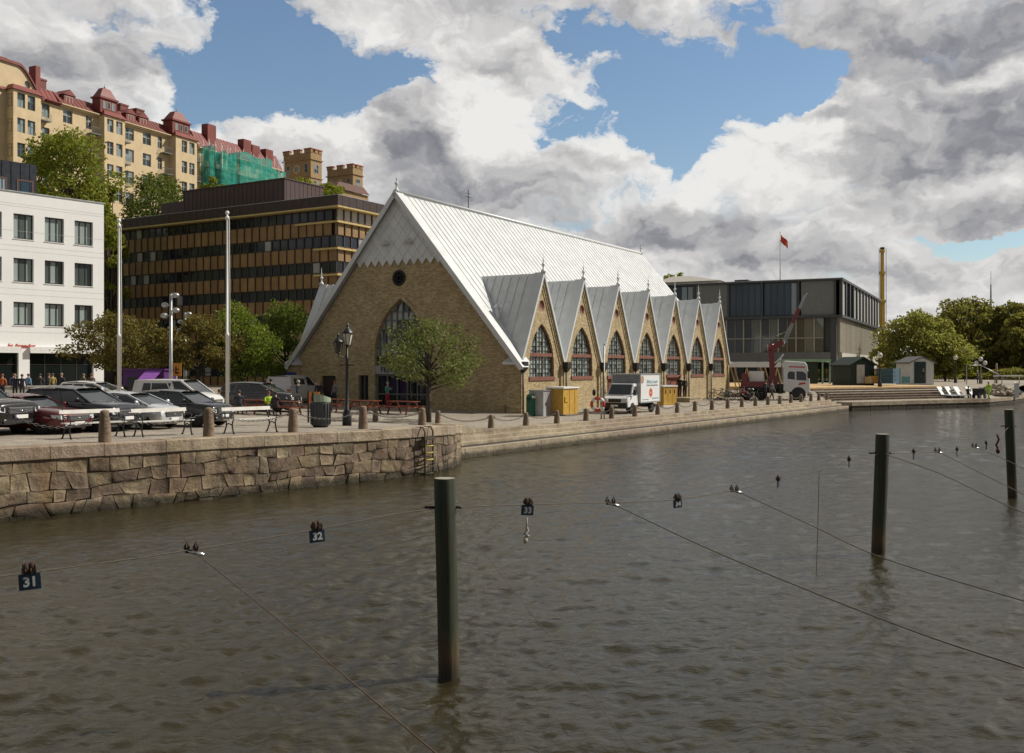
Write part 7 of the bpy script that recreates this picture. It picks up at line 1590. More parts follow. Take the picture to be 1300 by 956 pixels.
for x, y, c, lab in ((1110, 486, (.50, .26, .05), 'orange brown crate beside the dark hut'), (1128, 487, (.04, .10, .16), 'blue container between the two huts'), (1106, 487, (.55, .42, .22), 'pale plank box at the corner of the dark hut'), (1150, 486, (.10, .32, .33), 'turquoise tub in front of the white hut')):
    Y_ = 106 if x < 1140 else 112; pp = P(x, y, Y_); t = thing('crate', lab, 'crate', pp, R(x)); b = MB(); s_ = 1.7 if x == 1128 else .75
    for k in range(4): b.box(-s_ * .6, -s_ * .5, .03 + k * s_ * .24, s_ * .6, s_ * .5, .03 + k * s_ * .24 + s_ * .21)
    for sx in (-.6, .6):
        for sy in (-.5, .5): b.box(sx * s_ - .04, sy * s_ - .04, 0, sx * s_ + .04, sy * s_ + .04, s_)
    b.build('box_body', pm('crate %d' % x, c, .7, var=.2), t)
p = hit(1243, 506); t = thing('cart', 'black open cart next to the person in bright green', 'cart', p, R(20)); b = MB(); b.box(-.5, -.35, .35, .5, .35, .95); b.box(-.55, -.4, .95, .55, .4, 1.0); b.tube([(.5, -.3, .95), (.85, -.3, 1.1), (.85, .3, 1.1), (.5, .3, .95)], .02, 5); b.build('tub', M['plastic'], t); wheel(t, -.3, .38, .2, .07); wheel(t, -.3, -.38, .2, .07); wheel(t, .35, .38, .2, .07); wheel(t, .35, -.38, .2, .07)
# rubble heap on the right
hb = thing('stone_heap', 'heap of pale rubble stones behind the person in bright green', 'stone heap', hit(1266, 500)); b = MB(); rs = random.Random(3)
for k in range(110):
    a, q = rs.uniform(0, 6.28), rs.random() ** .5; s_ = rs.uniform(.12, .3); b.M = Matrix.Translation((q * 2.6 * math.cos(a), q * 1.3 * math.sin(a), (1 - q) * .9 + .02)) @ Matrix.Rotation(rs.uniform(0, 6), 4, Vector((rs.random(), rs.random(), 1)))
    b.box(-s_, -s_ * .8, -s_ * .6, s_, s_ * .8, s_ * .6)
b.build('stones', pm('pale rubble', (.36, .31, .25), .9, var=.2, island=.2), hb)['kind'] = 'stuff'
# ================================================================== people
SKIN = pm('skin', (.42, .25, .17), .6, var=.05)
def cloth(c): return pm('cloth %.2f %.2f %.2f' % c, c, .85, var=.15, scale=8)
def person(label, loc, rot, pose='stand', top=(.03, .03, .035), legs=(.03, .03, .04), hair=(.06, .04, .025), h=1.74, group=None, bag=None, skirt=False):
    """one continuous skinned body; hair and shoes follow as children"""
    s = h / 1.74; J = {}; E = []
    def j(n, x, y, z, r): J[n] = (Vector((x, y, z)) * s, r * s)
    if pose in ('stand', 'walk', 'phone'):
        st = .0 if pose != 'walk' else .2
        j('pelvis', 0, 0, .95, .125); j('waist', 0, .01, 1.10, .12); j('chest', 0, .02, 1.28, .145); j('neckb', 0, .0, 1.44, .075); j('neck', 0, -.01, 1.50, .055); j('head', 0, -.02, 1.60, .088); j('crown', 0, -.01, 1.68, .075)
        for sd_, k in (('L', 1), ('R', -1)):
            f = st * k; j('hip' + sd_, .09 * k, 0, .90, .10); j('knee' + sd_, .10 * k, -f * .6 - .01, .50, .068); j('ank' + sd_, .10 * k, -f + (.12 if f < 0 else 0), .09, .045); j('toe' + sd_, .11 * k, -f - .14 + (.12 if f < 0 else 0), .04, .04)
            j('sh' + sd_, .19 * k, .01, 1.39, .068)
            if pose == 'phone': j('el' + sd_, .25 * k, -.04, 1.13, .05); j('wr' + sd_, .10 * k, -.27, 1.27, .034); j('hand' + sd_, .06 * k, -.32, 1.33, .036)
            else: j('el' + sd_, .25 * k, .02 + f * .3, 1.12, .05); j('wr' + sd_, .26 * k, -.05 + f * .6, .88, .034); j('hand' + sd_, .26 * k, -.07 + f * .65, .79, .036)
    else:                                                          # sitting, seat 0.45
        z = .52; j('pelvis', 0, 0, z, .13); j('waist', 0, -.02, z + .16, .12); j('chest', 0, -.06, z + .36, .145); j('neckb', 0, -.08, z + .52, .075); j('neck', 0, -.10, z + .58, .055); j('head', 0, -.13, z + .68, .088); j('crown', 0, -.12, z + .76, .075)
        for sd_, k in (('L', 1), ('R', -1)):
            j('hip' + sd_, .09 * k, -.05, z - .02, .095); j('knee' + sd_, .12 * k, -.46, .48, .068); j('ank' + sd_, .12 * k, -.44, .09, .045); j('toe' + sd_, .12 * k, -.58, .04, .04)
            j('sh' + sd_, .19 * k, -.06, z + .47, .068); j('el' + sd_, .25 * k, -.18, z + .24, .05); j('wr' + sd_, .14 * k, -.40, z + .24, .034); j('hand' + sd_, .10 * k, -.47, z + .25, .036)
    E = [('pelvis', 'waist'), ('waist', 'chest'), ('chest', 'neckb'), ('neckb', 'neck'), ('neck', 'head'), ('head', 'crown')]
    for d in 'LR': E += [('pelvis', 'hip' + d), ('hip' + d, 'knee' + d), ('knee' + d, 'ank' + d), ('ank' + d, 'toe' + d), ('chest', 'sh' + d), ('sh' + d, 'el' + d), ('el' + d, 'wr' + d), ('wr' + d, 'hand' + d)]
    names = list(J); me = bpy.data.meshes.new('body'); me.from_pydata([tuple(J[n][0]) for n in names], [(names.index(a), names.index(c)) for a, c in E], [])
    ob = bpy.data.objects.new('person', me); col.objects.link(ob); ob.modifiers.new('skin', 'SKIN')
    sv_ = me.skin_vertices[0].data
    for i, n in enumerate(names):
        r = J[n][1]; sv_[i].radius = (r * (1.25 if n in ('chest', 'waist', 'pelvis') else 1), r * (.8 if n in ('chest', 'waist', 'pelvis') else 1)); sv_[i].use_root = n == 'pelvis'
    sb_ = ob.modifiers.new('sub', 'SUBSURF'); sb_.levels = 1; sb_.render_levels = 1
    dg = bpy.context.evaluated_depsgraph_get(); m2 = bpy.data.meshes.new_from_object(ob.evaluated_get(dg)); ob.modifiers.clear(); ob.data = m2; m2.materials.clear()
    for m_ in (cloth(top), cloth(legs), SKIN, M['plastic']): m2.materials.append(m_)
    segs = [(J[a][0], J[c][0], 2 if (a in ('neck', 'head') or c == 'neck' or c.startswith('hand')) else (3 if c.startswith('toe') else (1 if a[:3] in ('hip', 'kne') or c[:3] == 'hip' else 0))) for a, c in E]
    for p in m2.polygons:
        c = p.center; best = min(segs, key=lambda q: (c - (q[0] + (q[1] - q[0]) * max(0, min(1, (c - q[0]).dot(q[1] - q[0]) / (q[1] - q[0]).length_squared)))).length)
        p.material_index = best[2]; p.use_smooth = True
    tag(ob, label, 'person', group); ob.location = loc; ob.rotation_euler = (0, 0, rot)
    hc_ = J['head'][0]; b = MB(); b.ball((hc_.x, hc_.y + .018 * s, hc_.z + .045 * s), .108 * s, (.95, 1.0, .95), 10)
    b.v = [v for v in b.v]; b.build('hair', pm('hair %.2f' % hair[0], hair, .7, var=.2), ob)
    b = MB(); b.ball((hc_.x, hc_.y - .10 * s, hc_.z - .0 * s), .017 * s, (.8, 1.1, 1.4), 6); b.build('nose', SKIN, ob)
    if bag: pass
    return ob
gp = 'people waiting outside the white building'
Yp = 70
for x, tp_, lg, hr, rt, ps, lab in ((36, (.16, .27, .40), (.05, .06, .09), (.12, .08, .05), 160, 'stand', 'person in a light blue shirt standing left of the white pillar'), (51, (.035, .03, .03), (.04, .04, .05), (.05, .03, .02), 200, 'stand', 'person in a dark jacket standing before the white pillar'), (62, (.05, .06, .10), (.05, .05, .06), (.09, .06, .04), 120, 'stand', 'person in a navy top left of the yellow jacket'), (67, (.28, .20, .06), (.05, .08, .06), (.10, .06, .03), 240, 'stand', 'person in an ochre yellow jacket before the shop window'), (78, (.03, .03, .04), (.03, .03, .04), (.32, .25, .15), 180, 'stand', 'fair haired person in black before the shop window'), (106, (.10, .09, .04), (.05, .05, .05), (.20, .15, .10), 150, 'stand', 'person in an olive jacket at the right shop window'), (116, (.10, .05, .03), (.04, .04, .05), (.16, .09, .05), 210, 'stand', 'person in a russet jacket at the right end of the shop window'), (17, (.12, .13, .30), (.04, .04, .06), (.03, .02, .02), 170, 'stand', 'person in a violet blue top before the glass door')):
    person(lab, G(x, Yp + (x % 7) * .4), R(rt), ps, tp_, lg, hr, 1.70 + (x % 5) * .02, gp)
gq = 'people sitting in front of the white building'
for x, tp_, hr, lab in ((3, (.40, .10, .03), (.25, .08, .03), 'person in orange cut by the left edge behind the pickup'), (19, (.025, .022, .03), (.30, .20, .10), 'fair haired person in black sitting behind the dark red car'), (28, (.03, .025, .05), (.10, .05, .03), 'person in dark violet sitting left of the pale block wall')):
    p = G(x, 58); p.z += .25; person(lab, p, R(190), 'stand', tp_, (.03, .03, .04), hr, 1.5, gq)
ga = 'people around the picnic tables'
person('person in a dark coat standing left of the couple behind the picnic table', G(337, 60), R(120), 'stand', (.02, .02, .025), (.05, .06, .10), (.03, .02, .02), 1.7, ga)
person('person in a black jacket and jeans standing behind the picnic table', G(344, 59), R(200), 'stand', (.018, .018, .02), (.07, .09, .14), (.05, .03, .02), 1.82, ga)
pp = hit(340, 527); person('person in a bright hi-vis green vest sitting at the picnic table', pp, R(40), 'sit', (.36, .56, .03), (.03, .03, .04), (.14, .05, .03), 1.7, ga)
pp = hit(349, 528); person('person in dark clothes sitting with the back turned beside the hi-vis vest', pp, R(170), 'sit', (.03, .025, .03), (.02, .02, .03), (.04, .02, .02), 1.7, ga)
pp = hit(303, 527); person('person in a dark blue jacket sitting right of the right white flagpole', pp, R(185), 'sit', (.03, .035, .05), (.03, .03, .04), (.05, .03, .02), 1.75, ga)
pp = hit(276, 524); person('person in a tan striped top sitting behind the black car', pp, R(90), 'sit', (.34, .24, .16), (.03, .03, .04), (.10, .05, .03), 1.7, ga)
pb_ = hit(378.5, 519); person('person in a dark navy jacket walking with a white bag by the hall corner', pb_, R(75), 'walk', (.02, .022, .035), (.02, .02, .025), (.4, .38, .35), 1.75)
bg_ = MB(); bg_.ball((0, 0, .28), .19, (.75, .55, 1.35), 10); bg_.tube([(-.07, 0, .45), (0, 0, .62), (.07, 0, .45)], .015, 5); o_ = bg_.build('carrier_bag', pm('white plastic bag', (.72, .73, .75), .5)); tag(o_, 'white plastic carrier bag in the hand of the person by the hall corner', 'bag'); o_.location = pb_ + Vector((.14, -.30, .28))
person('person in dark clothes standing left of the dark side door of the hall', G(405, 62), R(20), 'stand', (.025, .025, .03), (.02, .02, .03), (.30, .24, .18), 1.68)
person('person in grey standing right of the dark side door of the hall', G(425, 62.5), R(-40), 'stand', (.20, .20, .20), (.03, .03, .04), (.25, .2, .15), 1.68)
person('person in red trousers and a turquoise shirt at the entrance of the hall', hit(492, 518.5), R(60), 'phone', (.10, .28, .26), (.30, .02, .035), (.35, .3, .25), 1.7)
zz0 = P(869, 504.5, 81).z; t = thing('stone_platform', 'low pale stone platform on which the couple in black stands by the red door', 'platform', (*ray(870, 81)[:2], .9), BR); b = MB(); b.box(-.8, -1.0, -.05, .75, 1.6, zz0 - .9 - .10); b.build('base', M['steps'], t); b = MB(); b.box(-.85, -1.05, zz0 - .9 - .097, .8, 1.65, zz0 - .9 - .004); b.build('slab', M['coping'], t)
gb2 = 'couple standing at the hall side'
person('person all in black on the left of the couple by the red door', P(863, 504.5, 81), R(150), 'stand', (.012, .012, .013), (.012, .012, .013), (.03, .02, .02), 1.76, gb2); person('person in a long black coat on the right of the couple by the red door', P(869, 504.5, 81.2), R(200), 'stand', (.014, .014, .015), (.012, .012, .014), (.06, .04, .03), 1.70, gb2)
gb3 = 'workers at the crane truck'
person('worker in a dark teal jacket standing behind the crane truck', G(972, 84.5), R(80), 'stand', (.02, .05, .06), (.03, .035, .04), (.05, .04, .03), 1.78, gb3); person('worker in grey bending forward at the rear wheels of the crane truck', G(980, 84.2), R(100), 'walk', (.22, .23, .24), (.07, .07, .075), (.05, .04, .03), 1.72, gb3)
person('person in a red jacket kneeling among the bicycles', G(943, 85.5) - Vector((0, 0, .1)), R(120), 'sit', (.28, .03, .03), (.02, .02, .025), (.05, .03, .02), 1.65)
person('person in bright hi-vis green bending at the edge of the far promenade', hit(1255, 507), R(-60), 'walk', (.42, .72, .04), (.36, .6, .05), (.35, .55, .05), 1.72)
person('dark seated figure on the promenade between the sun loungers', hit(1229, 506), R(140), 'sit', (.02, .022, .03), (.02, .02, .025), (.05, .04, .03), 1.6)
person('person in black walking in front of the white hut', P(1172, 487, 110), R(90), 'walk', (.015, .015, .016), (.02, .02, .022), (.03, .02, .02), 1.7)
person('person in a dark blue jacket and pale hat beside the three-globe lamp', G(1241, 121), R(60), 'stand', (.03, .04, .07), (.03, .03, .05), (.5, .48, .45), 1.75)
# ================================================================== mooring piles and lines
def pile_mat():
    m, nt, out = nodes_of('mooring pile wood'); b = N(nt, 'ShaderNodeBsdfPrincipled'); L(nt, b.outputs[0], out.inputs[0])
    tc = N(nt, 'ShaderNodeTexCoord'); v = tc.outputs['Object']; s = N(nt, 'ShaderNodeSeparateXYZ'); L(nt, v, s.inputs[0])
    grain = noise(nt, mapping(nt, v, (22, 22, .9)), 1.0, 6, .65)
    c = mixc(nt, ramp(nt, grain, [(.3, 0), (.72, 1)]), (.014, .017, .010), (.055, .055, .032))
    c = mixc(nt, ramp(nt, noise(nt, mapping(nt, v, (5, 5, .8)), 1.0, 4), [(.45, 0), (.65, .8)]), c, (.016, .042, .02))
    low = ramp(nt, math_(nt, 'ADD', math_(nt, 'MULTIPLY', s.outputs[2], .6), math_(nt, 'MULTIPLY', noise(nt, mapping(nt, v, (9, 9, 2)), 1, 4), .45)), [(.42, 1), (.62, 0)])
    c = mixc(nt, low, c, ramp(nt, grain, [(.35, (.035, .022, .012)), (.7, (.13, .085, .035))]))
    wet = ramp(nt, s.outputs[2], [(.08, 1), (.3, 0)]); c = mixc(nt, math_(nt, 'MULTIPLY', wet, .7), c, (.012, .012, .008))
    L(nt, c, b.inputs['Base Color']); b.inputs['Roughness'].default_value = .8
    bp = N(nt, 'ShaderNodeBump'); bp.inputs['Strength'].default_value = .7; bp.inputs['Distance'].default_value = .012; L(nt, grain, bp.inputs['Height']); L(nt, bp.outputs[0], b.inputs['Normal']); return m
pmw = pile_mat(); piles = []
for i, (pt, pb2, wpx, lab) in enumerate((((564.5, 607), (570, 860), 27, 'nearest wooden mooring pile, green with weed, in the middle of the canal'), ((1120.5, 551), (1115, 703), 17, 'middle wooden mooring pile to the right in the canal'), ((1281, 520), (1285.5, 632), 11.5, 'farthest mooring pile at the right edge of the picture'))):
    Yb = 1250 * CZ / (pb2[1] - HY); B_ = Vector(((pb2[0] - CX) / F * Yb, Yb, 0)); T_ = P(pt[0], pt[1], Yb); r = wpx / F * Yb / 2; piles.append((B_, T_, r))
    t = thing('mooring_pile', lab, 'mooring pile', B_, 0, 'mooring piles in the canal'); b = MB(); d = T_ - B_; n = 20; rr_ = random.Random(i)
    vs = []; zs_ = [-1.5, -.3, 0, .25, .5, .8, 1.1, 1.4, 1.7, 2.0, d.z - .025, d.z]
    for z in zs_:
        for k in range(n): a = 2 * math.pi * k / n; rad = r * (1 + .03 * math.sin(3 * a + i) + .02 * math.sin(7 * a + z * 2) + rr_.uniform(-.008, .008)) * (.96 if z == d.z else 1); vs.append((d.x * z / d.z + rad * math.cos(a), d.y * z / d.z + rad * math.sin(a), z))
    b.add(vs, [(q * n + k, q * n + (k + 1) % n, (q + 1) * n + (k + 1) % n, (q + 1) * n + k) for q in range(len(zs_) - 1) for k in range(n)], 0, True); b.build('shaft', pmw, t)
    b = MB(); b.add([v for v in vs[-n:]], [tuple(range(n))], 0, False); b.build('cut_top', pm('grey end grain', (.30, .28, .22), .9, var=.3, scale=20), t)
    z = [2.06, 2.03, 2.07][i]; c = B_ + d * (z / d.z) - B_; b = MB(); b.tube([c + Vector((r, 0, 0)), c + Vector((r + .07, 0, 0))], .018, 6); b.tube([c + Vector((-r, 0, 0)), c + Vector((-r - .12, 0, 0))], .018, 6); b.build('rope_collar', M['iron'], t)
rope = pm('wet rope', (.10, .085, .065), .8, var=.3, scale=30); rust = pm('rusty shackle', (.05, .026, .017), .8, var=.5, scale=40); pale = pm('pale rope', (.38, .35, .29), .8, var=.2)
blue = pm('blue number plate', (.010, .030, .062), .5, var=.2, scale=15); wt = pm('white numerals', (.50, .52, .50), .5)
P0 = piles[0][0] + (piles[0][1] - piles[0][0]) * (2.06 / piles[0][1].z); P1 = piles[1][0] + (piles[1][1] - piles[1][0]) * (2.03 / piles[1][1].z); P2 = piles[2][0] + (piles[2][1] - piles[2][0]) * (2.07 / piles[2][1].z)
PM1 = Vector((-8.9, 3.96, 2.02))
def on_seg(A_, B_, px, py):
    k = (px - CX) / F; u = (k * A_.y - A_.x) / ((B_.x - A_.x) - k * (B_.y - A_.y)); Y = A_.y + (B_.y - A_.y) * u; return P(px, py, Y)
def spline(pts, n=8):
    o_ = []; q = [pts[0]] + list(pts) + [pts[-1]]
    for i in range(1, len(q) - 2):
        for k in range(n):
            t = k / n; o_.append(.5 * ((2 * q[i]) + (q[i + 1] - q[i - 1]) * t + (2 * q[i - 1] - 5 * q[i] + 4 * q[i + 1] - q[i + 2]) * t * t + (3 * q[i] - q[i - 1] - 3 * q[i + 1] + q[i + 2]) * t ** 3))
    return o_ + [pts[-1]]
def line(name, label, pts, r, mat, group=None):
    b = MB(); b.tube(spline([Vector(p) for p in pts]), r, 6); return tag(b.build(name, mat), label, 'rope', group)
ml = 'main mooring lines between the piles'
L0 = [on_seg(PM1, P0, x, y) for x, y in ((37, 727), (243, 698), (402, 672), (500, 653))]
line('mooring_line', 'taut line from the left edge of the picture to the nearest mooring pile', [PM1] + L0 + [P0], .006, rope, ml)
L1 = [on_seg(P0, P1, x, y) for x, y in ((670, 640.5), (775, 638), (860, 634), (932, 622), (988, 610), (1040, 597), (1078, 585))]
line('mooring_line', 'slack line between the nearest and the middle mooring pile', [P0] + L1 + [P1], .0065, rope, ml)
L2 = [on_seg(P1, P2, x, y) for x, y in ((1160, 575), (1190, 573), (1215, 572), (1237, 567), (1252, 564), (1266, 556))]
line('mooring_line', 'line between the middle and the farthest mooring pile', [P1] + L2 + [P2], .0075, rope, ml)
def plate(num, label, p, s, tilt=0, turn=0, loops=True):
    t = thing('number_plate', label, 'number plate', p, 0, 'blue number plates on the mooring lines'); t.rotation_euler = (0, R(tilt), R(turn))
    b = MB(); b.box(-s * .5, -.008, -s * .85, s * .5, .008, -s * .05); bd = b.build('board', blue, t)
    if num: text_obj('numerals', num, s * .66, wt, bd, Matrix.Translation((.02 * s, -.012, -s * .47)) @ RX, .002, bold=.004)
    b = MB()
    for x in (-.22, .02, .25): b.tube([(x * s, 0, -s * .1), (x * s + .015, -.03, .03), (x * s, 0, .09), (x * s - .015, .03, .03), (x * s, 0, -s * .1)], .011, 5)
    b.ball((-.1 * s, 0, .04), .035, (1, 1, 1.5), 6); b.ball((.16 * s, 0, .05), .03, (1, 1, 1.5), 6); b.build('shackle', rust, t); return t
def yy(x, y, A_, B_): return on_seg(A_, B_, x, y)
plate('31', 'blue plate reading 31 at the left edge of the picture', L0[0], .175, -4, 20); plate('32', 'blue plate reading 32 between the left edge and the nearest pile', L0[2], .165, -3, 25)
q33 = plate('33', 'blue plate reading 33 with a pale knotted rope end below', L1[0], .165, 4, 15); plate('34', 'blue plate reading 34 halfway between the nearest and middle pile', L1[2], .15, -2, 25)
plate('', 'small edge-on plate left of the thin hanging line', L1[4], .14, 0, 65); plate('', 'small edge-on plate just left of the middle pile', L1[6], .15, 0, 68); plate('', 'small plate just right of the middle pile', L2[0], .17, 0, 60); plate('', 'small plate between the middle and farthest pile', L2[2], .17, 0, 62); plate('', 'small plate with a bundle nearest the farthest pile', L2[4], .17, 0, 70)
b = MB(); b.tube([(0, 0, -.17), (.005, 0, -.32)], .012, 6); b.tube([(.0, 0, -.3), (.03, .02, -.34), (-.02, -.02, -.38), (.035, 0, -.41), (-.01, .02, -.44), (.02, 0, -.48)], .022, 6); b.ball((.0, 0, -.47), .035, (1, 1, 1.3), 7); b.build('knotted_rope', pale, q33)
b = MB(); p = L2[5]; b.tube([(0, 0, .1), (.05, 0, -.05), (-.03, 0, -.2), (.06, .02, -.35), (.0, 0, -.42)], .03, 6); b.ball((.02, 0, -.36), .06, (1, 1, 1.3), 8); o_ = b.build('rope_bundle', pm('maroon rope', (.09, .03, .03), .8)); o_.location = p; tag(o_, 'dark red bundle of rope hanging beside the farthest pile', 'rope')
def clamp(label, p):
    t = thing('line_clamp', label, 'clamp', p, 0, 'clamps on the mooring lines'); b = MB()
    for x in (-.045, .045): b.tube([(x, 0, -.03), (x - .02, 0, .03), (x, 0, .085), (x + .02, 0, .03), (x, 0, -.03)], .014, 6)
    b.build('u_bolt', rust, t); b = MB(); b.tube([(-.03, 0, -.01), (.13, -.02, -.05)], .02, 6); b.build('thimble', M['chrome'], t)
dl = 'slanting lines from the mooring lines to the viewer'
for p, lab in ((L0[1], 'rusty clamp where a brown line leaves towards the bottom left'), (L1[1], 'clamp right of plate 33 where a line slants to the right'), (L1[3], 'clamp right of plate 34 where a line slants to the right'), (L2[1], 'clamp right of the middle pile'), (L2[3], 'small clamp left of the farthest pile')): clamp(lab, p)
def toward(p, px, py, Y): return P(px, py, Y)
def slant(label, p, ends, r, m=rope): line('mooring_rope', label, [p] + ends, r, m, dl)
slant('brown line slanting from left of plate 32 down to the bottom edge', L0[1], [P(345, 780, 7.7), P(447, 866, 6.0), P(540, 945, 4.8), P(620, 1010, 4.2)], .0045, pm('brown rope', (.10, .06, .04), .8, var=.3))
slant('long line slanting from right of plate 33 down to the right edge', L1[1], [P(880, 688, 11.4), P(1010, 743, 9.6), P(1170, 805, 8.2), P(1300, 848, 7.4), P(1420, 890, 6.7)], .0065)
slant('long line slanting from right of plate 34 down to the right edge', L1[3], [P(1030, 667, 14.2), P(1120, 708, 12.3), P(1300, 763, 10.2), P(1400, 790, 9.4)], .0065)
slant('thin line slanting right of the middle pile to the right edge', P1, [P(1190, 600, 17.6), P(1260, 633, 15.2), P(1330, 665, 13.5)], .007); slant('thin line slanting from the small clamp right of the middle pile', L2[1], [P(1240, 598, 20), P(1310, 633, 17.5)], .007); slant('thin line slanting from the small clamp near the farthest pile', L2[3], [P(1275, 583, 22), P(1330, 610, 19.5)], .007)
slant('thin line slanting from the nearest pile down to the bottom edge', P0 + Vector((.14, 0, 0)), [P(625, 715, 10.2), P(680, 785, 8.9), P(740, 866, 7.6), P(800, 950, 6.7)], .003)
line('plumb_line', 'thin vertical line hanging from the mooring line into the water', [L1[5], Vector((L1[5].x - .02, L1[5].y, 1.0)), Vector((L1[5].x - .06, L1[5].y, -.3))], .006, MATS['brown rope'])
EXPOSURE = 0.07
# ================================================================== world, sun, camera
SUN_AZ = math.atan2(.97, .24)      # clockwise from +Y (away from the camera)
SUN_EL = R(42)
w = bpy.data.worlds.new('World'); scene.world = w; w.use_nodes = True
nt = w.node_tree; nt.nodes.clear()
out = nt.nodes.new('ShaderNodeOutputWorld'); bg = nt.nodes.new('ShaderNodeBackground'); L(nt, bg.outputs[0], out.inputs[0])
sky = nt.nodes.new('ShaderNodeTexSky'); sky.sky_type = 'NISHITA'; sky.sun_disc = False; sky.sun_elevation = SUN_EL; sky.sun_rotation = SUN_AZ
sky.air_density = 1.2; sky.dust_density = .2; sky.ozone_density = 3.0
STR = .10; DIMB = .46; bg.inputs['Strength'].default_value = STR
tc = nt.nodes.new('ShaderNodeTexCoord'); sp = nt.nodes.new('ShaderNodeSeparateXYZ'); L(nt, tc.outputs['Generated'], sp.inputs[0])
azn = math_(nt, 'ARCTAN2', sp.outputs[0], sp.outputs[1])
hyp = math_(nt, 'SQRT', math_(nt, 'ADD', math_(nt, 'MULTIPLY', sp.outputs[0], sp.outputs[0]), math_(nt, 'MULTIPLY', sp.outputs[1], sp.outputs[1])))
eln = math_(nt, 'ARCTAN2', sp.outputs[2], hyp)
cb = nt.nodes.new('ShaderNodeCombineXYZ'); L(nt, azn, cb.inputs[0]); L(nt, math_(nt, 'MULTIPLY', eln, 1.45), cb.inputs[1])
uv = cb.outputs[0]
def A(x): return math.atan((x - CX) / F)
def E(x, y): return math.atan((HY - y) / math.hypot(F, x - CX)) * 1.45
def blob(x, y, rx, ry, rot=0):
    """soft bump in sky directions (azimuth, elevation)"""
    m = nt.nodes.new('ShaderNodeMapping'); m.vector_type = 'TEXTURE'
    m.inputs['Location'].default_value = (A(x), E(x, y), 0); m.inputs['Scale'].default_value = (rx / F, ry / F * 1.45, 1); m.inputs['Rotation'].default_value = (0, 0, R(rot))
    L(nt, uv2, m.inputs['Vector'])
    ln = nt.nodes.new('ShaderNodeVectorMath'); ln.operation = 'LENGTH'; L(nt, m.outputs[0], ln.inputs[0])
    r = nt.nodes.new('ShaderNodeMapRange'); r.interpolation_type = 'SMOOTHSTEP'; r.inputs['From Min'].default_value = 1.25; r.inputs['From Max'].default_value = .35
    L(nt, ln.outputs[1], r.inputs['Value']); return r.outputs[0]
# domain warp so that cloud edges billow
wn = nt.nodes.new('ShaderNodeTexNoise'); wn.noise_dimensions = '2D'; wn.inputs['Scale'].default_value = 9; wn.inputs['Detail'].default_value = 5; wn.inputs['Roughness'].default_value = .62; L(nt, uv, wn.inputs['Vector'])
vm = nt.nodes.new('ShaderNodeVectorMath'); vm.operation = 'MULTIPLY_ADD'; L(nt, wn.outputs['Color'], vm.inputs[0]); vm.inputs[1].default_value = (.11, .11, 0); vm.inputs[2].default_value = (-.055, -.055, 0)
va = nt.nodes.new('ShaderNodeVectorMath'); va.operation = 'ADD'; L(nt, vm.outputs[0], va.inputs[0]); L(nt, uv, va.inputs[1]); uv2 = va.outputs[0]
def fbm(vec, sc, det=9, ro=.6, off=(0, 0, 0)):
    n = nt.nodes.new('ShaderNodeTexNoise'); n.noise_dimensions = '2D'; n.inputs['Scale'].default_value = sc; n.inputs['Detail'].default_value = det; n.inputs['Roughness'].default_value = ro
    L(nt, mapping(nt, vec, (1, 1, 1), off), n.inputs['Vector']); return n.outputs[0]
def mx(a, b): return math_(nt, 'MAXIMUM', a, b)
def wsum(items):
    t = None
    for k, b_ in items:
        v_ = math_(nt, 'MULTIPLY', b_, k); t = v_ if t is None else math_(nt, 'ADD', t, v_)
    return t
n_lo = fbm(uv2, 5.2, 8, .6); n_hi = fbm(uv2, 22, 6, .62, (3, 1, 0))
blue = wsum([(1.0, blob(375, 105, 130, 75, -32)), (.75, blob(250, 112, 60, 60)), (.6, blob(560, 85, 120, 50)), (.7, blob(330, 50, 60, 60)), (1.1, blob(905, 122, 165, 70, 12)), (.6, blob(1010, 95, 70, 50)), (.75, blob(705, 150, 60, 32)), (.75, blob(1255, 303, 80, 13)), (.45, blob(690, 30, 100, 30)), (.75, blob(848, 190, 36, 40)), (.5, blob(960, 15, 60, 22)), (.3, blob(770, 60, 90, 40))])
dens = math_(nt, 'ADD', math_(nt, 'MULTIPLY', math_(nt, 'SUBTRACT', n_lo, .5), 2.3), math_(nt, 'MULTIPLY', math_(nt, 'SUBTRACT', n_hi, .5), 1.0))
dens = math_(nt, 'ADD', math_(nt, 'ADD', dens, .62), math_(nt, 'MULTIPLY', mx(mx(blob(700, 180, 120, 60), blob(640, 70, 90, 40)), blob(470, 200, 110, 45)), .45))
dens = math_(nt, 'SUBTRACT', dens, math_(nt, 'MULTIPLY', blue, 1.05))
# relief: density difference towards the sun side (up and right)
n_a = fbm(uv2, 3.4, 6, .5); n_b = fbm(uv2, 3.4, 6, .5, (.022, .042, 0))
rel = math_(nt, 'MULTIPLY', math_(nt, 'SUBTRACT', n_a, n_b), 1.9)
def puff(off):
    v = nt.nodes.new('ShaderNodeTexVoronoi'); v.voronoi_dimensions = '2D'; v.feature = 'F1'; v.inputs['Scale'].default_value = 15; v.inputs['Detail'].default_value = 2; v.inputs['Roughness'].default_value = .5; v.inputs['Lacunarity'].default_value = 2.2; v.normalize = True
    L(nt, mapping(nt, uv2, (1, 1, 1), off), v.inputs['Vector']); return v.outputs['Distance']
puff0 = puff((0, 0, 0))
rel = math_(nt, 'ADD', rel, math_(nt, 'MULTIPLY', math_(nt, 'SUBTRACT', puff((.006, .012, 0)), puff0), .9))
dens = math_(nt, 'ADD', dens, math_(nt, 'MULTIPLY', math_(nt, 'SUBTRACT', .30, puff0), .6))
cov = ramp(nt, dens, [(.0, .0), (.09, .40), (.22, .88), (.4, 1)])
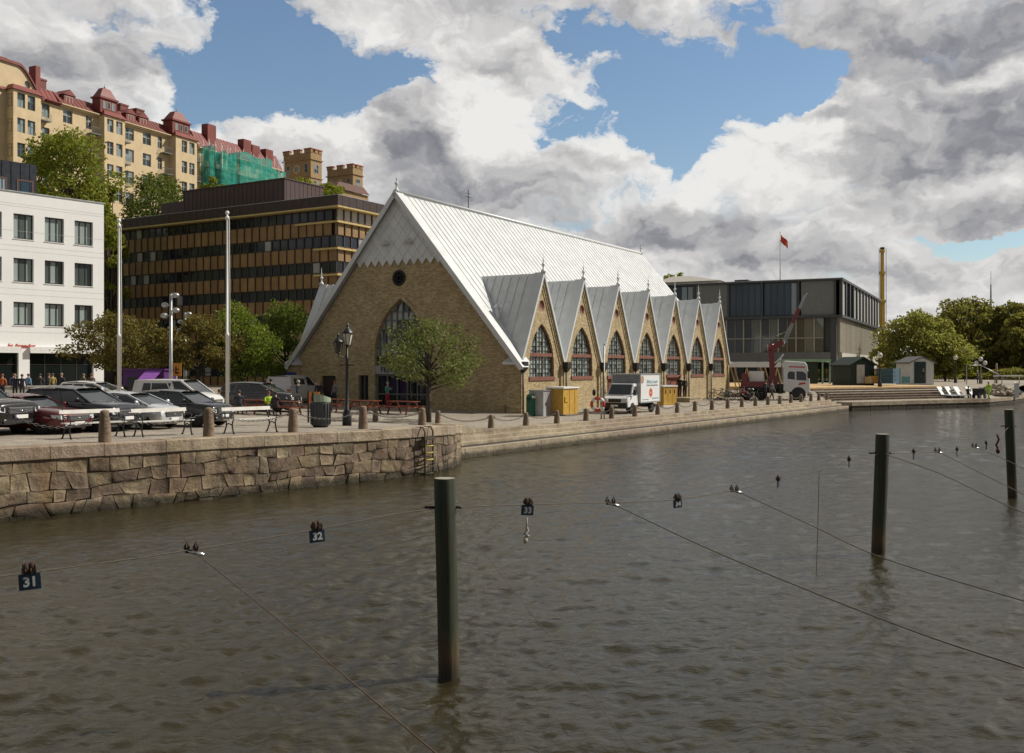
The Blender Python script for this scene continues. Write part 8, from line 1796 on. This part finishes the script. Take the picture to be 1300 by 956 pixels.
dark = wsum([(.42, blob(520, 225, 95, 60)), (.28, blob(690, 205, 70, 40)), (.40, blob(1190, 185, 160, 42, 16)), (.22, blob(1240, 30, 150, 40)), (.20, blob(1040, 262, 150, 24)), (.18, blob(1220, 262, 170, 22)), (.16, blob(120, 60, 160, 60)), (.25, blob(620, 250, 120, 32)), (.10, blob(860, 268, 130, 16)), (.16, blob(820, 315, 80, 14)), (.10, blob(980, 30, 120, 40)), (.14, blob(640, 60, 100, 36)), (.22, blob(700, 290, 140, 36)), (.15, blob(20, 85, 60, 25))])
lite = wsum([(.55, blob(770, 150, 85, 42)), (.3, blob(640, 160, 60, 40)), (.38, blob(860, 225, 80, 38)), (.36, blob(1005, 165, 90, 22, -18)), (.34, blob(400, 168, 75, 26)), (.40, blob(205, 138, 36, 50)), (.40, blob(1290, 92, 75, 22)), (.22, blob(40, 30, 80, 30)), (.24, blob(1165, 378, 46, 14)), (.22, blob(950, 205, 50, 26)), (.24, blob(1085, 125, 55, 18)), (.18, blob(560, 40, 130, 26)), (.18, blob(860, 330, 60, 14)), (.2, blob(600, 170, 60, 26)), (.12, blob(250, 30, 70, 40)), (.2, blob(450, 25, 60, 30))])
sh = math_(nt, 'ADD', math_(nt, 'ADD', math_(nt, 'MULTIPLY', math_(nt, 'SUBTRACT', lite, dark), .92), math_(nt, 'ADD', rel, .67)), math_(nt, 'MULTIPLY', math_(nt, 'SUBTRACT', n_lo, .5), -.35))
sh = math_(nt, 'ADD', sh, math_(nt, 'MULTIPLY', ramp(nt, dens, [(.1, 1), (.8, 0)]), .10))
ccol = ramp(nt, sh, [(.0, (.165, .17, .195)), (.28, (.27, .275, .30)), (.52, (.45, .445, .45)), (.76, (.62, .61, .60)), (1.0, (.80, .79, .77))])
# unseen sky overhead and behind the viewer: grey cover added to cut fill light
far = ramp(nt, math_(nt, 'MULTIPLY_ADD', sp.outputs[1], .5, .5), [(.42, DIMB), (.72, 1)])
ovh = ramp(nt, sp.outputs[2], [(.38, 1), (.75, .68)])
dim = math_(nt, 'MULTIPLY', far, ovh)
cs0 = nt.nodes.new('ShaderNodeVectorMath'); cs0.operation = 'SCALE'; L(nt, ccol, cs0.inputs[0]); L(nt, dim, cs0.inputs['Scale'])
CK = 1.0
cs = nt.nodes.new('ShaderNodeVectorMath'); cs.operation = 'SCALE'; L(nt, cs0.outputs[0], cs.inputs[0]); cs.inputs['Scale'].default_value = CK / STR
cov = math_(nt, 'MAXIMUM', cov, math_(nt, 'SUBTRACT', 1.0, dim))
sks = nt.nodes.new('ShaderNodeVectorMath'); sks.operation = 'SCALE'; L(nt, sky.outputs[0], sks.inputs[0]); sks.inputs['Scale'].default_value = .95
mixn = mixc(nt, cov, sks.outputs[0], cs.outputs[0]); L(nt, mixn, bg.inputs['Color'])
sl = bpy.data.lights.new('sun', 'SUN'); sl.energy = 4.3; sl.angle = R(.53); sl.color = (1, .94, .84)
so_ = bpy.data.objects.new('sun', sl); col.objects.link(so_)
sv = Vector((math.sin(SUN_AZ) * math.cos(SUN_EL), math.cos(SUN_AZ) * math.cos(SUN_EL), math.sin(SUN_EL)))
so_.rotation_euler = sv.to_track_quat('Z', 'Y').to_euler(); so_.location = (40, 10, 60)
cam = bpy.data.cameras.new('camera'); cam.sensor_width = 36; cam.lens = 36 * F / 1300; cam.shift_y = -(478 - HY) / 1300; cam.clip_end = 5000; cam.clip_start = .1
co = bpy.data.objects.new('camera', cam); col.objects.link(co); co.location = (0, 0, CZ); co.rotation_euler = (R(90), 0, 0); scene.camera = co
vs_ = scene.view_settings; vs_.view_transform = 'Standard'; vs_.look = 'None'; vs_.gamma = 1; vs_.use_curve_mapping = False; vs_.exposure = EXPOSURE
scene.render.resolution_x, scene.render.resolution_y = 1024, 753
scene.cycles.use_denoising = True; scene.cycles.max_bounces = 6; scene.cycles.diffuse_bounces = 3; scene.cycles.glossy_bounces = 3; scene.cycles.transparent_max_bounces = 8
